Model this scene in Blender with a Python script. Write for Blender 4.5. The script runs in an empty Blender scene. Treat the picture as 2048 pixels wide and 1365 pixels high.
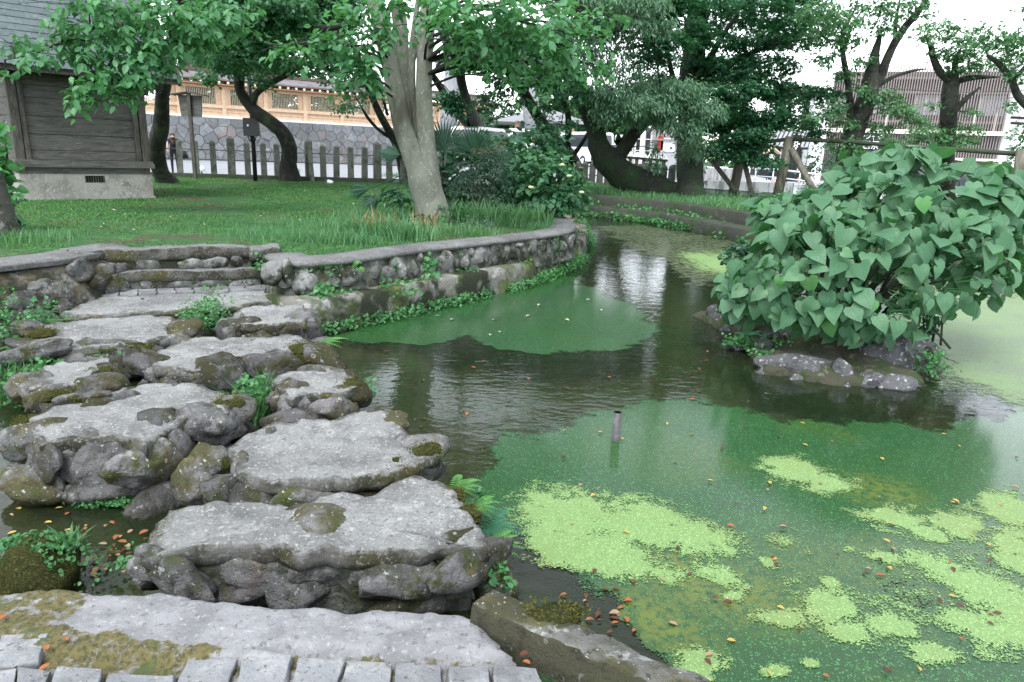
import bpy, bmesh, math, random
import numpy as np
from mathutils import Vector, Matrix, noise as mnoise
random.seed(7); rng = np.random.default_rng(11)
sc = bpy.context.scene
C = sc.collection

# ------------------------------------------------------------------ camera
F, TH, PH, EYE = 1390.0, math.radians(15.0), math.radians(2.1), 1.6
fw = Vector((0, math.cos(TH), -math.sin(TH)))
r0_, u0_ = Vector((1, 0, 0)), Vector((0, math.sin(TH), math.cos(TH)))
RT = r0_*math.cos(PH) + u0_*math.sin(PH)
UP = -r0_*math.sin(PH) + u0_*math.cos(PH)
cam = bpy.data.cameras.new('camera'); cam.sensor_width = 36; cam.lens = F/2048*36
cam.clip_start = 0.05; cam.clip_end = 2000
co = bpy.data.objects.new('camera', cam); C.objects.link(co)
m = Matrix((RT, UP, -fw)).transposed().to_4x4(); m.translation = (0, 0, EYE); co.matrix_world = m
sc.camera = co

# ------------------------------------------------------------------ world, sun, exposure
SUN_EL, SUN_AZ = 58, 200       # high soft sun behind thin cloud
w = bpy.data.worlds.new('World'); sc.world = w; w.use_nodes = True
nt = w.node_tree; bg = nt.nodes['Background']
sky = nt.nodes.new('ShaderNodeTexSky'); sky.sky_type = 'NISHITA'; sky.sun_disc = False
sky.sun_elevation = math.radians(SUN_EL); sky.sun_rotation = math.radians(SUN_AZ)
sky.air_density = 1.0; sky.dust_density = 0.6
hs = nt.nodes.new('ShaderNodeHueSaturation'); hs.inputs['Saturation'].default_value = 0.22
nt.links.new(sky.outputs[0], hs.inputs['Color']); nt.links.new(hs.outputs[0], bg.inputs['Color'])
bg.inputs['Strength'].default_value = 0.15
sl = bpy.data.lights.new('sun', 'SUN'); sl.energy = 1.1; sl.angle = math.radians(25); sl.color = (1, .97, .93)
so = bpy.data.objects.new('sun', sl); C.objects.link(so)
az = math.radians(SUN_AZ); el = math.radians(SUN_EL)
sdir = Vector((math.sin(az)*math.cos(el), math.cos(az)*math.cos(el), math.sin(el)))
so.rotation_euler = sdir.to_track_quat('Z', 'Y').to_euler(); so.location = (0, 0, 40)
sc.view_settings.view_transform = 'Standard'; sc.view_settings.look = 'None'
sc.view_settings.exposure = 1.85; sc.view_settings.gamma = 1.0
sc.render.engine = 'CYCLES'
cy = sc.cycles
cy.max_bounces = 8; cy.diffuse_bounces = 4; cy.glossy_bounces = 3; cy.transmission_bounces = 4; cy.transparent_max_bounces = 12
cy.use_adaptive_sampling = True; cy.adaptive_threshold = 0.015; cy.use_denoising = True
cy.caustics_reflective = False; cy.caustics_refractive = False
try: cy.denoiser = 'OPENIMAGEDENOISE'
except Exception: pass

# ------------------------------------------------------------------ surveying helpers: photograph point -> real point on a real level
def ray(px, py):
    return fw + RT*((px-1024)/F) + UP*((682.5-py)/F)
def P(px, py, z):
    v = ray(px, py); t = (z-EYE)/v.z
    return Vector((v.x*t, v.y*t, z))
def D(px, py, Y):
    v = ray(px, py); t = Y/v.y
    return Vector((v.x*t, Y, EYE+v.z*t))
def on_wall(px, py, p0, d):            # point where the sight line meets the vertical plane through p0 along d
    v = ray(px, py); n = Vector((-d.y, d.x, 0))
    t = n.dot(Vector(p0)-Vector((0, 0, EYE)))/n.dot(v)
    return Vector((v.x*t, v.y*t, EYE+v.z*t))
def pxm(Y): return Y/F/math.cos(TH)*1.0   # metres per photo pixel at about distance Y

# ------------------------------------------------------------------ object helpers
def origin(o):
    v = Vector((0, 0, 0))
    while o is not None:
        v = v + Vector(o.location); o = o.parent
    return v
def thing(name, label, cat, loc=(0, 0, 0), group=None, rotz=0):
    o = bpy.data.objects.new(name, None); C.objects.link(o); o.location = loc; o.rotation_euler = (0, 0, rotz)
    o.empty_display_size = .1
    return tag(o, label, cat, group)
def tag(o, label=None, cat=None, group=None, kind=None):
    if label: o['label'] = label
    if cat: o['category'] = cat
    if group: o['group'] = group
    if kind: o['kind'] = kind
    return o
def link(name, me, mat=None, parent=None, loc=(0, 0, 0), rot=(0, 0, 0), scale=(1, 1, 1)):
    o = bpy.data.objects.new(name, me); C.objects.link(o)
    if mat is not None and len(me.materials) == 0: me.materials.append(mat)
    o.parent = parent; o.location = loc; o.rotation_euler = rot; o.scale = scale
    return o
def arr_mesh(name, v, f, smooth=False, attrs=None):
    """mesh from numpy vertices (n,3) and faces (m,k)"""
    v = np.asarray(v, np.float32); f = np.asarray(f, np.int32)
    me = bpy.data.meshes.new(name); k = f.shape[1]
    me.vertices.add(len(v)); me.vertices.foreach_set('co', v.ravel())
    me.loops.add(f.size); me.loops.foreach_set('vertex_index', f.ravel())
    me.polygons.add(len(f)); me.polygons.foreach_set('loop_start', np.arange(0, f.size, k, dtype=np.int32))
    if smooth: me.polygons.foreach_set('use_smooth', np.ones(len(f), bool))
    for an, av in (attrs or {}).items():
        a = me.attributes.new(an, 'FLOAT', 'POINT'); a.data.foreach_set('value', np.asarray(av, np.float32))
    me.update(calc_edges=True); me.validate()
    return me
class MB:
    """collects boxes, tubes and prisms in world coordinates into ONE mesh"""
    def __init__(s): s.v = []; s.f = []; s.sm = []
    def add(s, v, f, smooth=False):
        b = len(s.v); s.v += [tuple(p) for p in v]; s.f += [tuple(i+b for i in q) for q in f]; s.sm += [smooth]*len(f)
        return s
    def box(s, c, d, rz=0, M=None):
        v = []
        for sx in (-.5, .5):
            for sy in (-.5, .5):
                for sz in (-.5, .5): v.append(Vector((sx*d[0], sy*d[1], sz*d[2])))
        R = M if M is not None else Matrix.Rotation(rz, 3, 'Z')
        v = [R @ p + Vector(c) for p in v]
        return s.add(v, [(0, 1, 3, 2), (4, 6, 7, 5), (0, 4, 5, 1), (2, 3, 7, 6), (0, 2, 6, 4), (1, 5, 7, 3)])
    def beam(s, a, b, wd, ht, up=(0, 0, 1)):
        a = Vector(a); b = Vector(b); x = (b-a); L = x.length; x = x/L; u = Vector(up)
        y = u.cross(x); y.normalize(); z = x.cross(y)
        return s.box((a+b)/2, (L, wd, ht), M=Matrix((x, y, z)).transposed())
    def tube(s, pts, rad, n=8, cap=True):
        pts = [Vector(p) for p in pts]
        if not hasattr(rad, '__len__'): rad = [rad]*len(pts)
        v = []; f = []
        ref = Vector((0, 0, 1)) if abs((pts[-1]-pts[0]).normalized().z) < .9 else Vector((1, 0, 0))
        for i, p in enumerate(pts):
            t = (pts[min(i+1, len(pts)-1)]-pts[max(i-1, 0)]).normalized()
            x = ref.cross(t); x.normalize(); y = t.cross(x)
            for k in range(n):
                a = 2*math.pi*k/n; v.append(p+(x*math.cos(a)+y*math.sin(a))*rad[i])
        for i in range(len(pts)-1):
            for k in range(n):
                f.append((i*n+k, i*n+(k+1) % n, (i+1)*n+(k+1) % n, (i+1)*n+k))
        if cap: f.append(tuple(range(n))[::-1]); f.append(tuple((len(pts)-1)*n+k for k in range(n)))
        return s.add(v, f, True)
    def prism(s, poly, vec):
        n = len(poly); a = [Vector(p) for p in poly]; b = [p+Vector(vec) for p in a]
        return s.add(a+b, [tuple(range(n))[::-1], tuple(range(n, 2*n))]+[(i, (i+1) % n, n+(i+1) % n, n+i) for i in range(n)])
    def build(s, name, mat, parent=None, loc=None):
        me = bpy.data.meshes.new(name)
        o_ = origin(parent) if parent is not None else Vector((0, 0, 0))
        if loc is None:
            if parent is None: loc = Vector((sum(p[0] for p in s.v)/len(s.v), sum(p[1] for p in s.v)/len(s.v), min(p[2] for p in s.v)))
            else: loc = o_
        loc = Vector(loc)
        me.from_pydata([(p[0]-loc.x, p[1]-loc.y, p[2]-loc.z) for p in s.v], [], s.f)
        me.polygons.foreach_set('use_smooth', s.sm)
        me.validate()
        return link(name, me, mat, parent, loc-o_)

# ------------------------------------------------------------------ materials
def N(nt, t, **k):
    n = nt.nodes.new(t)
    for a, b in k.items():
        if a in n.inputs.keys(): n.inputs[a].default_value = b
        else: setattr(n, a, b)
    return n
def noise_fac(nt, scale, lo, hi, detail=4, rough=.6, vec=None, kind='noise'):
    if vec is None:
        g = N(nt, 'ShaderNodeNewGeometry'); vec = g.outputs['Position']
    if kind == 'noise':
        n = N(nt, 'ShaderNodeTexNoise'); n.inputs['Scale'].default_value = scale; n.inputs['Detail'].default_value = detail; n.inputs['Roughness'].default_value = rough
        out = n.outputs['Fac']
    else:
        n = N(nt, 'ShaderNodeTexVoronoi'); n.inputs['Scale'].default_value = scale; out = n.outputs['Distance']
    nt.links.new(vec, n.inputs['Vector'])
    r = N(nt, 'ShaderNodeMapRange'); r.interpolation_type = 'SMOOTHSTEP'
    r.inputs['From Min'].default_value = lo; r.inputs['From Max'].default_value = hi
    nt.links.new(out, r.inputs['Value'])
    return r.outputs['Result']
def mixc(nt, fac, a, b, mode='MIX'):
    m = N(nt, 'ShaderNodeMix', data_type='RGBA'); m.blend_type = mode
    def put(sock, x):
        if isinstance(x, (tuple, list)): sock.default_value = (*x[:3], 1)
        elif isinstance(x, (int, float)): sock.default_value = x
        else: nt.links.new(x, sock)
    if isinstance(fac, (int, float)): m.inputs[0].default_value = fac
    else: nt.links.new(fac, m.inputs[0])
    put(m.inputs[6], a); put(m.inputs[7], b)
    return m.outputs[2]
def newmat(name):
    mt = bpy.data.materials.new(name); mt.use_nodes = True
    return mt, mt.node_tree, mt.node_tree.nodes['Principled BSDF']
def surf(name, base, layers=(), rough=.85, bump=(), objvar=0, spec=.3, metallic=0, emit=None, vecscale=None):
    """layers: (colour, scale, lo, hi[, kind]) painted one over another by noise; bump: (scale, dist)"""
    mt, nt, b = newmat(name)
    vec = None
    if vecscale:
        g = N(nt, 'ShaderNodeNewGeometry'); vm = N(nt, 'ShaderNodeVectorMath', operation='MULTIPLY'); vm.inputs[1].default_value = vecscale
        nt.links.new(g.outputs['Position'], vm.inputs[0]); vec = vm.outputs[0]
    col = base
    for L in layers:
        fac = noise_fac(nt, L[1], L[2], L[3], vec=vec, kind=L[4] if len(L) > 4 else 'noise')
        col = mixc(nt, fac, col, L[0])
    if objvar:
        oi = N(nt, 'ShaderNodeObjectInfo'); h = N(nt, 'ShaderNodeHueSaturation')
        mr = N(nt, 'ShaderNodeMapRange'); mr.inputs['To Min'].default_value = 1-objvar; mr.inputs['To Max'].default_value = 1+objvar
        nt.links.new(oi.outputs['Random'], mr.inputs['Value']); nt.links.new(mr.outputs[0], h.inputs['Value'])
        if isinstance(col, tuple): h.inputs['Color'].default_value = (*col, 1)
        else: nt.links.new(col, h.inputs['Color'])
        col = h.outputs[0]
    if isinstance(col, tuple): b.inputs['Base Color'].default_value = (*col, 1)
    else: nt.links.new(col, b.inputs['Base Color'])
    b.inputs['Roughness'].default_value = rough; b.inputs['Metallic'].default_value = metallic
    b.inputs['Specular IOR Level'].default_value = spec
    prev = None
    for sc_, dist in bump:
        n = N(nt, 'ShaderNodeTexNoise'); n.inputs['Scale'].default_value = sc_; n.inputs['Detail'].default_value = 5; n.inputs['Roughness'].default_value = .65
        if vec is None:
            g = N(nt, 'ShaderNodeNewGeometry'); nt.links.new(g.outputs['Position'], n.inputs['Vector'])
        else: nt.links.new(vec, n.inputs['Vector'])
        bp = N(nt, 'ShaderNodeBump'); bp.inputs['Strength'].default_value = 1; bp.inputs['Distance'].default_value = dist
        nt.links.new(n.outputs['Fac'], bp.inputs['Height'])
        if prev is not None: nt.links.new(prev, bp.inputs['Normal'])
        prev = bp.outputs[0]
    if prev is not None: nt.links.new(prev, b.inputs['Normal'])
    if emit:
        b.inputs['Emission Color'].default_value = (*emit[0], 1); b.inputs['Emission Strength'].default_value = emit[1]
    return mt
def leafmat(name, dark, light, trans=.35, rough=.45, spec=.4):
    mt, nt, b = newmat(name)
    g = N(nt, 'ShaderNodeNewGeometry'); oi = N(nt, 'ShaderNodeObjectInfo')
    ad = N(nt, 'ShaderNodeMath', operation='ADD'); fr = N(nt, 'ShaderNodeMath', operation='FRACT')
    nt.links.new(g.outputs['Random Per Island'], ad.inputs[0]); nt.links.new(oi.outputs['Random'], ad.inputs[1]); nt.links.new(ad.outputs[0], fr.inputs[0])
    big = noise_fac(nt, .9, .35, .65, detail=2)
    av = N(nt, 'ShaderNodeMath', operation='MULTIPLY_ADD'); av.inputs[1].default_value = .65; nt.links.new(fr.outputs[0], av.inputs[0])
    sm = N(nt, 'ShaderNodeMath', operation='MULTIPLY'); sm.inputs[1].default_value = .35; nt.links.new(big, sm.inputs[0]); nt.links.new(sm.outputs[0], av.inputs[2])
    col = mixc(nt, av.outputs[0], dark, light)
    nt.links.new(col, b.inputs['Base Color']); b.inputs['Roughness'].default_value = rough; b.inputs['Specular IOR Level'].default_value = spec
    tr = N(nt, 'ShaderNodeBsdfTranslucent')
    tc = mixc(nt, 1.0, col, (1.25, 1.35, .75), 'MULTIPLY'); nt.links.new(tc, tr.inputs['Color'])
    mx = N(nt, 'ShaderNodeMixShader'); mx.inputs[0].default_value = trans
    nt.links.new(b.outputs[0], mx.inputs[1]); nt.links.new(tr.outputs[0], mx.inputs[2])
    nt.links.new(mx.outputs[0], nt.nodes['Material Output'].inputs[0])
    return mt
MOSS = (.04, .05, .016); MOSSY = (.085, .08, .026); DKMOSS = (.02, .025, .014)
M = {}
def slabmat(name, a, b_, c):
    mt, nt, bs = newmat(name)
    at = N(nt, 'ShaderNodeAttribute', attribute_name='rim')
    col = mixc(nt, noise_fac(nt, 2.6, .42, .68), a, b_); col = mixc(nt, noise_fac(nt, 7, .5, .7), col, c)
    col = mixc(nt, noise_fac(nt, 1.1, .52, .66), col, tuple(x*.62 for x in a)); col = mixc(nt, noise_fac(nt, 17, .6, .68), col, tuple(x*.6 for x in a)); col = mixc(nt, noise_fac(nt, 24, .62, .67), col, tuple(x*1.55 for x in a)); col = mixc(nt, noise_fac(nt, 55, .54, .68), col, tuple(x*1.5 for x in a)); col = mixc(nt, noise_fac(nt, 70, .58, .7), col, tuple(x*.38 for x in a))
    col = mixc(nt, noise_fac(nt, 120, .55, .7), col, tuple(x*.55 for x in a))
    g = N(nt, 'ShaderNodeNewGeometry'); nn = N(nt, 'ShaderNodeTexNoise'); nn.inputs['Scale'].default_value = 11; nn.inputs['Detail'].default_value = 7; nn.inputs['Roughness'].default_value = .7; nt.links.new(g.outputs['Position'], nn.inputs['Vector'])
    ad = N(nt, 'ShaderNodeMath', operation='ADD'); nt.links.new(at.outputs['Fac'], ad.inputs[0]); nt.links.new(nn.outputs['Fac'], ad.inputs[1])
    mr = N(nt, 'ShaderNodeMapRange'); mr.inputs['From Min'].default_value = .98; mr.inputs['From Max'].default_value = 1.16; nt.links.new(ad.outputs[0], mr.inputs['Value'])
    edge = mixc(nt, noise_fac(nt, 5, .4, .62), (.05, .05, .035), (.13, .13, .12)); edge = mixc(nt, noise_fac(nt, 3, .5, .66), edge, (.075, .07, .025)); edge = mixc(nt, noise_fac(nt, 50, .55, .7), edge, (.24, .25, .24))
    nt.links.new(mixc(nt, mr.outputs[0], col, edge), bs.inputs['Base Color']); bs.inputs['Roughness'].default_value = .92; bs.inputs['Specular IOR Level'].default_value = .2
    prev = None
    for s_, d_ in ((9, .05), (32, .022), (110, .009)):
        n = N(nt, 'ShaderNodeTexNoise'); n.inputs['Scale'].default_value = s_; n.inputs['Detail'].default_value = 6; n.inputs['Roughness'].default_value = .7; nt.links.new(g.outputs['Position'], n.inputs['Vector'])
        bp = N(nt, 'ShaderNodeBump'); bp.inputs['Distance'].default_value = d_; nt.links.new(n.outputs['Fac'], bp.inputs['Height'])
        if prev is not None: nt.links.new(prev, bp.inputs['Normal'])
        prev = bp.outputs[0]
    nt.links.new(prev, bs.inputs['Normal']); return mt
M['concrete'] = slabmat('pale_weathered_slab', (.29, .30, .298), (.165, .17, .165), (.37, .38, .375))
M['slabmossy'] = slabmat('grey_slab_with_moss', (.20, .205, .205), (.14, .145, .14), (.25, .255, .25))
M['mortar'] = surf('mossy_mortar', (.10, .105, .095), [((.2, .205, .2), 9, .5, .66), (DKMOSS, 3.2, .42, .58), (MOSS, 6, .55, .66)], rough=.95, bump=[(12, .03), (50, .012)])
M['boulder'] = surf('river_boulder', (.13, .132, .135), [((.085, .088, .088), 4, .42, .6), ((.21, .21, .21), 9, .54, .68), ((.15, .12, .112), 1.5, .58, .68), ((.04, .043, .036), 7, .5, .66), ((.05, .047, .022), 2.4, .47, .6), (MOSS, 5, .55, .65), ((.09, .085, .03), 12, .6, .7), ((.28, .3, .28), 30, .62, .68), ((.36, .38, .36), 70, .66, .72)], rough=.88, bump=[(6, .06), (22, .03), (90, .009)], objvar=.4)
M['wallstone'] = surf('wall_stone', (.15, .155, .15), [((.26, .27, .265), 8, .5, .64), ((.07, .075, .065), 5, .52, .64), (DKMOSS, 3.0, .48, .6), (MOSS, 7, .6, .68), ((.4, .42, .4), 40, .64, .7)], rough=.9, bump=[(10, .04), (60, .01)], objvar=.35)
M['moss'] = surf('moss_cushion', (.05, .055, .02), [((.035, .045, .015), 30, .45, .6), ((.12, .115, .04), 90, .52, .65), ((.03, .03, .015), 25, .58, .7)], rough=1, bump=[(40, .03), (140, .015)], spec=.05)
M['ledge'] = surf('mossy_ledge', (.16, .16, .145), [((.3, .3, .29), 6, .52, .62), ((.04, .06, .018), 2.0, .45, .6), ((.09, .13, .02), 4.5, .56, .66), (DKMOSS, 1.4, .52, .62)], rough=.95, bump=[(10, .03), (50, .012)])
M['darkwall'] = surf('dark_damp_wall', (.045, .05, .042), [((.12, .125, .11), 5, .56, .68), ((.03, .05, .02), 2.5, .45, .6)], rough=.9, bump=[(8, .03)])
M['ground'] = surf('lawn_soil', (.035, .075, .028), [((.06, .05, .035), 1.1, .54, .66), ((.05, .11, .035), 2.6, .5, .65), ((.02, .035, .015), 9, .52, .7)], rough=1, bump=[(20, .02)], spec=.05)


# leaf-shaped meshes in quantity -----------------------------------------------------------------
TPL = {
 'quad': (np.array([[0, 0, 0], [.34, .5, .05], [0, 1, -.06], [-.34, .5, .05]]), [[0, 1, 2, 3]]),
 'leaf': (np.array([[0, 0, 0], [.26, .3, .06], [.24, .66, .03], [0, 1, -.12], [-.24, .66, .03], [-.26, .3, .06]]), [[0, 1, 2, 3], [0, 3, 4, 5]]),
 'broad': (np.array([[0, 0, 0], [.42, .25, .07], [.36, .62, .03], [0, 1, -.14], [-.36, .62, .03], [-.42, .25, .07]]), [[0, 1, 2, 3], [0, 3, 4, 5]]),
 'narrow': (np.array([[0, 0, 0], [.13, .35, .04], [.11, .7, .0], [0, 1, -.1], [-.11, .7, 0], [-.13, .35, .04]]), [[0, 1, 2, 3], [0, 3, 4, 5]]),
 'blade': (np.array([[-.04, 0, 0], [.04, 0, 0], [.03, .6, .08], [-.03, .6, .08], [0, 1, .3], [0, 1, .3]]), [[0, 1, 2, 3], [3, 2, 4, 5]]),
 'star': (np.array([[0, 0, 0], [.5, .35, .03], [.16, .5, 0], [0, 1, -.1], [-.16, .5, 0], [-.5, .35, .03]]), [[0, 1, 2, 3], [0, 3, 4, 5]]),
}
def nrm(a): return a/np.maximum(np.linalg.norm(a, axis=-1, keepdims=True), 1e-9)
def leaf_arrays(pos, d, n, size, tpl='leaf'):
    T, Fc = TPL[tpl]; T = np.asarray(T); Fc = np.asarray(Fc)
    d = nrm(d); u = nrm(np.cross(d, n)); n = np.cross(u, d)
    v = pos[:, None, :] + size[:, None, None]*(T[None, :, 0:1]*u[:, None] + T[None, :, 1:2]*d[:, None] + T[None, :, 2:3]*n[:, None])
    f = Fc[None] + (np.arange(len(pos))*len(T))[:, None, None]
    return v.reshape(-1, 3), f.reshape(-1, Fc.shape[1])
def leaf_obj(name, pos, d, n, size, tpl, mat, parent=None, kind=None):
    v, f = leaf_arrays(pos, d, n, size, tpl)
    loc = origin(parent) if parent is not None else Vector(v.mean(0))
    o = link(name, arr_mesh(name, v-np.array(loc), f), mat, parent, (0, 0, 0) if parent is not None else loc)
    if kind: o['kind'] = kind
    return o
def clump_leaves(c, rad, n, per=6, twig=.28, droop=.5, flat=.6, shell=.35):
    """n leaves on short twigs inside an ellipsoid: returns positions, directions, normals"""
    nt_ = max(1, n//per)
    q = nrm(rng.normal(size=(nt_, 3))); rr = (shell+(1-shell)*rng.random((nt_, 1)))**.6
    tp = np.array(c)+q*rr*np.array(rad)
    td = nrm(q*np.array([1, 1, flat])+rng.normal(size=(nt_, 3))*.35 + np.array([0, 0, -.1]))
    t = np.repeat(tp, per, 0); dd = np.repeat(td, per, 0)
    k = np.tile(np.linspace(-.6, .6, per), nt_)[:, None]
    pos = t+dd*k*twig+rng.normal(size=t.shape)*twig*.12
    sd = nrm(np.cross(dd, [0, 0, 1.])+1e-6)*np.tile(np.where(np.arange(per) % 2 == 0, 1., -1.), nt_)[:, None]
    d = nrm(dd*.7+sd*.9+rng.normal(size=t.shape)*.35+np.array([0, 0, -droop]))
    nn = nrm(np.array([0, 0, 1.])+rng.normal(size=t.shape)*.45+dd*.3)
    return pos, d, nn
def smoothstep(a, b, x):
    t = np.clip((x-a)/(b-a), 0, 1); return t*t*(3-2*t)
def inpoly(x, y, poly):
    r = np.zeros(np.shape(x), bool); n = len(poly); j = n-1
    for i in range(n):
        xi, yi = poly[i][0], poly[i][1]; xj, yj = poly[j][0], poly[j][1]
        c_ = ((yi > y) != (yj > y)) & (x < (xj-xi)*(y-yi)/((yj-yi) or 1e-9)+xi)
        r ^= c_; j = i
    return r
def polydist(x, y, poly, closed=True):
    dmin = np.full(np.shape(x), 1e9); n = len(poly)
    for i in range(n if closed else n-1):
        ax, ay = poly[i][0], poly[i][1]; bx, by = poly[(i+1) % n][0], poly[(i+1) % n][1]
        dx, dy = bx-ax, by-ay; t = np.clip(((x-ax)*dx+(y-ay)*dy)/max(dx*dx+dy*dy, 1e-9), 0, 1)
        dmin = np.minimum(dmin, np.hypot(x-ax-t*dx, y-ay-t*dy))
    return dmin
def vnoise(x, y, s, seed=0):
    """cheap smooth value noise, numpy"""
    x = x*s+seed*17.3; y = y*s+seed*9.1
    xi = np.floor(x).astype(int); yi = np.floor(y).astype(int); fx = x-xi; fy = y-yi
    fx = fx*fx*(3-2*fx); fy = fy*fy*(3-2*fy)
    def h(a, b): v = np.sin(a*127.1+b*311.7)*43758.5453; return v-np.floor(v)
    return (h(xi, yi)*(1-fx)+h(xi+1, yi)*fx)*(1-fy)+(h(xi, yi+1)*(1-fx)+h(xi+1, yi+1)*fx)*fy
def fbm(x, y, s, seed=0, o=4):
    return sum(vnoise(x, y, s*2**i, seed+i)*.5**i for i in range(o))/sum(.5**i for i in range(o))

# ================================================================== SETTING: ground, pond, water
LAWN, WATER, BANK, ROAD, LAND = .36, -.36, .33, .05, -.08
wl = [P(*a, WATER) for a in ((632, 668), (720, 652), (900, 610), (1050, 575), (1120, 545), (1165, 520), (1175, 492), (1166, 462), (1145, 446))]
wl += [wl[-1]+Vector((-.6, 2.2, 0)), wl[-1]+Vector((-1.2, 6, 0))]
fb = [P(*a, WATER) for a in ((1172, 432), (1300, 446), (1400, 466), (1500, 490))]
fb_ext = [fb[-1]+Vector((1.3, -1.6, 0)), fb[-1]+Vector((3.4, -3.0, 0)), fb[-1]+Vector((7, -3.9, 0)), fb[-1]+Vector((14, -4.2, 0))]
fb_pre = [fb[0]+Vector((-1.2, 2.2, 0)), fb[0]+Vector((-3.0, 3.6, 0))]
lw = [P(0, 735, WATER)+Vector((-3, -.5, 0)), P(0, 735, WATER), P(70, 690, WATER), P(150, 655, WATER)]
pond = [(p.x, p.y) for p in wl]+[(fb_pre[1].x, fb_pre[1].y+.5)]+[(p.x, p.y) for p in fb_pre[::-1]]+[(p.x, p.y) for p in fb+fb_ext]+[(20, -3), (2.2, -1.2), (.75, 1.72), (-.02, 2.16), (-1.86, 2.16), (-7, 2.1)]+[(p.x, p.y) for p in lw]+[(-2.6, 7.0)]
def densify(pts, step=.12):
    out = []
    for i in range(len(pts)-1):
        a, b_ = Vector(pts[i]), Vector(pts[i+1]); k = max(1, int((b_-a).length/step))
        out += [a.lerp(b_, j/k) for j in range(k)]
    out.append(Vector(pts[-1])); return out
def smooth_line(pts, it=6):
    pts = [Vector(p) for p in pts]
    for _ in range(it): pts = [pts[0]]+[(pts[i-1]+pts[i]*2+pts[i+1])/4 for i in range(1, len(pts)-1)]+[pts[-1]]
    return pts
def normals2d(L):
    out = []
    for i in range(len(L)):
        t = L[min(i+1, len(L)-1)]-L[max(i-1, 0)]; t.z = 0; t.normalize(); out.append(Vector((t.y, -t.x, 0)))
    return out
tl = [P(*a, LAWN) for a in ((534, 512), (560, 524), (600, 528), (700, 520), (850, 498), (1000, 482), (1100, 470), (1142, 462), (1150, 450))]
tl.append(tl[-1]+Vector((-.1, 2.0, 0))); tl.append(tl[-1]+Vector((-.8, 3, 0)))
tl = smooth_line(densify(tl), 3)
ll = smooth_line(densify([wl[0]+Vector((-.1, -.12, 0))]+wl), 3)
tl2 = [P(*a, LAWN) for a in ((-160, 545), (0, 534), (60, 526), (120, 521), (170, 512), (200, 505))]
tl2.append(tl2[-1]+Vector((.08, .5, 0)))
tl2 = smooth_line(densify(tl2), 2)
a0, a1 = P(204, 505, LAWN), P(502, 497, LAWN)
lo0, lo1 = P(196, 546, .14), P(520, 538, .14)
sd = (a1-a0).normalized(); bn = Vector((-sd.y, sd.x, 0))
fl = smooth_line(densify(fb_pre[::-1]+fb+fb_ext, .25), 4)

def offs(L, d):
    nn = normals2d(L); return [p+nn[i]*d for i, p in enumerate(L)]
pit = [(-7, 2.1), (-7, 5.2)]+[(p.x, p.y) for p in offs(tl2, -.3)]+[((a0+bn*.2).x, (a0+bn*.2).y), ((a1+bn*.2).x, (a1+bn*.2).y)]+[(p.x, p.y) for p in offs(tl, -.28)]+[(fl[0].x-1, fl[0].y+1)]+[(p.x, p.y) for p in offs(fl, -.8)]+[(20, -3), (2.2, -1.2), (.75, 1.72), (-.02, 2.16), (-1.86, 2.16)]
def ground_z(x, y):
    z = np.where(x > -.5, BANK, LAWN)+0*x
    t = smoothstep(27.5, 36, y)*smoothstep(2.5, 7, x)
    z = z*(1-t)+ROAD*t
    t2 = smoothstep(7.5, 11, x)*smoothstep(24, 18, y); z = z*(1-t2)+.2*t2
    z = np.where((y < 2.4) & (x < 1.6) & (x > -9), -.05, z)
    d = polydist(x, y, pit); ins = inpoly(x, y, pit)
    bed = -.52-.25*smoothstep(.1, 1.6, d)+.07*(fbm(x, y, 1.1, 3)-.5)
    bed = np.where(x < -.9, np.maximum(bed, -.47+.05*(fbm(x, y, 2.5, 5)-.5)), bed)
    z = np.where(ins, bed, z)
    return z+.02*(fbm(x, y, .8, 8)-.5)
xs = np.concatenate([np.linspace(-600, -16, 24), np.arange(-15.8, 20.4, .14), np.linspace(21, 600, 24)])
ys = np.concatenate([np.linspace(-60, -4, 8), np.arange(-3.8, 40, .14), np.linspace(41, 1200, 28)])
GX, GY = np.meshgrid(xs, ys); GZ = ground_z(GX, GY)
nx, ny = len(xs), len(ys); idx = np.arange(nx*ny).reshape(ny, nx)
fc = np.stack([idx[:-1, :-1], idx[:-1, 1:], idx[1:, 1:], idx[1:, :-1]], -1).reshape(-1, 4)
# pond bed colouring is a real change of stuff: mud under water, soil and turf above
mt, nt, b = newmat('ground_soil_turf_and_mud')
g = N(nt, 'ShaderNodeNewGeometry'); sx = N(nt, 'ShaderNodeSeparateXYZ'); nt.links.new(g.outputs['Position'], sx.inputs[0])
mr = N(nt, 'ShaderNodeMapRange'); mr.inputs['From Min'].default_value = -.3; mr.inputs['From Max'].default_value = -.1; nt.links.new(sx.outputs['Z'], mr.inputs['Value'])
turf = mixc(nt, noise_fac(nt, .9, .5, .66), (.04, .1, .04), (.075, .065, .045))
turf = mixc(nt, noise_fac(nt, 2.6, .5, .65), turf, (.055, .14, .05))
turf = mixc(nt, noise_fac(nt, 14, .5, .7), turf, (.02, .035, .014))
mud = mixc(nt, noise_fac(nt, 1.3, .42, .6), (.062, .062, .03), (.045, .08, .028))
mud = mixc(nt, noise_fac(nt, 5, .58, .66), mud, (.085, .05, .028))
mud = mixc(nt, noise_fac(nt, 24, .5, .62), mud, (.04, .044, .022))
nt.links.new(mixc(nt, mr.outputs[0], mud, turf), b.inputs['Base Color']); b.inputs['Roughness'].default_value = 1; b.inputs['Specular IOR Level'].default_value = .05
n = N(nt, 'ShaderNodeTexNoise'); n.inputs['Scale'].default_value = 25; nt.links.new(g.outputs['Position'], n.inputs['Vector'])
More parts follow.
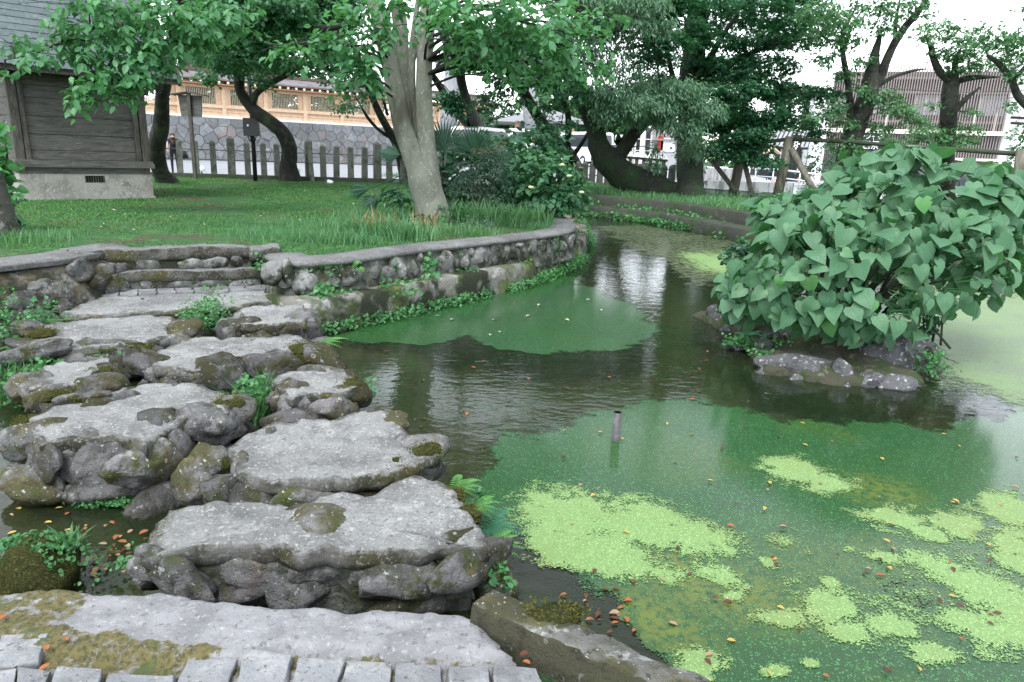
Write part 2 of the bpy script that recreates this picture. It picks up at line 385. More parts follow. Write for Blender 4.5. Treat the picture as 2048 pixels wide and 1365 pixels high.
bp = N(nt, 'ShaderNodeBump'); bp.inputs['Distance'].default_value = .02; nt.links.new(n.outputs['Fac'], bp.inputs['Height']); nt.links.new(bp.outputs[0], b.inputs['Normal'])
link('ground', arr_mesh('ground', np.stack([GX, GY, GZ], -1).reshape(-1, 3), fc, True), mt)['kind'] = 'structure'

# water sheet: clear, mirror by Fresnel, small ripples
mt, nt, b = newmat('pond_water'); nt.nodes.remove(b)
g = N(nt, 'ShaderNodeNewGeometry')
vm = N(nt, 'ShaderNodeVectorMath', operation='MULTIPLY'); vm.inputs[1].default_value = (1, 1.7, 1); nt.links.new(g.outputs['Position'], vm.inputs[0])
n1 = N(nt, 'ShaderNodeTexNoise'); n1.inputs['Scale'].default_value = 9; n1.inputs['Detail'].default_value = 3
n2 = N(nt, 'ShaderNodeTexNoise'); n2.inputs['Scale'].default_value = 1.6; n2.inputs['Detail'].default_value = 2
for q in (n1, n2): nt.links.new(vm.outputs[0], q.inputs['Vector'])
b1 = N(nt, 'ShaderNodeBump'); b1.inputs['Distance'].default_value = .0028; nt.links.new(n1.outputs['Fac'], b1.inputs['Height'])
b2 = N(nt, 'ShaderNodeBump'); b2.inputs['Distance'].default_value = .006; nt.links.new(n2.outputs['Fac'], b2.inputs['Height']); nt.links.new(b1.outputs[0], b2.inputs['Normal'])
fr = N(nt, 'ShaderNodeFresnel'); fr.inputs['IOR'].default_value = 1.33; nt.links.new(b2.outputs[0], fr.inputs['Normal'])
gl = N(nt, 'ShaderNodeBsdfGlossy'); gl.inputs['Roughness'].default_value = .04; gl.inputs['Color'].default_value = (.95, .97, 1, 1); nt.links.new(b2.outputs[0], gl.inputs['Normal'])
tr = N(nt, 'ShaderNodeBsdfTransparent'); tr.inputs['Color'].default_value = (.76, .82, .68, 1)
tb = N(nt, 'ShaderNodeBsdfDiffuse'); nt.links.new(mixc(nt, noise_fac(nt, .7, .4, .62), (.034, .044, .022), (.022, .042, .018)), tb.inputs['Color'])   # suspended silt
mt_ = N(nt, 'ShaderNodeMixShader'); mt_.inputs[0].default_value = .36; nt.links.new(tr.outputs[0], mt_.inputs[1]); nt.links.new(tb.outputs[0], mt_.inputs[2])
mx = N(nt, 'ShaderNodeMixShader'); nt.links.new(fr.outputs[0], mx.inputs[0]); nt.links.new(mt_.outputs[0], mx.inputs[1]); nt.links.new(gl.outputs[0], mx.inputs[2])
nt.links.new(mx.outputs[0], nt.nodes['Material Output'].inputs[0])
link('pond_water', arr_mesh('pond_water', [(-8, 1.6, WATER), (20, -3, WATER), (20, 32, WATER), (-8, 32, WATER)], [[0, 1, 2, 3]]), mt)['kind'] = 'structure'

# ---------------------------------------------------------------- rocks
def rock_mesh(name, seed, sub=3, amp=.2, boxy=.3):
    bm = bmesh.new(); bmesh.ops.create_icosphere(bm, subdivisions=sub, radius=1)
    o = Vector((seed*3.17, seed*1.7, seed*.9)); rr = random.Random(int(seed*100)+5)
    cuts = []
    for _ in range(int(10+10*boxy)):
        d = Vector((rr.gauss(0, 1), rr.gauss(0, 1), rr.gauss(0, 1))).normalized(); cuts.append((d, rr.uniform(.62, .92)))
    for v in bm.verts:
        p = v.co.copy()
        if boxy > 0:
            for d, h in cuts:
                k = p.dot(d)-h
                if k > 0: p -= d*k*.9
            p *= 1.12
        f = 1+amp*mnoise.noise(p*1.3+o)+amp*.5*mnoise.noise(p*3+o)+amp*.3*mnoise.noise(p*7+o)
        v.co = p*f
    me = bpy.data.meshes.new(name); bm.to_mesh(me); bm.free()
    me.polygons.foreach_set('use_smooth', [True]*len(me.polygons))
    return me
ROCK = [rock_mesh('rock', i, 3, .26, .3) for i in range(10)]
for me in ROCK: me.materials.append(M['boulder'])
STONE = [rock_mesh('stone', i+40, 2, .28, .35) for i in range(8)]
for me in STONE: me.materials.append(M['wallstone'])
def rock(parent, p, size, name='boulder', rz=None, meshes=ROCK, tilt=.25, k=None):
    o = link(name, meshes[random.randrange(len(meshes)) if k is None else k], None, parent, Vector(p)-(origin(parent) if parent else Vector()),
             (random.uniform(-tilt, tilt), random.uniform(-tilt, tilt), random.uniform(0, 6.28) if rz is None else rz), size)
    return o

def resample(poly, step):
    out = []
    for i in range(len(poly)):
        a = Vector(poly[i]); b_ = Vector(poly[(i+1) % len(poly)]); k = max(1, int((b_-a).length/step))
        out += [a.lerp(b_, j/k) for j in range(k)]
    return out
def slab_mesh(name, outline, z, thick, jag=.026, rough=.014, seed=0, inset=.0, dome=.0, tilt=(0, 0)):
    """an irregular slab: top worked up in rings, rounded rim, rough sides"""
    pts = resample([(p[0], p[1]) for p in outline], .035)
    cx = sum(p.x for p in pts)/len(pts); cy_ = sum(p.y for p in pts)/len(pts); n = len(pts)
    ring = []
    for p in pts:
        q = Vector((p.x*7+seed*5, p.y*7, seed)); k = mnoise.noise(q*.6)*jag*1.6+mnoise.noise(q*1.7)*jag*.8+mnoise.noise(q*4.3)*jag*.5
        dv = Vector((p.x-cx, p.y-cy_)); L = dv.length
        ring.append((dv/L, L*(1-inset)+k))
    V = [(cx, cy_, z)]; Fq = []
    prof = [(t, 0) for t in (.15, .3, .45, .58, .7, .8, .88, .94, .975)]+[(.995, -.008), (1.006, -.022), (1.012, -thick*.6), (.985, -thick), (.8, -thick-.01)]
    for t, dz in prof:
        for dv, L in ring:
            Lt = L*t if t <= 1 else L+(t-1)
            if dz < -.012: Lt = L+(t-1)*L
            x, y = cx+dv.x*Lt, cy_+dv.y*Lt
            h = mnoise.noise(Vector((x*2.4+seed, y*2.4, .3)))*rough*2.2+mnoise.noise(Vector((x*7+seed, y*7, .3)))*rough*1.3+mnoise.noise(Vector((x*14, y*14, seed)))*rough+mnoise.noise(Vector((x*40, y*40, seed)))*rough*.4
            if dz < -.02:
                k = mnoise.noise(Vector((x*9, y*9, dz*30+seed)))*.02; x += dv.x*k; y += dv.y*k; h *= .3
            V.append((x, y, z+h+dz+dome*(1-t*t)+tilt[0]*(x-cx)+tilt[1]*(y-cy_)))
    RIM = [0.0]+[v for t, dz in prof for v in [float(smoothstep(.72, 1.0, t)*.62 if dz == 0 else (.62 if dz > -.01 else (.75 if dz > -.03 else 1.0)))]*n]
    for i in range(n): Fq.append((0, 1+i, 1+(i+1) % n))
    for r_ in range(len(prof)-1):
        for i in range(n):
            a = 1+r_*n+i; b_ = 1+r_*n+(i+1) % n; Fq.append((a, a+n, b_+n, b_))
    me = bpy.data.meshes.new(name); me.from_pydata([(x-cx, y-cy_, zz-z) for x, y, zz in V], [], Fq)
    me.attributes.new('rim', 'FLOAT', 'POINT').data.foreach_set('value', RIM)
    me.polygons.foreach_set('use_smooth', [True]*len(me.polygons)); me.validate()
    return me, Vector((cx, cy_, z)), [Vector((cx+d.x*L, cy_+d.y*L, z)) for d, L in ring]
def lump(parent, p, size, mat, name='moss', seed=0, sub=3, amp=.35):
    me = rock_mesh(name, seed+.37, sub, amp, .0); me.materials.append(mat)
    o = link(name, me, None, parent, Vector(p)-(origin(parent) if parent else Vector()), (0, 0, random.uniform(0, 6)), size)
    if name == 'moss':
        o.scale = (size[0]*.75, size[1]*.75, size[2]*.8)
        k = int(500*(size[0]*size[1]/.006)**.8); q = nrm(rng.normal(size=(k, 3))); q[:, 2] = np.abs(q[:, 2]); rad = rng.random((k, 1))**.3*(1+.5*(rng.random((k, 1))**3))
        pos = np.array(p)+q*rad*np.array(size); pos[:, 2] -= .012*rng.random(k)
        keep = fbm(pos[:, 0], pos[:, 1], 22, seed) > .42; pos, q = pos[keep], q[keep]
        f_ = leaf_obj('moss_tuft', pos, nrm(q+rng.normal(size=q.shape)*.6+np.array([0, 0, .5])), nrm(rng.normal(size=q.shape)), rng.uniform(.006, .014, len(pos)), 'quad', MOSSF, parent, 'stuff')
    return o
MOSSF = leafmat('moss_tuft', (.045, .055, .014), (.13, .13, .035), .2, .9, .05)
# ---------------------------------------------------------------- stepping stones
def stepping_stone(label, px, z, thick, bsize, nb, extra=(), seed=0, skip=None, side=None, moss=(), dark=.06, tilt=(0, 0)):
    out = [P(a, b_, z) for a, b_ in px]
    me, c, rim = slab_mesh('top_slab', out, z, thick*1.35, seed=seed, tilt=tilt)
    t = thing('stepping_stone', label, 'stepping stone', (c.x, c.y, WATER-.12), 'stepping stones crossing the shallow water')
    link('top_slab', me, M['concrete'], t, c-Vector(t.location))
    core = [c+(p-c)*.9 for p in rim[::3]]
    me2, c2, _ = slab_mesh('mortar_core', core, z-thick*1.35-.004, z-thick+.5, jag=.03, seed=seed+3)
    link('mortar_core', me2, M['mortar'], t, c2-Vector(t.location))
    # boulders bedded round the rim under the slab
    L = [0]
    for i in range(len(rim)): L.append(L[-1]+(rim[(i+1) % len(rim)]-rim[i]).length)
    tot = L[-1]
    nb = int(nb*.78); thick *= 1.35
    for k in range(nb):
        s_ = (k+random.uniform(-.2, .2))/nb*tot; i = max(0, min(len(rim)-1, np.searchsorted(L, s_ % tot)-1))
        p = rim[i]; q = rim[(i+3) % len(rim)]; o_ = rim[i-3]
        tan = (q-o_); tan.z = 0; ang = math.atan2(tan.y, tan.x); outw = (p-c); outw.z = 0; outw.normalize()
        wdt = tot/nb*.56*random.uniform(.85, 1.15); hgt = bsize*random.uniform(.85, 1.2)
        rock(t, p+outw*random.uniform(-.085, -.005)+Vector((0, 0, -hgt*.86-.02-.03*random.random())), (wdt, hgt*random.uniform(.6, .8), hgt), rz=ang+random.uniform(-.2, .2))
        if random.random() < .55:
            rock(t, p+outw*random.uniform(-.1, .0)+Vector((random.uniform(-.1, .1), 0, -thick-hgt*1.9)), (wdt*.9, hgt*.8, hgt*.9), rz=ang)
    for e in extra:      # (px, py, z, (sx, sy, sz))
        rock(t, P(e[0], e[1], e[2]), e[3], rz=e[4] if len(e) > 4 else 0)
    for e in moss:
        lump(t, P(e[0], e[1], e[2]), e[3], M['moss'], 'moss', seed+e[0])
    return t
stepping_stone('pale slab nearest the near paving with a rounded dark boulder at one end',
  [(282, 1112), (300, 1075), (330, 1012), (420, 1004), (560, 1006), (600, 1012), (640, 990), (700, 990), (730, 996), (770, 978), (830, 955), (885, 964), (925, 988), (948, 1022), (962, 1060), (972, 1088), (930, 1082), (880, 1085), (842, 1104), (760, 1102), (700, 1110), (650, 1098), (600, 1112), (540, 1100), (450, 1096), (370, 1102)],
  0, .06, .1, 15, extra=[(918, 1118, -.13, (.13, .11, .12)), (640, 1052, -.012, (.15, .13, .055)), (727, 1142, -.13, (.075, .06, .06)), (420, 1112, -.1, (.16, .1, .07), .2), (330, 1135, -.12, (.13, .1, .06)), (590, 1165, -.2, (.16, .12, .13)), (470, 1160, -.24, (.2, .12, .13)), (790, 1190, -.3, (.16, .12, .1)), (990, 1160, -.25, (.1, .1, .12))],
  moss=[(905, 990, -.01, (.07, .09, .025)), (935, 1030, -.03, (.05, .1, .04)), (735, 1125, -.08, (.07, .05, .05)), (520, 1180, -.26, (.06, .05, .06)), (700, 1195, -.27, (.06, .05, .06))], seed=1)
stepping_stone('broad pale slab second from the near paving with a mossy corner toward the pond',
  [(448, 905), (470, 880), (525, 850), (600, 838), (660, 838), (700, 828), (745, 818), (795, 832), (808, 864), (868, 886), (878, 905), (800, 940), (760, 958), (700, 962), (600, 966), (530, 966), (490, 948)],
  0, .06, .11, 13, extra=[(775, 850, -.06, (.15, .15, .07)), (850, 905, -.08, (.13, .14, .1)), (410, 925, -.06, (.11, .09, .09)), (395, 965, -.16, (.12, .1, .14)), (455, 985, -.15, (.13, .09, .1)), (600, 990, -.12, (.25, .1, .09)), (770, 965, -.1, (.12, .1, .09))],
  moss=[(852, 905, -.02, (.1, .12, .05)), (790, 930, -.03, (.08, .06, .04)), (455, 925, -.05, (.05, .05, .05))], seed=2)
stepping_stone('largest pale slab on stacked boulders above the narrow side channel',
  [(60, 872), (66, 835), (110, 812), (200, 792), (245, 768), (330, 766), (400, 766), (440, 776), (470, 802), (462, 822), (420, 826), (380, 832), (350, 850), (322, 872), (292, 892), (235, 872), (130, 880), (80, 888)],
  0, .06, .13, 14, extra=[(75, 885, -.1, (.17, .14, .12)), (105, 915, -.14, (.13, .1, .11)), (190, 930, -.18, (.2, .15, .17)), (345, 940, -.26, (.18, .13, .15)), (330, 860, -.09, (.16, .14, .12)), (410, 850, -.1, (.17, .13, .12)), (470, 825, -.08, (.12, .14, .11)), (80, 975, -.3, (.2, .16, .13)), (165, 800, -.02, (.16, .1, .045))],
  moss=[(460, 810, -.03, (.12, .13, .06)), (60, 850, -.05, (.1, .12, .05)), (230, 870, -.07, (.14, .06, .05)), (165, 796, .01, (.1, .07, .025))], seed=3)
stepping_stone('small square slab with a little drilled hole on top, beside the open pond',
  [(562, 778), (545, 764), (560, 750), (610, 744), (690, 742), (712, 768), (690, 782), (640, 785), (610, 787), (585, 800)],
  -.02, .05, .11, 9, extra=[(590, 800, -.12, (.14, .12, .15)), (660, 815, -.17, (.2, .14, .14)), (705, 790, -.12, (.13, .13, .13)), (580, 842, -.12, (.17, .12, .09)), (650, 760, -.1, (.2, .12, .1))],
  moss=[(702, 775, -.06, (.1, .13, .08)), (712, 795, -.16, (.07, .08, .08))], seed=4)
stepping_stone('wide pale slab on round grey boulders, mossy end beside a smooth rounded stone',
  [(292, 724), (340, 684), (400, 672), (500, 672), (600, 672), (632, 694), (620, 712), (570, 706), (520, 710), (468, 714), (428, 722), (402, 736), (345, 737), (312, 738)],
  -.03, .06, .13, 12, extra=[(640, 720, -.1, (.2, .17, .13)), (440, 755, -.16, (.24, .18, .18)), (350, 752, -.13, (.26, .15, .1)), (550, 738, -.13, (.25, .17, .16)), (300, 735, -.08, (.16, .16, .1)), (690, 762, -.3, (.1, .1, .1))],
  moss=[(610, 700, -.02, (.17, .17, .05)), (598, 725, -.09, (.12, .1, .1))], seed=5)
stepping_stone('small pale slab with a chipped back corner beside the side channel weeds',
  [(40, 764), (92, 732), (150, 724), (215, 721), (232, 735), (190, 745), (160, 762), (100, 772), (60, 772)],
  -.03, .05, .12, 9, extra=[(110, 790, -.14, (.22, .16, .12)), (190, 778, -.12, (.2, .14, .12)), (60, 775, -.1, (.14, .14, .1)), (225, 752, -.1, (.13, .12, .09))],
  moss=[(210, 742, -.03, (.13, .06, .03)), (110, 792, -.04, (.13, .09, .04))], seed=6)
stepping_stone('long pale slab below the paved landing with a separate flat stone at its end',
  [(66, 682), (82, 652), (160, 642), (290, 632), (350, 636), (384, 660), (340, 669), (262, 690), (190, 694), (130, 697)],
  -.05, .06, .13, 11, extra=[(72, 705, -.09, (.3, .17, .09), .35), (66, 655, -.06, (.15, .17, .08)), (360, 665, -.08, (.2, .16, .1)), (250, 705, -.15, (.3, .15, .13)), (180, 712, -.15, (.26, .15, .12)), (55, 690, -.05, (.16, .1, .04))],
  moss=[(85, 668, -.04, (.12, .15, .04)), (240, 700, -.1, (.3, .1, .06)), (360, 655, -.04, (.14, .12, .04))], seed=7)
stepping_stone('small thick slab tucked between the landing and the curved retaining wall',
  [(452, 640), (478, 620), (540, 614), (600, 612), (620, 626), (614, 648), (580, 645), (500, 650), (462, 646)],
  -.05, .06, .12, 9, extra=[(600, 655, -.15, (.2, .17, .14)), (545, 662, -.16, (.2, .15, .12)), (480, 662, -.15, (.2, .14, .12)), (610, 632, -.06, (.15, .16, .07)), (500, 680, -.24, (.22, .14, .09))], seed=8)

# ---------------------------------------------------------------- near paving (camera stands on it)
edge = [(-30, 1178), (60, 1170), (140, 1166), (200, 1178), (270, 1180), (330, 1172), (420, 1188), (480, 1192), (560, 1205), (640, 1200), (700, 1215), (760, 1205), (860, 1212), (920, 1215), (968, 1228)]
ep = [P(a, b_, 0) for a, b_ in edge]
pts = resample([(p.x, p.y) for p in ep]+[(.02, 2.02), (.12, 1.9), (.3, 1.6), (.45, 1.2), (.4, .3), (-2.6, .3), (-2.6, 2.2)], .03)
bm = bmesh.new()
vs = []
for p in pts:
    k = mnoise.noise(Vector((p.x*9, p.y*9, 1)))*.02+mnoise.noise(Vector((p.x*30, p.y*30, 1)))*.01
    vs.append(bm.verts.new((p.x, p.y+k, 0)))
f0 = bm.faces.new(vs); bm.normal_update()
if f0.normal.z < 0: f0.normal_flip()
ext = bmesh.ops.extrude_face_region(bm, geom=[f0])
ev = [g_ for g_ in ext['geom'] if isinstance(g_, bmesh.types.BMVert)]
for v in ev: v.co.z = -.55
for v in bm.verts:
    if v.co.z > -.1: v.co.z = -.06
bmesh.ops.triangulate(bm, faces=bm.faces[:])
me = bpy.data.meshes.new('near_paving'); bm.to_mesh(me); bm.free()
# top sheet with relief: a dense grid clipped by the outline
gx, gy = np.meshgrid(np.arange(-2.55, .45, .014), np.arange(1.2, 2.35, .014))
pl = [(p.x, p.y) for p in pts]
ins = inpoly(gx, gy, pl) & (polydist(gx, gy, pl) > .012)
zz = .006+.02*(fbm(gx, gy, 9, 1)-.5)+.016*(fbm(gx, gy, 40, 2, 2)-.5); zz -= .035*smoothstep(.06, .0, polydist(gx, gy, pl))
ids = np.arange(gx.size).reshape(gx.shape)
okf = ins[:-1, :-1] & ins[:-1, 1:] & ins[1:, 1:] & ins[1:, :-1]
ff = np.stack([ids[:-1, :-1], ids[:-1, 1:], ids[1:, 1:], ids[1:, :-1]], -1)[okf]
used, inv = np.unique(ff, return_inverse=True); vv = np.stack([gx.ravel()[used], gy.ravel()[used], zz.ravel()[used]], -1)
yl_ = np.where(vv[:, 0] > -.8, 1.968, 1.905); low_ = smoothstep(.0, .03, yl_-vv[:, 1])*smoothstep(.42, .36, vv[:, 0]); vv[:, 2] -= .03*low_
# moss cover by place: heavy at the outer corner
mvx = vv[:, 0]; mvy = vv[:, 1]
mossm = smoothstep(.42, .6, fbm(mvx, mvy, 4, 6)+.55*smoothstep(-1.1, -1.7, mvx)-.12-.4*smoothstep(-.9, -.3, mvx)+.3*smoothstep(2.0, 1.9, mvy)*smoothstep(-.7, -1.0, mvx))
mossm = np.maximum(mossm, .85*low_)
mt, nt, b = newmat('near_paving_concrete')
at = N(nt, 'ShaderNodeAttribute', attribute_name='moss')
c0 = mixc(nt, noise_fac(nt, 5, .42, .66), (.22, .225, .235), (.15, .155, .16))
c0 = mixc(nt, noise_fac(nt, 60, .55, .7), c0, (.32, .325, .34)); c0 = mixc(nt, noise_fac(nt, 38, .56, .7), c0, (.1, .1, .105)); c0 = mixc(nt, noise_fac(nt, 120, .56, .7), c0, (.13, .13, .135))
cm = mixc(nt, noise_fac(nt, 60, .4, .65), (.11, .095, .032), (.04, .042, .016)); cm = mixc(nt, noise_fac(nt, 6, .52, .66), cm, (.05, .075, .02))
ad = N(nt, 'ShaderNodeMath', operation='MULTIPLY_ADD'); ad.inputs[1].default_value = .62; nt.links.new(at.outputs['Fac'], ad.inputs[0])
nn = N(nt, 'ShaderNodeTexNoise'); nn.inputs['Scale'].default_value = 16; nn.inputs['Detail'].default_value = 8; nn.inputs['Roughness'].default_value = .7; g = N(nt, 'ShaderNodeNewGeometry'); nt.links.new(g.outputs['Position'], nn.inputs['Vector'])
nt.links.new(nn.outputs['Fac'], ad.inputs[2])
mr = N(nt, 'ShaderNodeMapRange'); mr.inputs['From Min'].default_value = 1.0; mr.inputs['From Max'].default_value = 1.1; nt.links.new(ad.outputs[0], mr.inputs['Value'])
nt.links.new(mixc(nt, mr.outputs[0], c0, cm), b.inputs['Base Color']); b.inputs['Roughness'].default_value = .9
bp = N(nt, 'ShaderNodeBump'); bp.inputs['Distance'].default_value = .018; nt.links.new(nn.outputs['Fac'], bp.inputs['Height']); nt.links.new(bp.outputs[0], b.inputs['Normal'])
M['paving'] = mt
pav = link('near_paving', me, M['mortar']); pav['kind'] = 'structure'
link('paving_surface', arr_mesh('paving_surface', vv, inv.reshape(-1, 4), True, {'moss': mossm}), mt, pav)
# cut paving stones along the bottom edge
M['cutstone'] = surf('cut_paving_stone', (.165, .175, .185), [((.22, .225, .23), 12, .48, .64), ((.11, .115, .12), 5, .48, .66), ((.25, .25, .245), 26, .6, .68), ((.055, .058, .05), 60, .58, .7), ((.07, .075, .05), 3, .6, .7)], rough=.7, bump=[(8, .012), (24, .008), (90, .004)], objvar=.25)
def paver(px):
    poly = [P(a+random.uniform(-3, 3), b_+random.uniform(-2, 2), .01) for a, b_ in px]
    me, c, _ = slab_mesh('paving_stone', poly, .002+random.uniform(-.003, .003), .05, jag=.007, rough=.0045, seed=px[0][0]*.013, tilt=(random.uniform(-.02, .02), random.uniform(-.02, .02)))
    link('paving_stone', me, M['cutstone'], pav, c)
for q in ([(385, 1290), (478, 1298), (455, 1362), (352, 1358)], [(492, 1298), (582, 1306), (566, 1364), (470, 1364)], [(598, 1310), (688, 1316), (670, 1372), (578, 1372)],
          [(0, 1268), (92, 1266), (78, 1322), (-10, 1330)], [(112, 1334), (205, 1334), (188, 1385), (88, 1385)], [(214, 1338), (350, 1346), (340, 1390), (196, 1390)],
          [(698, 1322), (788, 1326), (780, 1380), (684, 1380)], [(794, 1324), (886, 1326), (884, 1376), (790, 1376)], [(896, 1328), (980, 1330), (982, 1378), (896, 1378)], [(990, 1328), (1076, 1328), (1090, 1378), (992, 1378)],
          [(-20, 1336), (30, 1332), (20, 1390), (-40, 1390)], [(34, 1332), (100, 1334), (80, 1390), (24, 1390)]):
    paver(q)
# low mossy kerb wall that runs off beside the pond
kr = [P(972, 1228, .06), P(1120, 1290, .09), P(1300, 1362, .1)]
kd = (kr[2]-kr[0]).normalized(); kr.append(kr[2]+kd*1.4)
kn = Vector((-kd.y, kd.x, 0)); kn = -kn if kn.y < 0 else kn
kn.normalize()
V = []; Fq = []; nseg = 90
for i in range(nseg):
    s_ = i/(nseg-1)*2.1-.06; p = kr[0]+kd*s_; p.z = .075+.02*s_
    wd = .14+.012*mnoise.noise(Vector((s_*5, 0, 0)))
    for a, z in ((-.03, -.5), (-.015, -.12), (-.002, -.012), (.004, 0), (.03, .002), (.5*wd, -.004), (wd-.012, -.012), (wd, -.03), (wd+.02, -.2), (wd+.05, -.55)):
        q = p+kn*a+Vector((0, 0, z)); nz = mnoise.noise(q*9)*.006+mnoise.noise(q*30)*.007+mnoise.noise(q*80)*.003
        V.append(q+kn*nz*.8+Vector((0, 0, nz)))
for i in range(nseg-1):
    for j in range(9): a = i*10+j; Fq.append((a, a+1, a+11, a+10))
kb = thing('kerb_wall', 'low moss topped kerb running from the near paving along the pond', 'kerb', (kr[0].x, kr[0].y, -.4))
me = bpy.data.meshes.new('kerb_body'); me.from_pydata([tuple(v-Vector(kb.location)) for v in V], [], Fq); me.polygons.foreach_set('use_smooth', [True]*len(me.polygons))
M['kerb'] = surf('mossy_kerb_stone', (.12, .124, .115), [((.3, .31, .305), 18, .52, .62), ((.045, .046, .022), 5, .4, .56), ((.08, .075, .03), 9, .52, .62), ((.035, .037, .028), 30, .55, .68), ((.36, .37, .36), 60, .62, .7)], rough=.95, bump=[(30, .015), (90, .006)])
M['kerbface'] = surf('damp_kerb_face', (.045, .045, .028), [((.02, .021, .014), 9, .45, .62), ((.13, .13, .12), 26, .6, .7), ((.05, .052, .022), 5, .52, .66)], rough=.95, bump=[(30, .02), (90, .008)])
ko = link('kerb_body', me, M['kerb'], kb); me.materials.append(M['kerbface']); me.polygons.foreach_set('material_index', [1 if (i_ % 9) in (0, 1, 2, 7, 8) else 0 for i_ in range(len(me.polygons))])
lump(kb, P(1105, 1232, .06), (.14, .075, .035), M['moss'], 'moss', 77)

# ---------------------------------------------------------------- curved retaining wall (upper tier, ledge, lower tier)
def strip_wall(name, line, prof, mat, parent, rough=.03, seed=0, close=False):
    """sweep a vertical profile [(out, z)] along a ground line; out is measured to the pond side"""
    nn = normals2d(line); V = []; Fq = []; k = len(prof)
    for i, p in enumerate(line):
        for a, z in prof:
            q = Vector((p.x, p.y, 0))+nn[i]*a+Vector((0, 0, z)); h = mnoise.noise(q*5+Vector((seed, 0, 0)))*rough+mnoise.noise(q*17)*rough*.4
            V.append(q+nn[i]*h+Vector((0, 0, h*.35)))
    for i in range(len(line)-1):
        for j in range(k-1): a = i*k+j; Fq.append((a, a+k, a+k+1, a+1))
    Fq.append(tuple(range(k))); Fq.append(tuple((len(line)-1)*k+j for j in range(k))[::-1])
    me = bpy.data.meshes.new(name); o_ = origin(parent)
    me.from_pydata([tuple(v-o_) for v in V], [], Fq); me.polygons.foreach_set('use_smooth', [True]*len(me.polygons)); me.validate()
    return link(name, me, mat, parent)
RW = thing('retaining_wall', 'curved two tier mossy stone wall holding the lawn above the pond', 'retaining wall', (tl[20].x, tl[20].y, WATER-.2))
strip_wall('wall_body', tl, [(-.3, -.1), (-.25, LAWN-.05), (-.02, LAWN-.045), (.0, LAWN-.1), (.02, .2), (.04, .0), (.05, -.12)], M['mortar'], RW, .035, 3)
strip_wall('coping', tl, [(-.42, LAWN-.06), (-.4, LAWN+.02), (-.2, LAWN+.03), (-.03, LAWN+.025), (.03, LAWN), (.035, LAWN-.03), (-.01, LAWN-.06)], M['slabmossy'], RW, .018, 5)
# ledge stands between the upper face and the water line
strip_wall('ledge', ll, [(-.75, -.02), (-.6, .0), (-.2, .005), (-.06, .0), (-.03, -.03), (-.01, -.12), (.0, -.25), (.03, -.5), (.05, -.7)], M['ledge'], RW, .04, 9)
nn = normals2d(tl); s_ = 0; i = 2
while i < len(tl)-26:
    wst = random.uniform(.08, .17); hst = random.uniform(.09, .17)
    row = 0 if random.random() < .7 else 1
    p = tl[i]+nn[i]*.0; p.z = .02+hst*random.uniform(.8, 1.15)
    rock(RW, p, (wst, .075, hst), 'stone', math.atan2(nn[i].y, nn[i].x)+math.pi/2+random.uniform(-.1, .1), STONE, .3)
    if hst < .12 and random.random() < .7:
        p2 = tl[min(i+1, len(tl)-1)]+nn[i]*.0; p2.z = .25; rock(RW, p2, (wst*.7, .06, .07), 'stone', math.atan2(nn[i].y, nn[i].x)+math.pi/2, STONE, .3)
    i += max(1, int(round(wst*2.15/.12)))
for q, s3 in (((600, 560), (.1, .08, .15)), ((545, 545), (.12, .1, .16)), ((575, 548), (.08, .08, .16)), ((700, 555), (.15, .08, .12))):
    p = on_wall(q[0], q[1], tl[6], (tl[9]-tl[6]).normalized()); rock(RW, p, s3, 'stone', .3, STONE, .3)
# ---------------------------------------------------------------- side wall by the steps
LW = thing('retaining_wall', 'rough mossy boulder wall beside the steps above the side channel', 'retaining wall', (tl2[10].x, tl2[10].y, WATER-.2))
strip_wall('wall_body', tl2, [(-.4, -.1), (-.35, LAWN-.04), (-.05, LAWN-.04), (.02, LAWN-.08), (.1, .2), (.2, .0), (.3, -.3), (.34, -.6)], surf('mossy_rubble', (.085, .08, .06), [((.2, .2, .19), 4, .54, .66), ((.07, .045, .02), 2.2, .5, .64), (DKMOSS, 3.3, .45, .6), ((.1, .09, .03), 7, .58, .68)], rough=.95, bump=[(9, .05), (40, .02)]), LW, .07, 13)
strip_wall('coping', tl2, [(-.5, LAWN-.05), (-.45, LAWN+.02), (-.2, LAWN+.03), (-.02, LAWN+.02), (.04, LAWN), (.02, LAWN-.05)], M['slabmossy'], LW, .03, 15)
nn = normals2d(tl2)
for k in range(34):
    i = random.randrange(1, len(tl2)-2); h = random.uniform(-.3, .24); p = tl2[i]+nn[i]*(.05+.22*(.3-h)/.5); p.z = h
    rock(LW, p, (random.uniform(.1, .2), .085, random.uniform(.08, .15)), 'stone', math.atan2(nn[i].y, nn[i].x)+math.pi/2, ROCK, .4)
# ---------------------------------------------------------------- steps and landing
ST = thing('stone_steps', 'two wide rough steps climbing from the landing to the lawn', 'steps', P(350, 540, LAND))
def step_block(px, z, h, name, label=None):
    out = [P(a, b_, z) for a, b_ in px]
    me, c, rim = slab_mesh(name, out, z, h, jag=.012, rough=.008, seed=z*10)
    o = link(name, me, M['slabmossy'], ST, c-Vector(ST.location)); return o
def quad_block(p, q, depth, z, h, name, mat):
    pts = [p, q, q+bn*depth, p+bn*depth]
    me, c, rim = slab_mesh(name, pts, z, h, jag=.01, rough=.01, seed=z*10+1)
    return link(name, me, mat, ST, c-Vector(ST.location))
quad_block(a0, a1, .3, LAWN+.02, .13, 'tread', M['slabmossy'])
quad_block(a0+bn*.02, a1+bn*.02, .3, LAWN-.115, .3, 'riser', M['mortar'])
quad_block(lo0-sd*.02, lo1+sd*.02, (a0-lo0).dot(bn)+.1, .14, .115, 'tread', M['slabmossy'])
quad_block(lo0+bn*.015, lo1+bn*.015, (a0-lo0).dot(bn)+.1, .022, .2, 'riser', M['mortar'])
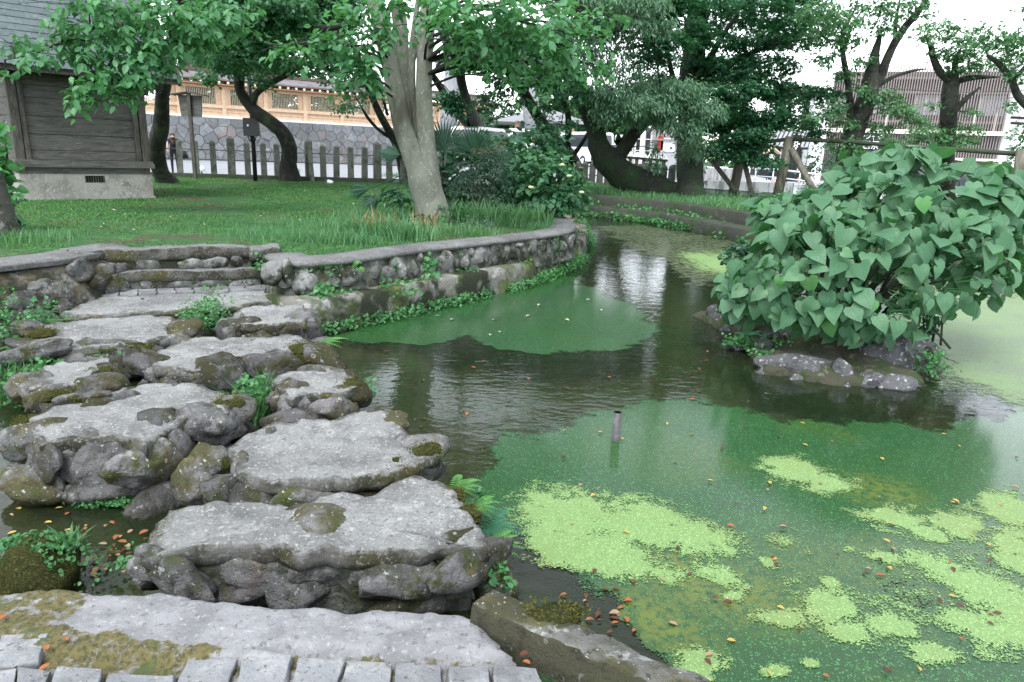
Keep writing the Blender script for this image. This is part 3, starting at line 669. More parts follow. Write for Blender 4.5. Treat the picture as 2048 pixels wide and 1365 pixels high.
for k in range(5):
    p = a0.lerp(a1, (k+.5+random.uniform(-.3, .3))/5)+bn*.02; p.z = .19; rock(ST, p, (random.uniform(.08, .17), .03, random.uniform(.06, .09)), 'stone', math.atan2(sd.y, sd.x), STONE, .2)
    p = lo0.lerp(lo1, (k+.5+random.uniform(-.3, .3))/5)+bn*.02; p.z = -.03; rock(ST, p, (random.uniform(.1, .18), .03, random.uniform(.05, .075)), 'stone', math.atan2(sd.y, sd.x), STONE, .2)
for q in (((498, 495), (562, 492), (560, 500), (500, 505)), ((115, 500), (205, 492), (205, 502), (150, 510)),):
    out = [P(a, b_, LAWN+.02) for a, b_ in q]; out = [p+bn*.12*(1 if k < 2 else 0) for k, p in enumerate(out)]
    me, c, _ = slab_mesh('cheek_stone', out, LAWN+.03, .12, jag=.01, seed=3); link('cheek_stone', me, M['slabmossy'], ST, c-Vector(ST.location))
lp = [P(a, b_, LAND) for a, b_ in ((122, 628), (190, 592), (196, 574), (540, 568), (560, 580), (578, 600), (520, 606), (480, 612), (400, 617), (300, 624), (210, 631), (160, 634))]
me, c, rim = slab_mesh('landing', lp, LAND, .07, jag=.02, rough=.01, seed=21)
ld = link('landing', me, M['concrete'], None, c); ld['kind'] = 'structure'
me2, c2, _ = slab_mesh('landing_core', [c+(p-c)*.96 for p in rim[::3]], LAND-.075, .5, jag=.03, seed=22); link('landing_core', me2, M['mortar'], ld, c2-c)
for k in range(16):
    p = lp[11].lerp(lp[5], (k+.5)/16); p = Vector((p.x, p.y, LAND-.13)); rock(ld, p, (random.uniform(.1, .2), .1, .07), 'stone', .15, STONE, .3)
for r_ in range(2):            # crazy paved strip under the steps
    for k in range(9):
        u0, u1 = (k+random.uniform(.02, .08))/9, (k+1)/9; p = lo0.lerp(lo1, u0); q = lo0.lerp(lo1, u1)
        o1, o2 = -.03-.15*r_, -.165-.15*r_
        pts = [p+bn*o1, q+bn*o1, q+bn*o2-sd*random.uniform(0, .03), p+bn*o2]; pts = [Vector((v.x, v.y, LAND+.012)) for v in pts]
        cc = sum(pts, Vector())/4; mb = MB().prism([v-Vector((0, 0, .02)) for v in pts], (0, 0, .03)); mb.build('paving_stone', M['cutstone'], ld)
# ---------------------------------------------------------------- far bank wall
FW = thing('retaining_wall', 'dark damp two tier wall along the far bank under the trees', 'retaining wall', (fb[1].x, fb[1].y, WATER-.2))
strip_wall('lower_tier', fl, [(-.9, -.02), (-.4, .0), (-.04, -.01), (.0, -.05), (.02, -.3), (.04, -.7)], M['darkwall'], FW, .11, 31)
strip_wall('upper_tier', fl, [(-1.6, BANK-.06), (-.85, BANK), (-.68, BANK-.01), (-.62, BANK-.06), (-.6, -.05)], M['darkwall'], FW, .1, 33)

# ================================================================== BUILDINGS AND STREET FURNITURE
M['plank'] = surf('old_grey_plank', (.085, .085, .078), [((.05, .05, .047), 2.2, .45, .65), ((.13, .13, .12), 6, .54, .7)], rough=.85, bump=[(6, .006)], objvar=.14, vecscale=(1, 1, 9))
M['oldpost'] = surf('old_dark_post', (.07, .066, .058), [((.035, .034, .03), 5, .45, .65), ((.12, .115, .1), 9, .56, .7)], rough=.85, bump=[(8, .006)], vecscale=(4, 4, .6))
M['footing'] = surf('hut_concrete', (.25, .25, .23), [((.17, .17, .15), 1.8, .45, .65), ((.1, .11, .07), 2.6, .58, .72), ((.32, .32, .3), 20, .52, .66)], rough=.9, bump=[(30, .004)])
M['shingle'] = surf('blue_grey_roof_board', (.085, .112, .118), [((.06, .08, .085), 3, .45, .65), ((.115, .14, .147), 8, .52, .68)], rough=.6, bump=[(30, .003)], objvar=.09)
M['black'] = surf('black_painted_metal', (.012, .013, .014), [], rough=.5)
M['dark'] = surf('dark_void', (.015, .016, .017), [], rough=.9)
M['granite'] = surf('weathered_granite_post', (.085, .095, .082), [((.13, .14, .125), 5, .5, .66), ((.045, .055, .04), 2.4, .5, .65), ((.18, .19, .175), 30, .6, .7)], rough=.9, bump=[(25, .006)], objvar=.15)
M['newwood'] = surf('fresh_cypress', (.62, .45, .31), [((.54, .38, .25), 4, .45, .65)], rough=.6, objvar=.06)
M['newwood2'] = surf('stained_cypress', (.33, .155, .075), [], rough=.6)
M['copper'] = surf('grey_brown_roof_sheet', (.125, .115, .12), [((.16, .152, .16), 1.2, .45, .6)], rough=.6)
M['ridge'] = surf('brown_ridge_sheet', (.09, .06, .055), [], rough=.5)
M['white'] = surf('white_paint', (.78, .79, .8), [], rough=.5)
M['masonry'] = surf('dry_masonry_stone', (.16, .17, .178), [((.215, .225, .232), 1.4, .5, .66), ((.115, .122, .13), 3, .5, .66), ((.19, .165, .16), .9, .58, .68)], rough=.9, bump=[(6, .03)], objvar=.22)
M['joint'] = surf('masonry_joint', (.03, .032, .033), [], rough=1)
M['asphalt'] = surf('pale_worn_asphalt', (.24, .26, .28), [((.2, .215, .23), 1.2, .45, .65), ((.28, .3, .315), 25, .52, .66)], rough=.9)
M['gravel'] = surf('pale_parking_gravel', (.32, .34, .36), [((.26, .28, .3), .7, .45, .65), ((.38, .39, .4), 20, .5, .66)], rough=.95)
M['carwhite'] = surf('white_car_paint', (.8, .81, .83), [], rough=.18, spec=.6)
M['carblue'] = surf('slate_blue_car_paint', (.1, .13, .2), [], rough=.2, spec=.6)
M['glass'] = surf('dark_window_glass', (.03, .04, .05), [], rough=.06, spec=.7)
M['paleglass'] = surf('curtained_window_glass', (.33, .38, .4), [], rough=.15, spec=.6)
M['tyre'] = surf('rubber', (.02, .02, .02), [], rough=.9)
M['redlamp'] = surf('red_lamp_plastic', (.55, .03, .02), [], rough=.3)
M['steel'] = surf('galvanised_steel', (.5, .53, .56), [], rough=.35, metallic=.6)
M['slat'] = surf('grey_brown_louvre', (.22, .195, .19), [], rough=.7)
M['facade'] = surf('mauve_brown_cladding', (.13, .112, .115), [], rough=.8)
M['cream'] = surf('cream_beam', (.62, .56, .5), [], rough=.7)
M['plaster'] = surf('tan_plaster', (.55, .38, .24), [((.5, .34, .21), 1, .45, .65)], rough=.9)
M['greyroof'] = surf('pale_grey_metal_roof', (.3, .31, .33), [], rough=.4)
M['orange'] = surf('orange_red_plastic', (.75, .09, .03), [], rough=.5)
M['timber'] = surf('weathered_round_timber', (.13, .125, .10), [((.2, .19, .16), 5, .5, .66), ((.07, .07, .055), 3, .5, .65)], rough=.9, bump=[(20, .006)], vecscale=(3, 3, .6))
M['bamboo'] = surf('bleached_pole', (.4, .38, .3), [], rough=.7)

def sheet(name, poly, z, mat):
    o = link(name, arr_mesh(name, [(p[0], p[1], z) for p in poly], [list(range(len(poly)))]), mat); o['kind'] = 'structure'; return o
# ---------------------------------------------------------------- roads beyond the lawn and bank
f0, f1 = P(300, 353, LAWN), P(815, 367, LAWN); fd = (f1-f0).normalized(); fn = Vector((-fd.y, fd.x, 0))
p0 = f0-fd*16+fn*.35; p1 = f1+fd*4+fn*.35
RW0 = P(370, 321, LAWN+.03); RVD = ray(2910, 387); RVD.z = 0; RVD.normalize()
sheet('road', [p0, p1, RW0+RVD*34, RW0-RVD*22], LAWN+.03, M['asphalt'])
pk = arr_mesh('parking_ground', [(-3, 37, LAWN+.02), (8, 36, BANK+.02), (17, 36, ROAD+.05), (70, 36, ROAD+.05), (-3, 42, 1.1), (9, 42, 1.1), (17, 42, ROAD+.06), (70, 42, ROAD+.06), (-14, 160, 1.1), (30, 160, 1.1), (55, 160, ROAD+.06), (200, 160, ROAD+.06)], [[a, a+1, a+5, a+4] for a in (0, 1, 2, 4, 5, 6)])
link('parking_ground', pk, M['gravel'])['kind'] = 'structure'
PARK = 1.1
sheet('pavement', [P(1380, 392, .05)+Vector((1, 13, 0)), (40, 43), (60, 52), (22, 54), (13.5, 50)], ROAD+.1, M['asphalt'])

# ---------------------------------------------------------------- the old plank hut
A = P(45, 401, LAWN); B = P(308, 397, LAWN)
e1 = (B-A).normalized(); e2 = Vector((-e1.y, e1.x, 0)); W = (B-A).length; DP = 2.5
HUT = thing('plank_hut', 'weathered grey plank hut with a shingled roof on a concrete footing', 'hut', A, rotz=math.atan2(e1.y, e1.x))
def hp(x, y, z): return A+e1*x+e2*y+Vector((0, 0, z))
hr = math.atan2(e1.y, e1.x); HR = Matrix.Rotation(hr, 3, 'Z')
def hbox(name, x0, x1, y0, y1, z0, z1, mat, parent=None):
    me = MB().box((0, 0, 0), (x1-x0, y1-y0, z1-z0)).build(name, mat, None, (0, 0, 0))
    me.parent = parent or HUT; me.location = ((x0+x1)/2, (y0+y1)/2, (z0+z1)/2)
    if parent: me.location = Vector(me.location)-Vector(parent.location)
    return me
hf = on_wall(180, 349, A, e1).z-LAWN          # footing height
sil = on_wall(180, 326, A, e1).z-LAWN
zt = on_wall(180, 166, A, e1).z-LAWN          # wall head
# footing with a grilled vent
vx0 = (on_wall(170, 355, A, e1)-A).dot(e1); vx1 = (on_wall(210, 355, A, e1)-A).dot(e1)
vz0 = on_wall(190, 366, A, e1).z-LAWN; vz1 = on_wall(190, 352, A, e1).z-LAWN
hbox('footing', 0, vx0, 0, DP, -.2, hf, M['footing']); hbox('footing', vx1, W, 0, DP, -.2, hf, M['footing'])
hbox('footing', vx0, vx1, 0, .5, -.2, vz0, M['footing']); hbox('footing', vx0, vx1, 0, .5, vz1, hf, M['footing'])
hbox('footing', -.03, W+.03, -.03, DP, -.2, .05, M['footing'])
vent = hbox('vent', vx0, vx1, .12, .14, vz0, vz1, M['dark'])
for k in range(8):
    xx = vx0+(vx1-vx0)*(k+.5)/8; hbox('vent_bar', xx-.009, xx+.009, .03, .05, vz0, vz1, M['oldpost'], vent)
hbox('base_board', .03, W-.03, .03, DP-.03, hf, sil-.1, M['plank'])
for xx in (0.02, W-.14): hbox('base_block', xx, xx+.12, .005, .12, hf+.004, sil-.1, M['oldpost'])
hbox('sill_beam', -.06, W+.06, -.07, DP+.06, sil-.1, sil-.005, M['plank'])
hbox('sill_cap', -.04, W+.04, -.045, DP+.04, sil-.005, sil+.045, M['plank'])
zs = sil+.045
pl_z = [zs]+[on_wall(170, y, A, e1).z-LAWN for y in (303, 272, 237, 202, 178)]+[zt+.12]
for k in range(len(pl_z)-1):
    hbox('plank', .1, W-.1, .06+.006*random.random(), .1, pl_z[k]+.006, pl_z[k+1]-.004, M['plank'])
    hbox('plank', .06, .1, .1, DP-.1, pl_z[k]+.006, pl_z[k+1]-.004, M['plank'])
    hbox('plank', W-.1, W-.06, .1, DP-.1, pl_z[k]+.006, pl_z[k+1]-.004, M['plank'])
hbox('back_wall', .1, W-.1, DP-.1, DP-.05, zs, zt, M['plank'])
hbox('core_lining', .105, W-.105, .105, DP-.105, zs, zt+.1, M['dark'])
for xx in (.0, W-.15):
    for yy in (0, DP-.15): hbox('corner_post', xx, xx+.15, yy, yy+.15, zs, zt+.15, M['oldpost'])
hbox('corner_post', .17, .25, -.012, .06, zs, zt+.1, M['oldpost']); hbox('corner_post', W-.27, W-.18, .0, .06, zs, zt+.1, M['oldpost'])
hbox('wall_plate', -.1, W+.42, .0, .14, zt-.02, zt+.14, M['oldpost'])
hbox('bracket', W, W+.1, .02, .12, zt-.16, zt-.03, M['oldpost']); hbox('bracket', W+.3, W+.38, .02, .12, zt-.1, zt-.02, M['oldpost'])
# roof: steep gable, courses of roof boards
OV, RO = .55, .58                        # eaves overhang, verge overhang
ev_z = (on_wall(180, 152, A-e2*OV, e1).z-LAWN)
PT = math.radians(47)
rf = hbox('roof', -RO, W+RO, -OV+.05, -OV+.1, ev_z-.02, ev_z+.12, M['oldpost'])
def roof_pt(x, s, h): return Vector((x, -OV+s*math.cos(PT)-h*math.sin(PT), ev_z+.08+s*math.sin(PT)+h*math.cos(PT)))
SL = (DP/2+OV)/math.cos(PT)
def slope_panel(name, x0, x1, s0, s1, h0, h1, h2, mat, mirror=False):
    v = []
    for x in (x0, x1):
        for s_, h in ((s0, h0), (s1, h2), (s1, h2+h1), (s0, h0+h1)):
            q = roof_pt(x, s_, h)
            if mirror: q.y = DP-q.y
            v.append(q-Vector(rf.location))
    return link(name, (lambda me: (me.from_pydata([tuple(p) for p in v], [], [(0, 1, 2, 3), (7, 6, 5, 4), (0, 4, 5, 1), (1, 5, 6, 2), (2, 6, 7, 3), (3, 7, 4, 0)]), me)[1])(bpy.data.meshes.new(name)), mat, rf)
slope_panel('roof_deck', -RO, W+RO, .0, SL, -.1, .09, -.1, M['oldpost']); slope_panel('roof_deck', -RO, W+RO, .0, SL, -.1, .09, -.1, M['oldpost'], True)
CR = .185; ncr = int(SL/CR)
for c_ in range(ncr):
    xx = -RO-random.uniform(0, .5)
    while xx < W+RO:
        x2 = min(xx+random.uniform(.55, .75), W+RO); x1_ = max(xx, -RO)
        if x2-x1_ > .03: slope_panel('roof_board', x1_+.002, x2-.002, c_*CR-.01, (c_+1)*CR+.02, .012+random.uniform(0, .003), .013, .0, M['shingle'])
        xx = x2 if x2 < W+RO else 99
slope_panel('roof_sheet', -RO, W+RO, 0, SL, .0, .02, .0, M['shingle'], True)
slope_panel('verge_board', W+RO, W+RO+.04, -.02, SL, -.16, .2, -.16, M['oldpost']); slope_panel('verge_board', -RO-.04, -RO, -.02, SL, -.16, .2, -.16, M['oldpost'])
slope_panel('verge_board', W+RO, W+RO+.04, -.02, SL, -.16, .2, -.16, M['oldpost'], True)
gp = MB(); gh = ev_z+.0
for xx in (.03, W-.09):
    gp.prism([Vector((xx, .0, zt+.1)), Vector((xx, DP, zt+.1)), Vector((xx, DP/2, ev_z+SL*math.sin(PT)-.05))], (.05, 0, 0))
go = gp.build('gable_wall', M['plank'], None, (0, 0, 0)); go.parent = HUT

# pale building edge behind the hut at the frame edge
q0 = D(-60, 330, 24); bb = thing('storehouse', 'pale boarded storehouse glimpsed behind the plank hut corner', 'storehouse', (q0.x-2.5, 25, LAWN))
for k in range(7): MB().box((q0.x-2.5, 25, LAWN+.25+.5*k), (6.5, 3, .485)).build('wall_board', M['masonry'], bb)

# ---------------------------------------------------------------- granite post fence along the lawn
M['rust'] = surf('dark_iron_rail', (.04, .04, .04), [], rough=.7)
def granite_post(h, w_=.2, cap=.06):
    v = []; k = w_/2
    for z, s_ in ((-.1, 1.02), (h-cap, .98), (h, .25)):
        for x, y in ((-k, -k), (k, -k), (k, k), (-k, k)): v.append((x*s_, y*s_, z))
    f = [(0, 1, 5, 4), (1, 2, 6, 5), (2, 3, 7, 6), (3, 0, 4, 7), (4, 5, 9, 8), (5, 6, 10, 9), (6, 7, 11, 10), (7, 4, 8, 11), (8, 9, 10, 11)]
    me = bpy.data.meshes.new('post'); me.from_pydata(v, [], f); me.materials.append(M['granite']); return me
GF = thing('stone_post_fence', 'row of square granite posts threaded with thin rails behind the lawn', 'fence', f0)
hs_ = on_wall(512, 285, f0, fd).z-LAWN; ht_ = on_wall(464, 273, f0, fd).z-LAWN
ps, pt_ = granite_post(hs_), granite_post(ht_, .26, .09)
xs_ = [328, 362, 395, 429, 464.6, 497, 529, 555, 588, 619, 647, 673, 702, 729, 755, 779, 806, 832, 858, 884]
fa = math.atan2(fd.y, fd.x)
for k, px in enumerate(xs_):
    q = on_wall(px, 355, f0, fd); tall = px in (464.6, 619, 755, 884)
    link('post', pt_ if tall else ps, None, GF, Vector((q.x, q.y, LAWN))-f0, (random.uniform(-.015, .015), random.uniform(-.02, .02), fa+.25))
L_ = (f1-f0).length
for zz in (on_wall(500, 303, f0, fd).z, on_wall(500, 322, f0, fd).z):
    a = f0+Vector((0, 0, zz-LAWN)); MB().tube([a, a+fd*(L_+2)], .018, 6).build('rail', M['rust'], GF)
MB().beam(f0+Vector((0, 0, .05))-fd*1, f1+fd*2+Vector((0, 0, .05)), .35, .2).build('base_kerb', M['darkwall'], GF)
for px, lean in ((334, .45), (627, .35)):
    q = on_wall(px, 355, f0, fd); q.z = LAWN
    MB().beam(q-fn*.5-Vector((0, 0, .1)), q-fn*.12+fd*-.12+Vector((0, 0, hs_*.95)), .16, .14, fn).build('raking_stay', M['granite'], GF)
# small things by the fence
q = P(404, 350, LAWN)
o = thing('floodlight', 'small white floodlight on the ground in front of the granite posts', 'floodlight', q)
MB().tube([q+Vector((0, 0, .0)), q+Vector((0, 0, .16))], .03).build('stake', M['black'], o); MB().tube([q+Vector((-.1, -.02, .16)), q+Vector((.1, -.08, .26))], [.07, .12], 10).build('lamp_head', M['white'], o)
q1 = P(660, 367, LAWN); rk = lump(None, q1+Vector((0, 0, .05)), (.14, .09, .08), M['white'], 'white_stone', 5, 2, .5); tag(rk, 'small white stone lying on the grass near the granite posts', 'stone')

# ---------------------------------------------------------------- dark pole with meter box; wooden notice board
q = P(513, 362, LAWN); q = q-fn*.25
LP = thing('lamp_pole', 'tall black pole carrying a grey meter box behind the lawn', 'pole', q)
top = D(497, 88, q.y); hgt = top.z-q.z
MB().tube([q, q+Vector((0, 0, hgt))], [.075, .06], 10).build('pole', M['black'], LP)
MB().tube([q+Vector((0, 0, hgt)), q+Vector((0, 0, hgt+.12)), q+Vector((0, 0, hgt+.35)), q+Vector((0, 0, hgt+.42))], [.06, .2, .14, .03], 10).build('lantern', M['black'], LP)
bz0 = D(513, 273, q.y-.15).z; bz1 = D(513, 237, q.y-.15).z
bx = MB().box((q.x+.02, q.y-.15, (bz0+bz1)/2), (.5, .22, bz1-bz0)).build('meter_box', surf('dark_grey_box', (.02, .022, .024), [], rough=.5), LP)
MB().box((q.x-.06, q.y-.265, (bz0+bz1)/2+.05), (.05, .012, .06)).build('lock', M['steel'], bx)
for dx in (-.12, -.04, .08, .16): MB().tube([(q.x+dx, q.y-.12, bz0), (q.x+dx*.8, q.y-.12, bz0-.12), (q.x+dx*.3, q.y-.06, bz0-.2)], .018, 6).build('conduit', M['black'], LP)
q = P(395, 357, LAWN)-fn*.3
NB = thing('notice_board', 'old grey wooden notice board with a little roof on a single post', 'notice board', q)
zt_ = D(385, 188, q.y).z; zb_ = D(392, 234, q.y).z
MB().box((q.x, q.y-.02, (q.z+zt_)/2), (.11, .11, zt_-q.z)).build('post', M['oldpost'], NB)
MB().prism([(q.x-.42, q.y+.06, zt_-.05), (q.x+.42, q.y+.06, zt_-.05), (q.x+.36, q.y+.06, zb_), (q.x-.36, q.y+.06, zb_)], (0, .05, 0)).build('board', M['plank'], NB)
MB().prism([(q.x-.6, q.y-.15, zt_-.07), (q.x, q.y-.15, zt_+.03), (q.x+.6, q.y-.15, zt_-.07), (q.x+.6, q.y-.15, zt_-.03), (q.x, q.y-.15, zt_+.075), (q.x-.6, q.y-.15, zt_-.03)], (0, .4, 0)).build('roof', M['oldpost'], NB)

# ---------------------------------------------------------------- shrine precinct wall: masonry below, roofed cypress screen above
w0 = P(370, 321, LAWN+.03); vd = ray(2910, 387); vd.z = 0; vd.normalize()
s_end = (on_wall(955, 240, w0, vd)-w0).dot(vd); s_beg = (on_wall(180, 300, w0, vd)-w0).dot(vd)
vn = Vector((-vd.y, vd.x, 0))                 # away from the camera
def wp(s_, o_, z): return w0+vd*s_+vn*o_+Vector((0, 0, z-w0.z))
def wz(px, py): return on_wall(px, py, w0, vd).z
z_st = wz(480, 240.5)                          # top of masonry
SW = thing('masonry_wall', 'long wall of fitted blue grey stones under the cypress screen', 'stone wall', wp(0, 0, LAWN))
MB().beam(wp(s_beg, .3, (LAWN+z_st)/2), wp(s_end, .3, (LAWN+z_st)/2), .5, z_st-LAWN-.02).build('joint_bed', M['joint'], SW)
# fitted polygonal stones: relaxed Voronoi cells
hh = z_st-LAWN; seeds = []
ln = s_end-s_beg; cell = hh/4.3
for r_ in range(5):
    for k in range(int(ln/(cell*1.25))+2):
        seeds.append([s_beg+(k+.5*(r_ % 2))*cell*1.25+random.uniform(-.38, .38)*cell, LAWN+(r_+.5)*hh/5+random.uniform(-.33, .33)*hh/5])
def clip(poly, a, b_):
    mx_, my = (a[0]+b_[0])/2, (a[1]+b_[1])/2; nx_, ny_ = b_[0]-a[0], b_[1]-a[1]; out = []
    for i in range(len(poly)):
        p, q = poly[i], poly[(i+1) % len(poly)]
        dp = (p[0]-mx_)*nx_+(p[1]-my)*ny_; dq = (q[0]-mx_)*nx_+(q[1]-my)*ny_
        if dp <= 0: out.append(p)
        if dp*dq < 0: t = dp/(dp-dq); out.append((p[0]+(q[0]-p[0])*t, p[1]+(q[1]-p[1])*t))
    return out
nstone = 0
for i, sd_ in enumerate(seeds):
    c_ = [(sd_[0]-2, LAWN-.1), (sd_[0]+2, LAWN-.1), (sd_[0]+2, z_st), (sd_[0]-2, z_st)]
    for j, t in enumerate(seeds):
        if i != j and abs(t[0]-sd_[0]) < 3.2*cell and c_: c_ = clip(c_, sd_, t)
    if len(c_) < 3: continue
    cx_ = sum(p[0] for p in c_)/len(c_); cz_ = sum(p[1] for p in c_)/len(c_); k = len(c_)
    V = []
    for sc_, o_ in ((.972, .06), (.96, -.005), (.9, -.015-.015*random.random())):
        V += [tuple(wp(cx_+(p[0]-cx_)*sc_, o_, cz_+(p[1]-cz_)*sc_)-wp(cx_, 0, cz_)) for p in c_]
    Fq = [(a+r*k, (a+1) % k+r*k, (a+1) % k+(r+1)*k, a+(r+1)*k) for r in (0, 1) for a in range(k)]+[tuple(range(2*k, 3*k))]
    me = bpy.data.meshes.new('stone'); me.from_pydata(V, [], Fq); me.validate()
    link('stone', me, M['masonry'], SW, wp(cx_, 0, cz_)-Vector(SW.location)); nstone += 1
# cypress screen
z0 = z_st; zsk = wz(480, 226); zs1 = wz(480, 219); zw0 = wz(520, 215.5); zw1 = wz(520, 184); zpl = wz(480, 175.5); zrf = wz(480, 166); zrt = wz(480, 148)
CS = thing('roofed_screen_wall', 'pale cypress screen wall with slatted windows under a long sheet roof', 'screen wall', wp(0, 0, z0))
def wbeam(name, s0, s1, o_, za, zb, th, mat, parent=None): return MB().beam(wp(s0, o_, (za+zb)/2), wp(s1, o_, (za+zb)/2), th, zb-za).build(name, mat, parent or CS)
wbeam('sill_beam', s_beg, s_end, .2, z0+.02, z0+.2, .34, M['white'])
wbeam('flashing', s_beg, s_end, .05, z0, z0+.06, .12, surf('dark_flashing', (.16, .18, .2), []))
wbeam('lower_panel', s_beg, s_end, .26, z0+.2, zs1, .1, M['newwood'])
wbeam('panel_rail', s_beg, s_end, .22, zsk-.02, zsk+.06, .12, M['newwood'])
wbeam('sill_rail', s_beg, s_end, .17, zs1, zw0, .26, M['newwood'])
wbeam('head_beam', s_beg, s_end, .22, zw1, zpl, .2, M['newwood'])
def sx(px, py=205): return (on_wall(px, py, w0, vd)-w0).dot(vd)
edges = [(sx(330), sx(352))]+[(sx(a), sx(b_)) for a, b_ in ((372, 434), (458, 520), (543, 600), (621, 674), (695, 742))]
wd_ = sum(b_-a for a, b_ in edges[1:])/5; gp_ = (edges[-1][0]-edges[1][0])/4
wins = [edges[1][0]+gp_*k for k in range(-3, 14)]
wins = [x for x in wins if x > s_beg and x+wd_ < s_end]
for k, x in enumerate(wins):
    mid = x+wd_+(gp_-wd_)/2
    for o__, wq in ((0, .26),):
        MB().box(wp(mid, .2, (z0+.1+zpl)/2), (.3, .3, zpl-z0-.1), math.atan2(vd.y, vd.x)).build('post', M['newwood'], CS)
    wbeam('infill_board', x+wd_, x+gp_, .3, zw0, zw1, .08, M['newwood'])
    wf = wbeam('window', x, x+wd_, .36, zw0, zw0+.05, .08, M['newwood'])
    wbeam('frame', x, x+.06, .28, zw0+.05, zw1, .12, M['newwood'], wf); wbeam('frame', x+wd_-.06, x+wd_, .28, zw0+.05, zw1, .12, M['newwood'], wf)
    mb = MB(); ns = 17
    for j in range(ns): sx_ = x+.06+(wd_-.12)*(j+.5)/ns; mb.box(wp(sx_, .34, (zw0+zw1)/2), (.045, .05, zw1-zw0), math.atan2(vd.y, vd.x))
    so_ = mb.build('slat', surf('bleached_slat', (.42, .36, .27), []) if k == 0 else bpy.data.materials['bleached_slat'], wf); so_['kind'] = 'stuff'
RFz = zrf
wbeam('eaves_board', s_beg, s_end+1.0, -.55, zrf-.02, zrf+.1, .08, M['newwood2'])
wbeam('eaves_soffit', s_beg, s_end+1.0, -.1, zpl+.02, zpl+.1, .9, M['newwood2'])
mb = MB(); mb2 = MB(); nr = int((s_end+1-s_beg)/.62)
for k in range(nr):
    s_ = s_beg+.3+k*.62
    mb.beam(wp(s_, -.5, zrf-.12), wp(s_, .3, zrf+.06), .12, .12); mb2.box(wp(s_, -.525, zrf-.125), (.15, .05, .15), math.atan2(vd.y, vd.x))
mb.build('rafter', M['newwood2'], CS)['kind'] = 'stuff'; mb2.build('rafter_end', M['white'], CS)['kind'] = 'stuff'
MB().prism([wp(s_beg, -.62, zrf+.1), wp(s_beg, .25, zrt), wp(s_beg, 1.1, zrf+.1), wp(s_beg, 1.1, zrf+.02), wp(s_beg, -.62, zrf+.02)], vd*(s_end+1.3-s_beg)).build('roof', M['copper'], CS)
MB().beam(wp(s_beg, .25, zrt+.06), wp(s_end+1.3, .25, zrt+.06), .3, .2).build('ridge', M['ridge'], CS)

# ---------------------------------------------------------------- stone torii
M['torii'] = surf('grey_torii_stone', (.2, .215, .23), [((.15, .165, .18), 1, .45, .65), ((.24, .25, .26), 6, .5, .66)], rough=.85)
YT = 46.0
TG = thing('torii_gate', 'tall grey stone torii gate half hidden behind the tree leaves', 'torii', D(982, 350, YT))
cl = [(D(893, 300, YT), D(909, 105, YT)), (D(1072, 305, YT), D(1050, 120, YT))]
for a, b_ in cl: MB().tube([Vector((a.x-(b_.x-a.x)*.35, YT, ROAD)), b_], [.6, .5], 20).build('pillar', M['torii'], TG)
xc = (cl[0][1].x+cl[1][1].x)/2; hw = (cl[1][1].x-cl[0][1].x)/2
zn0, zn1 = D(930, 141, YT).z, D(930, 124, YT).z
MB().box((xc, YT, (zn0+zn1)/2), (hw*2+2.3, .55, zn1-zn0)).build('tie_beam', M['torii'], TG)
zz_ = D(909, 96, YT).z
mb = MB(); mb3 = MB(); n_ = 14
for j in range(n_):
    t0, t1 = -1+2*j/n_, -1+2*(j+1)/n_; Hh = hw+1.35
    def zc(t): return zz_+.42*abs(t)**2.4
    for mbx, za, zb, wd2, hk in ((mb, 0, .62, .7, .9), (mb3, .63, 1.05, 1.0, .99)):
        mbx.prism([(xc+t0*Hh*hk, YT-wd2/2, zc(t0)+za), (xc+t1*Hh*hk, YT-wd2/2, zc(t1)+za), (xc+t1*Hh*hk*1.01, YT-wd2/2, zc(t1)+zb), (xc+t0*Hh*hk*1.01, YT-wd2/2, zc(t0)+zb)], (0, wd2, 0))
mb.build('lintel', M['torii'], TG); mb3.build('top_lintel', M['torii'], TG)
for a, b_ in cl: MB().box((b_.x+(.45 if b_.x > xc else -.45), YT, (zn0+zn1)/2+.55), (.4, .6, .3)).build('wedge', M['torii'], TG)

# ================================================================== THE FAR SIDE: building, shop, cars, people, rails
# ---------------------------------------------------------------- louvred building
L0 = D(1654, 258, 76); R0 = D(2012, 276, 71); gd = R0-L0; gd.z = 0; GL = gd.length; gd.normalize(); gn = Vector((-gd.y, gd.x, 0)); ga = math.atan2(gd.y, gd.x)
LB = thing('louvred_building', 'broad brown building faced with vertical louvres and horizontal cream rails', 'building', Vector((L0.x, L0.y, ROAD)))
def gs(px, py): q = on_wall(px, py, L0, gd); return (q-L0).dot(gd), q.z
def gbox(name, s0, s1, za, zb, o_, th, mat, parent=None): return MB().box(L0+gd*(s0+s1)/2+gn*o_+Vector((0, 0, (za+zb)/2-L0.z)), (s1-s0, th, zb-za), ga).build(name, mat, parent or LB)
ztop = gs(1760, 132)[1]; zb0 = gs(1800, 264)[1]
gbox('wall', 0, GL, ROAD, ztop-.5, 5.4, 10, M['facade'])
gbox('end_pier', -1.6, -.05, ROAD, ztop-.3, 5, 12, M['white'])
for yy in (156, 184, 241): z = gs(1700, yy)[1]; gbox('rail', 0, GL, z-.12, z+.12, .1, .25, M['slat'])
gbox('cream_beam', -.4, GL, zb0-.2, zb0+.2, -.3, .5, M['cream'])
for px in (1648, 1770, 1815, 1905, 1945, 1988):
    s_ = gs(px, 250)[0]; gbox('drain_pipe', s_-.09, s_+.09, zb0, zb0+1.9, -.1, .12, M['cream'])
zw0_, zw1_ = gs(1850, 230)[1], gs(1850, 190)[1]
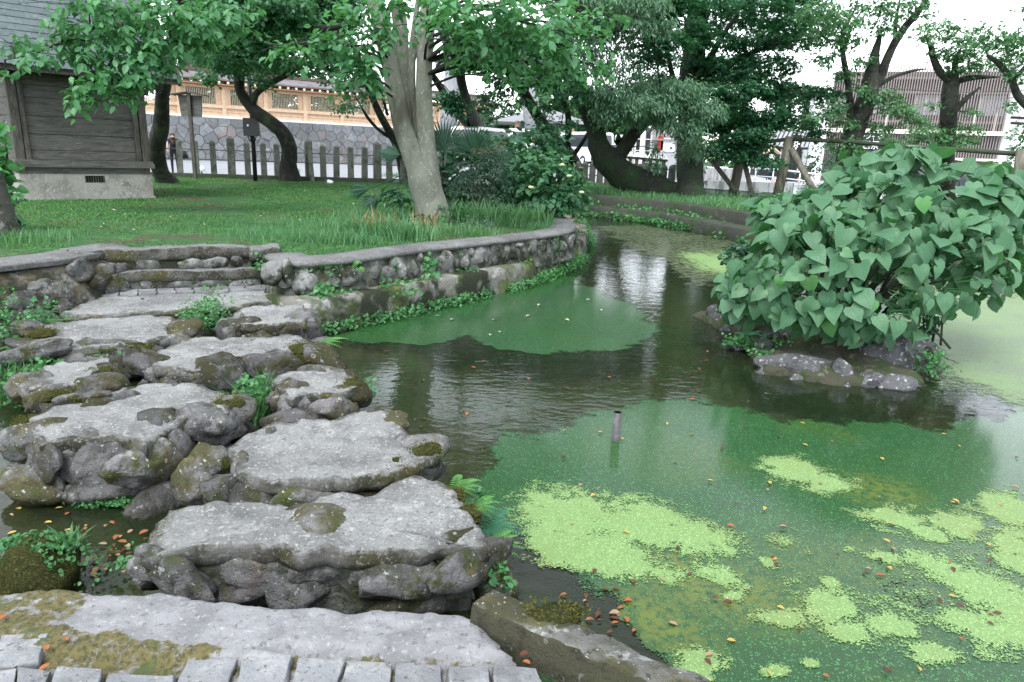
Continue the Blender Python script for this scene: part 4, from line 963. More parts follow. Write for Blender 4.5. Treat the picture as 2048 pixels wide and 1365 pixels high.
for a, b_, gm in ((1668, 1690, 'paleglass'), (1715, 1772, 'glass'), (1832, 1895, 'paleglass'), (1962, 2016, 'paleglass')):
    s0, s1 = gs(a, 210)[0], gs(b_, 210)[0]; wo = gbox('window', s0, min(s1, GL-.2), zw0_, zw1_, .36, .08, M[gm])
    for k in range(4):
        q = s0+(min(s1, GL-.2)-s0)*k/3; gbox('frame', q-.06, q+.06, zw0_, zw1_, .3, .06, M['white'], wo)
mb = MB(); npitch = int(GL/.235)
for k in range(npitch):
    s_ = .12+k*.235; mb.box(L0+gd*s_+gn*-.12+Vector((0, 0, (zb0+.2+ztop)/2-L0.z)), (.085, .2, ztop-zb0-.2), ga)
    mb.box(L0+gd*s_+gn*-.12+Vector((0, 0, (zb0-.3+zb0-2.4)/2-L0.z)), (.085, .2, 2.1), ga)
mb.build('louvre', M['slat'], LB)['kind'] = 'stuff'
z3 = zb0-2.5; gbox('cream_beam', 1.2, GL, z3-.12, z3+.12, -.25, .4, M['cream'])
gbox('shopfront', .5, GL-.5, ROAD, z3-.3, .3, .4, M['glass'])
# white block beside it, with two dark slots
q = D(2012, 300, 70); WB = thing('white_building', 'plain white wall of the next building at the end of the louvres', 'building', (q.x+6, 70, ROAD))
zt2 = D(2040, 120, 70).z
MB().box((q.x+6.0, 72, (ROAD+zt2)/2), (12, 6, zt2-ROAD)).build('wall', M['white'], WB)
for py in (236, 247): zz_ = D(2035, py, 69).z; MB().box((D(2036, py, 69).x, 68.96, zz_), (1.4, .1, .22)).build('slot', M['dark'], WB)
# black sign with white lettering
qs = D(1723, 284, 62); SG = thing('shop_sign', 'black shop sign with two lines of white lettering behind the leaning tree', 'sign', (qs.x, 62, ROAD))
MB().box((qs.x+.6, 62, qs.z), (3.2, .12, 1.5)).build('panel', M['black'], SG)
for kx in (-.7, 1.9): MB().box((qs.x+kx, 62.1, (ROAD+qs.z)/2), (.1, .1, qs.z-ROAD)).build('post', M['black'], SG)
def text(body, loc, size, mat, parent, name='lettering'):
    c = bpy.data.curves.new(name, 'FONT'); c.body = body; c.size = size; c.align_x = 'CENTER'; c.align_y = 'CENTER'; c.extrude = .01; c.materials.append(mat)
    t = bpy.data.objects.new(name, c); C.objects.link(t); t.rotation_euler = (math.pi/2, 0, 0)
    bpy.context.view_layer.update(); dg = bpy.context.evaluated_depsgraph_get(); me = bpy.data.meshes.new_from_object(t.evaluated_get(dg)); bpy.data.objects.remove(t); bpy.data.curves.remove(c)
    link(name, me, mat, parent, Vector(loc)-origin(parent), (math.pi/2, 0, 0))
text('ヒンジャイ', (qs.x+.45, 61.93, qs.z+.4), .5, M['white'], SG); text('ん起祭', (qs.x+.4, 61.93, qs.z-.28), .75, M['white'], SG)

# ---------------------------------------------------------------- ribbed roof shop
YS = 66.0; a = D(1527, 292, YS); b_ = D(1578, 292, YS); tl_ = D(1535, 262, YS+4)
SH = thing('roadside_shop', 'small dark shop with a pale ribbed metal roof across the road', 'shop', ((a.x+b_.x)/2, YS, ROAD))
x0, x1 = a.x-.3, b_.x+1.6
MB().box(((x0+x1)/2, YS+2, (ROAD+a.z)/2), (x1-x0-.6, 3.6, a.z-ROAD)).build('wall', M['black'], SH)
rp = [Vector((x0, YS-.4, a.z-.05)), Vector((x1, YS-.4, a.z-.05)), Vector((x1+2.2, YS+4, tl_.z)), Vector((x0+2.0, YS+4, tl_.z))]
MB().prism(rp, (0, 0, .12)).build('roof', M['greyroof'], SH); rfo = SH.children[-1]
for k in range(12):
    t = k/11; MB().beam(rp[0].lerp(rp[1], t)+Vector((0, 0, .17)), rp[3].lerp(rp[2], t)+Vector((0, 0, .17)), .09, .12).build('roof_rib', M['black'], rfo)
MB().box(((x0+x1)/2, YS-.42, a.z-.12), (x1-x0, .1, .2)).build('gutter', M['black'], SH)
q = D(1573, 310, YS-.2); MB().box((q.x, YS+.16, q.z-.3), (.9, .1, 2)).build('noren', M['paleglass'], SH)
q = D(1590, 293, YS-6); BN = thing('banner', 'dark hanging banner bearing a white flower crest beside the tall post', 'banner', (q.x, YS-6, ROAD))
MB().box((q.x+.1, YS-6, q.z-.6), (.75, .04, 3.0)).build('cloth', M['dark'], BN)
MB().tube([(q.x-.3, YS-6, ROAD), (q.x-.3, YS-6, q.z+1)], .04).build('pole', M['black'], BN)
mb = MB()
for k in range(6):
    t = k*math.pi/3; mb.box((q.x+.05+.2*math.cos(t), YS-6.04, q.z+.2+.2*math.sin(t)), (.22, .02, .1), M=Matrix.Rotation(-t, 3, 'Y'))
mb.prism([(q.x-.05, YS-6.04, q.z-.1), (q.x+.15, YS-6.04, q.z-.1), (q.x+.08, YS-6.04, q.z-.45)], (0, .02, 0)); mb.build('crest', M['white'], BN)
q = D(1545, 300, 60); GLN = thing('gabled_lantern', 'pale wooden roofed lantern with a white globe in front of the shop', 'lantern', (q.x, 60, ROAD))
zz_ = D(1545, 306, 60).z; zr_ = D(1545, 295, 60).z
for sg in (-1, 1): MB().prism([(q.x, 59.6, zr_), (q.x+sg*.62, 59.6, zz_), (q.x+sg*.62, 59.6, zz_-.1), (q.x, 59.6, zr_-.1)], (0, .9, 0)).build('roof_slope', M['newwood'], GLN)
MB().tube([(q.x, 60, zz_-.1), (q.x, 60, zz_-.25), (q.x, 60, zz_-.5), (q.x, 60, zz_-.62)], [.1, .28, .26, .1], 12).build('globe', M['white'], GLN); MB().tube([(q.x, 60, ROAD), (q.x, 60, zz_-.6)], .06).build('post', M['black'], GLN)
q = D(1625, 240, 58); SLm = thing('street_lamp', 'small blue grey street lantern on a slim pole before the louvred building', 'street lamp', (q.x, 58, ROAD))
MB().tube([(q.x, 58, ROAD), (q.x, 58, q.z-.4)], .05).build('pole', M['carblue'], SLm); MB().tube([(q.x, 58, q.z-.4), (q.x, 58, q.z+.15), (q.x, 58, q.z+.4)], [.16, .28, .05], 6).build('lantern', M['paleglass'], SLm)

# ---------------------------------------------------------------- small plastered office and grey shed
q0 = D(1028, 300, 60); q1 = D(1150, 300, 60); zt = D(1090, 247, 60).z; ze = D(1090, 226, 60).z
OF = thing('plastered_office', 'tan plastered office with a shallow grey roof behind the parked vans', 'office', ((q0.x+q1.x)/2, 60, PARK))
MB().box(((q0.x+q1.x)/2, 62.5, (PARK+zt)/2), (q1.x-q0.x, 5, zt-PARK)).build('wall', M['plaster'], OF)
MB().prism([(q0.x-1.4, 59.2, zt), (q1.x+1, 59.2, zt), (q1.x+1, 59.2, zt+.15), ((q0.x+q1.x)/2, 59.2, ze+.35), (q0.x-1.4, 59.2, zt+.15)], (0, 6.6, 0)).build('roof', M['greyroof'], OF)
wq = D(1041, 262, 59.9); wi = MB().box((wq.x+.15, 59.95, wq.z-.4), (.5, .1, 2)).build('door', M['glass'], OF)
wq = D(1122, 268, 59.9); MB().box((wq.x, 59.95, wq.z), (1.6, .1, 1.6)).build('window', M['paleglass'], OF)
q0 = D(1302, 290, 56); q1 = D(1362, 290, 56); zt = D(1330, 282, 56).z
GS = thing('grey_shed', 'low grey shed with a pale roof beyond the phone booth', 'shed', ((q0.x+q1.x)/2, 56, PARK))
MB().box(((q0.x+q1.x)/2, 57.5, (PARK+zt)/2), (q1.x-q0.x, 3, zt-PARK)).build('wall', M['greyroof'], GS)
MB().prism([(q0.x-.3, 55.6, zt), (q0.x-.1, 57.5, zt+.9), (q0.x-.3, 59.3, zt)], (q1.x-q0.x+.6, 0, 0)).build('roof', M['copper'], GS)
q = D(1321, 287, 55.9); MB().box((q.x, 55.95, q.z), (.45, .06, 1.1)).build('red_notice', M['redlamp'], GS); q = D(1336, 290, 55.9); MB().box((q.x, 55.95, q.z), (1.1, .06, 1.0)).build('white_notice', M['white'], GS)
# phone booth
q = D(1283, 300, 40); zt = D(1283, 256, 40).z; zb_ = PARK-.25
PBt = thing('phone_booth', 'glazed phone booth with pale frame standing beyond the stone posts', 'phone booth', (q.x, 40, zb_))
for dx in (-.42, .42):
    for dy in (-.42, .42): MB().box((q.x+dx, 40+dy, (zb_+zt)/2), (.07, .07, zt-zb_)).build('post', M['cream'], PBt)
MB().box((q.x, 40, zt+.04), (1.0, 1.0, .1)).build('roof', M['white'], PBt); MB().box((q.x-.05, 39.56, (zb_+zt)/2), (.26, .03, zt-zb_-.1)).build('white_panel', M['white'], PBt)
for dx in (-.29, .25): MB().box((q.x+dx, 39.6, (zb_+zt)/2), (.22, .02, zt-zb_-.12)).build('pane', M['glass'], PBt)
for zz_ in (.25, .5, .75): MB().box((q.x, 39.58, zb_+(zt-zb_)*zz_), (.84, .05, .05)).build('cross_bar', M['cream'], PBt)
MB().box((q.x, 40.3, (zb_+zt)/2), (.8, .03, zt-zb_-.1)).build('pane', M['paleglass'], PBt)

# ---------------------------------------------------------------- parked cars
def car(label, px, Y, zg, rot, Lc, Wc, Hc, hood, mat, cat='car'):
    q = D(px, 300, Y); t = thing('parked_'+cat, label, cat, (q.x, Y, zg), 'vehicles in the parking area', rot)
    def loc(name, mb, m_, par=None):
        o = mb.build(name, m_, None, (0, 0, 0)); o.parent = par or t; return o
    b1_ = .52*Hc; h2 = Wc/2
    prof = [(-Lc/2, .28), (Lc/2, .28), (Lc/2+.03, .5), (Lc/2-.05, b1_*.92), (Lc/2-hood, b1_+.04), (-Lc/2+.05, b1_+.06), (-Lc/2-.03, .6)]
    loc('body', MB().prism([(x, -h2, z) for x, z in prof], (0, Wc, 0)), mat)
    c0, c1 = -Lc/2+.06, Lc/2-hood+.1; cb = [(c0, b1_), (c1, b1_), (c1-.55*min(1, hood), Hc-.06), (c1-.8*min(1, hood)-.1, Hc), (c0+.28, Hc), (c0+.1, Hc-.08)]
    loc('cabin', MB().prism([(x, -h2+.07, z) for x, z in cb], (0, Wc-.14, 0)), mat)
    wz0, wz1 = b1_+.08, Hc-.16
    for sy in (-1, 1): loc('side_window', MB().prism([(c0+.28, sy*(h2-.065), wz0), (c1-.25, sy*(h2-.065), wz0), (c1-.3-.4*min(1, hood), sy*(h2-.065), wz1), (c0+.32, sy*(h2-.065), wz1)], (0, sy*.012, 0)), M['glass'])
    loc('rear_window', MB().prism([(c0-.012, -h2+.2, wz0), (c0-.012, h2-.2, wz0), (c0+.07, h2-.24, wz1), (c0+.07, -h2+.24, wz1)], (-.03, 0, 0)), M['glass'])
    loc('windscreen', MB().prism([(c1+.02, -h2+.2, wz0), (c1+.02, h2-.2, wz0), (c1-.48*min(1, hood), h2-.24, wz1), (c1-.48*min(1, hood), -h2+.24, wz1)], (.03, 0, .02)), M['glass'])
    for sx_ in (-.31, .31):
        for sy in (-1, 1):
            wq_ = loc('wheel', MB().tube([(sx_*Lc, sy*(h2-.2), .3), (sx_*Lc, sy*(h2+.01), .3)], .3, 16), M['tyre']); loc('rim', MB().tube([(sx_*Lc, sy*(h2), .3), (sx_*Lc, sy*(h2+.02), .3)], .18, 12), M['steel'], wq_)
    for sy in (-1, 1):
        loc('tail_lamp', MB().box((-Lc/2+.0, sy*(h2-.1), b1_+.12), (.08, .14, .5)), M['redlamp']); loc('headlamp', MB().box((Lc/2-.04, sy*(h2-.25), b1_*.78), (.12, .3, .16)), M['white'])
    loc('bumper', MB().box((-Lc/2-.02, 0, .45), (.12, Wc*.96, .2)), M['dark']); loc('number_plate', MB().box((-Lc/2-.09, 0, .72), (.02, .33, .17)), M['white'])
    return t
R90 = math.pi/2
car('white van seen from behind in front of the tan office', 1036, 42, PARK, R90+.12, 3.4, 1.48, 1.92, .5, M['carwhite'], 'van')
car('white car whose roof shows above the dark shrubs beside the torii pillar', 972, 37, PARK, R90-.5, 4.4, 1.7, 1.75, .9, M['carwhite'])
car('white car mostly hidden behind the second torii pillar', 1092, 41, PARK-.35, R90-.9, 4.3, 1.7, 1.5, 1.0, M['carwhite'])
car('white van behind the crooked mossy trunk', 1165, 44, PARK, R90+.5, 4.3, 1.7, 1.95, .6, M['carwhite'], 'van')
car('white saloon facing the pond beside the phone booth', 1233, 43, PARK, -R90-.35, 4.4, 1.7, 1.42, 1.15, M['carwhite'])
car('slate blue van parked behind the white saloon and the phone booth', 1258, 47, PARK, -R90-.25, 4.5, 1.75, 1.98, .8, M['carblue'], 'van')

# ---------------------------------------------------------------- granite post fence on the far bank, parapet, low walls
g0 = P(1140, 360, BANK); g1 = P(1345, 373, BANK); g0 = Vector((g0.x, 33.2, BANK)); g1 = Vector((g1.x, 32.0, BANK))
g0 = Vector((D(1140, 340, 33.2).x, 33.2, BANK)); g1 = Vector((D(1345, 340, 31.5).x, 31.5, BANK)); hd = (g1-g0).normalized()
G2 = thing('stone_post_fence', 'close set granite posts behind the bank and leaning mossy trunk', 'fence', g0)
hh_ = D(1240, 326, 32.3).z-BANK; pm = granite_post(hh_, .24, .1); k = 0
while k*.36 < (g1-g0).length:
    p = g0+hd*k*.36; link('post', pm, None, G2, p-g0, (0, 0, math.atan2(hd.y, hd.x)+.5)); k += 1
for zz_ in (.45, .8): MB().tube([g0+Vector((0, 0, hh_*zz_)), g1+Vector((0, 0, hh_*zz_))], .02, 6).build('rail', M['rust'], G2)
q0 = D(1215, 312, 37); q1 = D(1335, 322, 36); PP = thing('stone_parapet', 'low lattice stone parapet with white capped posts behind the post fence', 'parapet', q0)
MB().beam(q0, q1, .3, .12).build('top_rail', M['darkwall'], PP)
MB().beam(q0-Vector((0, 0, .9)), q1-Vector((0, 0, .9)), .4, .5).build('base', M['granite'], PP)
for k in range(9):
    p = q0.lerp(q1, (k+.5)/9); MB().box(p-Vector((0, 0, .35)), (.14, .2, .6)).build('baluster', M['granite'], PP)
    MB().prism([p+Vector((-.2, -.2, .06)), p+Vector((.2, -.2, .06)), p+Vector((.0, -.2, .3))], (0, .4, 0)).build('cap', M['white'], PP)
q0 = D(1340, 352, 38); q1 = D(1492, 350, 38)
CW = thing('concrete_wall', 'streaky pale concrete wall between the ivy tree and the road', 'wall', (q0.x, 38, ROAD))
za = D(1420, 337, 38).z
M['streak'] = surf('streaked_concrete', (.42, .43, .44), [((.18, .19, .19), 2.2, .46, .62)], rough=.9, vecscale=(3, 3, .35))
MB().box(((q0.x+q1.x)/2, 38.2, (ROAD+za)/2), (q1.x-q0.x, .4, za-ROAD)).build('wall_panel', M['streak'], CW)
MB().box(((q0.x+q1.x)/2+1.2, 36.4, ROAD+.3), (q1.x-q0.x+1.4, .5, .7)).build('footing_course', M['streak'], CW)
for px in (1447, 1502):
    q = D(px, 336, 44); t = thing('bike_hoop', 'white tubular hoop stand '+('above the streaky concrete wall' if px < 1480 else 'beside the middle trellis brace'), 'hoop', (q.x, 44, q.z-.75), 'white hoop stands')
    MB().tube([(q.x-.32, 44, q.z-.75), (q.x-.32, 44, q.z-.1), (q.x-.22, 44, q.z), (q.x+.22, 44, q.z), (q.x+.32, 44, q.z-.1), (q.x+.32, 44, q.z-.75)], .055, 8).build('hoop_tube', M['white'], t)
# red bollards
for px, py0, py1, lab in ((1548, 382, 356, 'red flexible traffic post standing upright on the far road'), (1508, 365, 351, 'red flexible traffic post leaning near the trellis braces')):
    Yb = P(px, py0, ROAD).y; q = D(px, py0, min(Yb, 52)); tp = D(px+(2 if px > 1520 else 4), py1, min(Yb, 52)); t = thing('traffic_post', lab, 'traffic post', q, 'red traffic posts on the road')
    MB().tube([q, q.lerp(tp, .1)], .16, 10).build('base', M['orange'], t); MB().tube([q, tp], .075, 10).build('post', M['orange'], t)
    for k in (.55, .72, .88): MB().tube([q.lerp(tp, k), q.lerp(tp, k+.07)], .08, 10).build('band', M['white'], t)
# tubular guard rail
GR = thing('guard_rail', 'galvanised tubular guard rail running along the far road edge', 'railing', D(1500, 345, 44))
rp_ = [D(1500, 336, 48), D(1560, 340, 47), D(1668, 353, 44)]
MB().tube(rp_, .06, 8).build('top_rail', M['steel'], GR); MB().tube([p-Vector((0, 0, .5)) for p in rp_], .04, 8).build('lower_rail', M['steel'], GR)
for t in (0, .3, .62, 1):
    p = rp_[0].lerp(rp_[2], t); MB().tube([p, (p.x, p.y, ROAD)], .045, 8).build('post', M['steel'], GR)
rp_ = [D(1712, 362, 43), D(1860, 376, 42)]; MB().tube(rp_, .06, 8).build('top_rail', M['steel'], GR)
MB().tube([D(1712, 362, 43), D(1712, 340, 43)], .05, 8).build('post', M['steel'], GR); MB().tube([D(1690, 378, 43), D(1712, 362, 43)], .05, 8).build('stay', M['steel'], GR)
# timber trellis
TR = thing('timber_trellis', 'weathered round timber trellis with raking braces behind the far bank', 'trellis', D(1560, 385, 27))
def pole(name, a, b_, r0, mat=M['timber']): MB().tube([a, (a+b_)/2, b_], r0, 8).build(name, mat, TR)
pole('post', D(1553, 402, 27), D(1581, 274, 27), .19); pole('post', D(1463, 405, 29), D(1487, 285, 29), .2)
pole('brace', D(1424, 322, 29.5), D(1486, 402, 28.5), .1); pole('brace', D(1488, 322, 28), D(1508, 405, 27.5), .1); pole('brace', D(1583, 298, 26.8), D(1636, 398, 26), .12)
pole('cross_pole', D(1484, 290, 28), D(1576, 279, 27), .07, M['darkwall']); pole('cross_pole', D(1576, 279, 27), D(1660, 282, 26), .07, M['darkwall']); pole('cross_pole', D(1660, 282, 26), D(2060, 310, 22), .07, M['darkwall'])
pole('post', D(2026, 440, 22), D(2048, 300, 22), .2)
# striped barrier
q = D(2022, 402, 40); BR = thing('striped_barrier', 'yellow striped road barrier glimpsed through the big leaves', 'barrier', q-Vector((0, 0, .8)))
for k in range(4): MB().box((q.x-.45+.3*k, 40, q.z), (.29, .08, .75)).build('stripe', M['white'] if k % 2 else surf('yellow_paint', (.7, .4, .03)), BR)
for dx in (-.5, .5): MB().box((q.x+dx, 40.06, q.z-.4), (.06, .06, .9)).build('leg', M['steel'], BR)
# overhead wires
for k, (a, b_) in enumerate((((1560, 76, 58), (2080, 130, 50)), ((1640, 158, 60), (2080, 180, 54)))):
    pa, pb = D(*a), D(*b_); pts_ = [pa.lerp(pb, t/10)-Vector((0, 0, .5*(1-(t/5-1)**2))) for t in range(11)]
    w_ = MB().tube(pts_, .025, 5).build('overhead_wire', M['black']); tag(w_, ('upper' if k == 0 else 'lower')+' overhead wire crossing in front of the louvred building', 'wire', 'overhead wires')

# ---------------------------------------------------------------- people
SKIN = surf('skin', (.55, .34, .25), [], rough=.6)
def person(label, base, head, hgt, J, shirt, lower, shoes, split, sleeves=True, knee=False, hair=(.02, .015, .012), long_hair=False):
    names = ['pel', 'sp', 'ch', 'nk', 'hd', 'ht', 'shl', 'ell', 'hal', 'shr', 'elr', 'har', 'hil', 'knl', 'anl', 'tol', 'hir', 'knr', 'anr', 'tor']
    base_ = dict(pel=(0, 0, .95), sp=(0, 0, 1.13), ch=(0, 0, 1.33), nk=(0, 0, 1.47), hd=(0, .02, 1.57), ht=(0, .02, 1.66), shl=(-.16, 0, 1.4), ell=(-.2, -.02, 1.12), hal=(-.2, .08, .88),
                 shr=(.16, 0, 1.4), elr=(.2, -.02, 1.12), har=(.2, .08, .88), hil=(-.09, 0, .9), knl=(-.1, .03, .5), anl=(-.1, -.02, .08), tol=(-.1, .12, .04), hir=(.09, 0, .9), knr=(.1, .03, .5), anr=(.1, -.02, .08), tor=(.1, .12, .04))
    base_.update(J); R_ = dict(pel=.14, sp=.115, ch=.13, nk=.052, hd=.095, ht=.075, sh=.062, el=.043, ha=.032, hi=.09, kn=.06, an=.042, to=.04)
    ed = [('pel', 'sp'), ('sp', 'ch'), ('ch', 'nk'), ('nk', 'hd'), ('hd', 'ht'), ('ch', 'shl'), ('shl', 'ell'), ('ell', 'hal'), ('ch', 'shr'), ('shr', 'elr'), ('elr', 'har'), ('pel', 'hil'), ('hil', 'knl'), ('knl', 'anl'), ('anl', 'tol'), ('pel', 'hir'), ('hir', 'knr'), ('knr', 'anr'), ('anr', 'tor')]
    me = bpy.data.meshes.new('person'); s_ = hgt/1.72
    me.from_pydata([tuple(Vector(base_[n_])*s_) for n_ in names], [(names.index(a), names.index(b_)) for a, b_ in ed], [])
    o = bpy.data.objects.new('tmp', me); C.objects.link(o); md = o.modifiers.new('s', 'SKIN'); md.use_smooth_shade = True
    for i, n_ in enumerate(names): r_ = R_.get(n_, R_.get(n_[:2])); me.skin_vertices[0].data[i].radius = (r_*s_, r_*s_*(.8 if n_ in ('pel', 'sp', 'ch') else 1))
    me.skin_vertices[0].data[0].use_root = True
    o.modifiers.new('d', 'SUBSURF').levels = 1; o.modifiers['d'].render_levels = 1
    bpy.context.view_layer.update(); dg = bpy.context.evaluated_depsgraph_get(); bm_ = bpy.data.meshes.new_from_object(o.evaluated_get(dg)); bpy.data.objects.remove(o)
    bm_.name = 'body'; bm_.materials.clear()
    for m_ in (SKIN, shirt, lower, shoes): bm_.materials.append(m_)
    for p in bm_.polygons:
        c_ = p.center/s_; z = c_.z; side = abs(c_.x)
        mi = 0
        if z < .1: mi = 3
        elif z < split: mi = 2 if (not knee or z > .58) and side < .19 else 0
        elif z < 1.44: mi = 1
        if side > .175 and z < (1.0 if sleeves else 1.28) and z > .6: mi = 0
        p.material_index = mi
    t = thing('person', label, 'person', base, rotz=head)
    link('body', bm_, None, t)
    hb = rock_mesh('hair', 3, 3, .05, 0); hb.materials.append(surf('hair', hair, [], rough=.5))
    hd = (Vector(base_['hd'])+Vector((0, -.03, .065)))*s_; link('hair', hb, None, t, hd, (.3, 0, 0), (.1*s_, .105*s_, .095*s_))
    if long_hair: link('hair', hb, None, t, hd+Vector((0, -.05, -.16)), (.25, 0, 0), (.1*s_, .07*s_, .22*s_))
    return t
cw = surf('white_cotton', (.75, .74, .73)); cb = surf('black_cotton', (.015, .015, .018)); cn = surf('navy_cotton', (.02, .025, .04)); cg = surf('pale_green_cotton', (.25, .45, .38))
q = P(350, 352, LAWN); q = Vector((D(349, 320, 28.5).x, 28.5, LAWN+.03))
person('woman with long brown hair bending over behind the granite posts, dark vest and trousers', q, -2.7, 1.66, dict(sp=(0, .03, 1.12), ch=(0, .13, 1.29), nk=(0, .22, 1.4), hd=(0, .28, 1.47), ht=(0, .32, 1.55), shl=(-.16, .14, 1.35), shr=(.16, .14, 1.35), ell=(-.2, .24, 1.12), elr=(.22, .2, 1.1), hal=(-.12, .38, .95), har=(.2, .22, .85)), cn, cb, cb, .98, False, False, (.055, .03, .02), True)
bg_ = MB().tube([(q.x+.42, q.y-.12, q.z+.62), (q.x+.42, q.y-.12, q.z+.9)], [.2, .13], 10).build('handbag', M['black'], None); tag(bg_, 'black handbag hanging at the bending woman', 'bag')
Yp = 54; q = D(1597, 373, Yp); q.z = ROAD+.1
person('person in white shirt and black shorts standing on the far pavement', q, 2.6, 1.68, dict(elr=(.26, .05, 1.15), har=(.14, .2, 1.1)), cw, cb, cw, 1.0, True, True)
q = D(1614, 376, Yp-1); q.z = ROAD+.1
person('person in black top half hidden behind the raking timber brace', q, 2.2, 1.66, {}, cb, cb, cb, 1.0, False)
q = D(1536, 372, 58); q.z = ROAD+.1
person('person in pale green walking past the guard rail near the shop', q, 1.2, 1.6, dict(knl=(-.1, .16, .5), anl=(-.1, .22, .1), tol=(-.1, .36, .06), knr=(.1, -.02, .5), anr=(.1, -.2, .12), tor=(.1, -.08, .05)), cg, cn, cw, .95, True)

# ================================================================== ISLAND WITH ROCKS
io = [P(a, b_, WATER) for a, b_ in ((1428, 655), (1470, 668), (1492, 702), (1532, 748), (1610, 760), (1680, 772), (1770, 776), (1838, 768), (1862, 740), (1872, 705))]
io += [io[-1]+Vector((.1, 1.1, 0)), io[-1]+Vector((-.7, 2.2, 0)), io[0]+Vector((.8, 1.4, 0)), io[0]+Vector((-.1, .6, 0))]
me, c, rim = slab_mesh('island', io, WATER+.05, .4, jag=.05, rough=.03, seed=50, dome=.2)
M['islandsoil'] = surf('dark_mossy_soil', (.05, .05, .035), [((.035, .055, .02), 4, .45, .6), ((.13, .125, .1), 9, .58, .68)], rough=1, bump=[(16, .04)])
link('island', me, M['islandsoil'], None, c)['kind'] = 'structure'
M['islrock'] = surf('speckled_island_rock', (.09, .093, .1), [((.05, .053, .056), 5, .46, .62), ((.15, .155, .16), 10, .54, .68), ((.32, .34, .33), 22, .58, .64), ((.32, .34, .33), 60, .64, .7), (DKMOSS, 4, .6, .68)], rough=.85, bump=[(9, .04), (30, .02), (90, .006)], objvar=.3)
IR = [rock_mesh('rock', i+80, 3, .24, .3) for i in range(5)]
for m_ in IR: m_.materials.append(M['islrock'])
for k, (px, py, dz, s3, rz, lab) in enumerate([
  (1797, 712, .14, (.33, .26, .19), .1, 'largest dark rock speckled with pale lichen at the pond end of the island'),
  (1600, 735, .05, (.34, .17, .12), -.12, 'long low pale rock at the front waterline of the island'),
  (1687, 752, .05, (.09, .09, .14), .3, 'narrow upright grey rock between the long pale rock and the lichened one'),
  (1735, 762, .03, (.12, .1, .08), .2, 'small pointed rock at the waterline below the largest island rock'),
  (1795, 770, .02, (.17, .11, .08), .15, 'low flat rock at the waterline under the largest island rock'),
  (1528, 692, .1, (.09, .08, .07), 0, 'small rounded pale rock on the mossy shoulder of the island'),
  (1575, 668, .16, (.2, .15, .1), .1, 'dark rounded rock under the lowest big leaves of the island'),
  (1442, 637, .06, (.17, .15, .14), .2, 'squat rock at the far tip of the island nearest the channel'),
  (1510, 630, .14, (.22, .16, .14), .1, 'dark broad rock under the bush at the far tip of the island'),
  (1480, 640, .05, (.09, .07, .12), .1, 'lichen covered splinter rock wedged between two rocks at the island tip'),
  (1662, 700, .12, (.12, .09, .05), .4, 'flat brown stone lying on the island soil below the leaves'),
  (1480, 690, .05, (.11, .09, .06), .1, 'low mossy rock among small plants on the near shore of the island')]):
    o = link('boulder', IR[k % 5], None, None, P(px, py, WATER+dz), (random.uniform(-.15, .15), random.uniform(-.1, .1), rz), tuple(v*1.15 for v in s3)); tag(o, lab, 'rock', 'rocks edging the island')
for k in range(11):
    t_ = (k+.5)/11; px, py = [(1470, 668), (1492, 702), (1532, 748), (1610, 760), (1680, 774), (1770, 778), (1838, 770), (1866, 742)][int(t_*7.99)]; q = P(px+random.uniform(-14, 14), py+random.uniform(-4, 6), WATER-.03)
    o = link('boulder', IR[k % 5], None, None, q, (random.uniform(-.3, .3), random.uniform(-.3, .3), random.uniform(0, 6)), (random.uniform(.06, .13), random.uniform(.06, .1), random.uniform(.05, .09))); tag(o, 'small half sunken dark stone along the island waterline', 'rock', 'half sunken stones at the island waterline')
# pipe
q = P(1231, 881, WATER); q2 = q+Vector((0, 0, .215)); pp = thing('standing_pipe', 'grey plastic pipe standing upright in the green pond weed', 'pipe', q-Vector((0, 0, .2)))
mp = surf('grey_pipe', (.06, .062, .065), [((.1, .1, .1), 30, .5, .65)], rough=.5)
MB().tube([q-Vector((0, 0, .2)), q2, q2, q2-Vector((0, 0, .03))], [.031, .031, .025, .025], 20, False).build('tube', mp, pp); MB().tube([q2-Vector((0, 0, .03)), q2-Vector((0, 0, .026))], .026, 20).build('bore', M['dark'], pp)

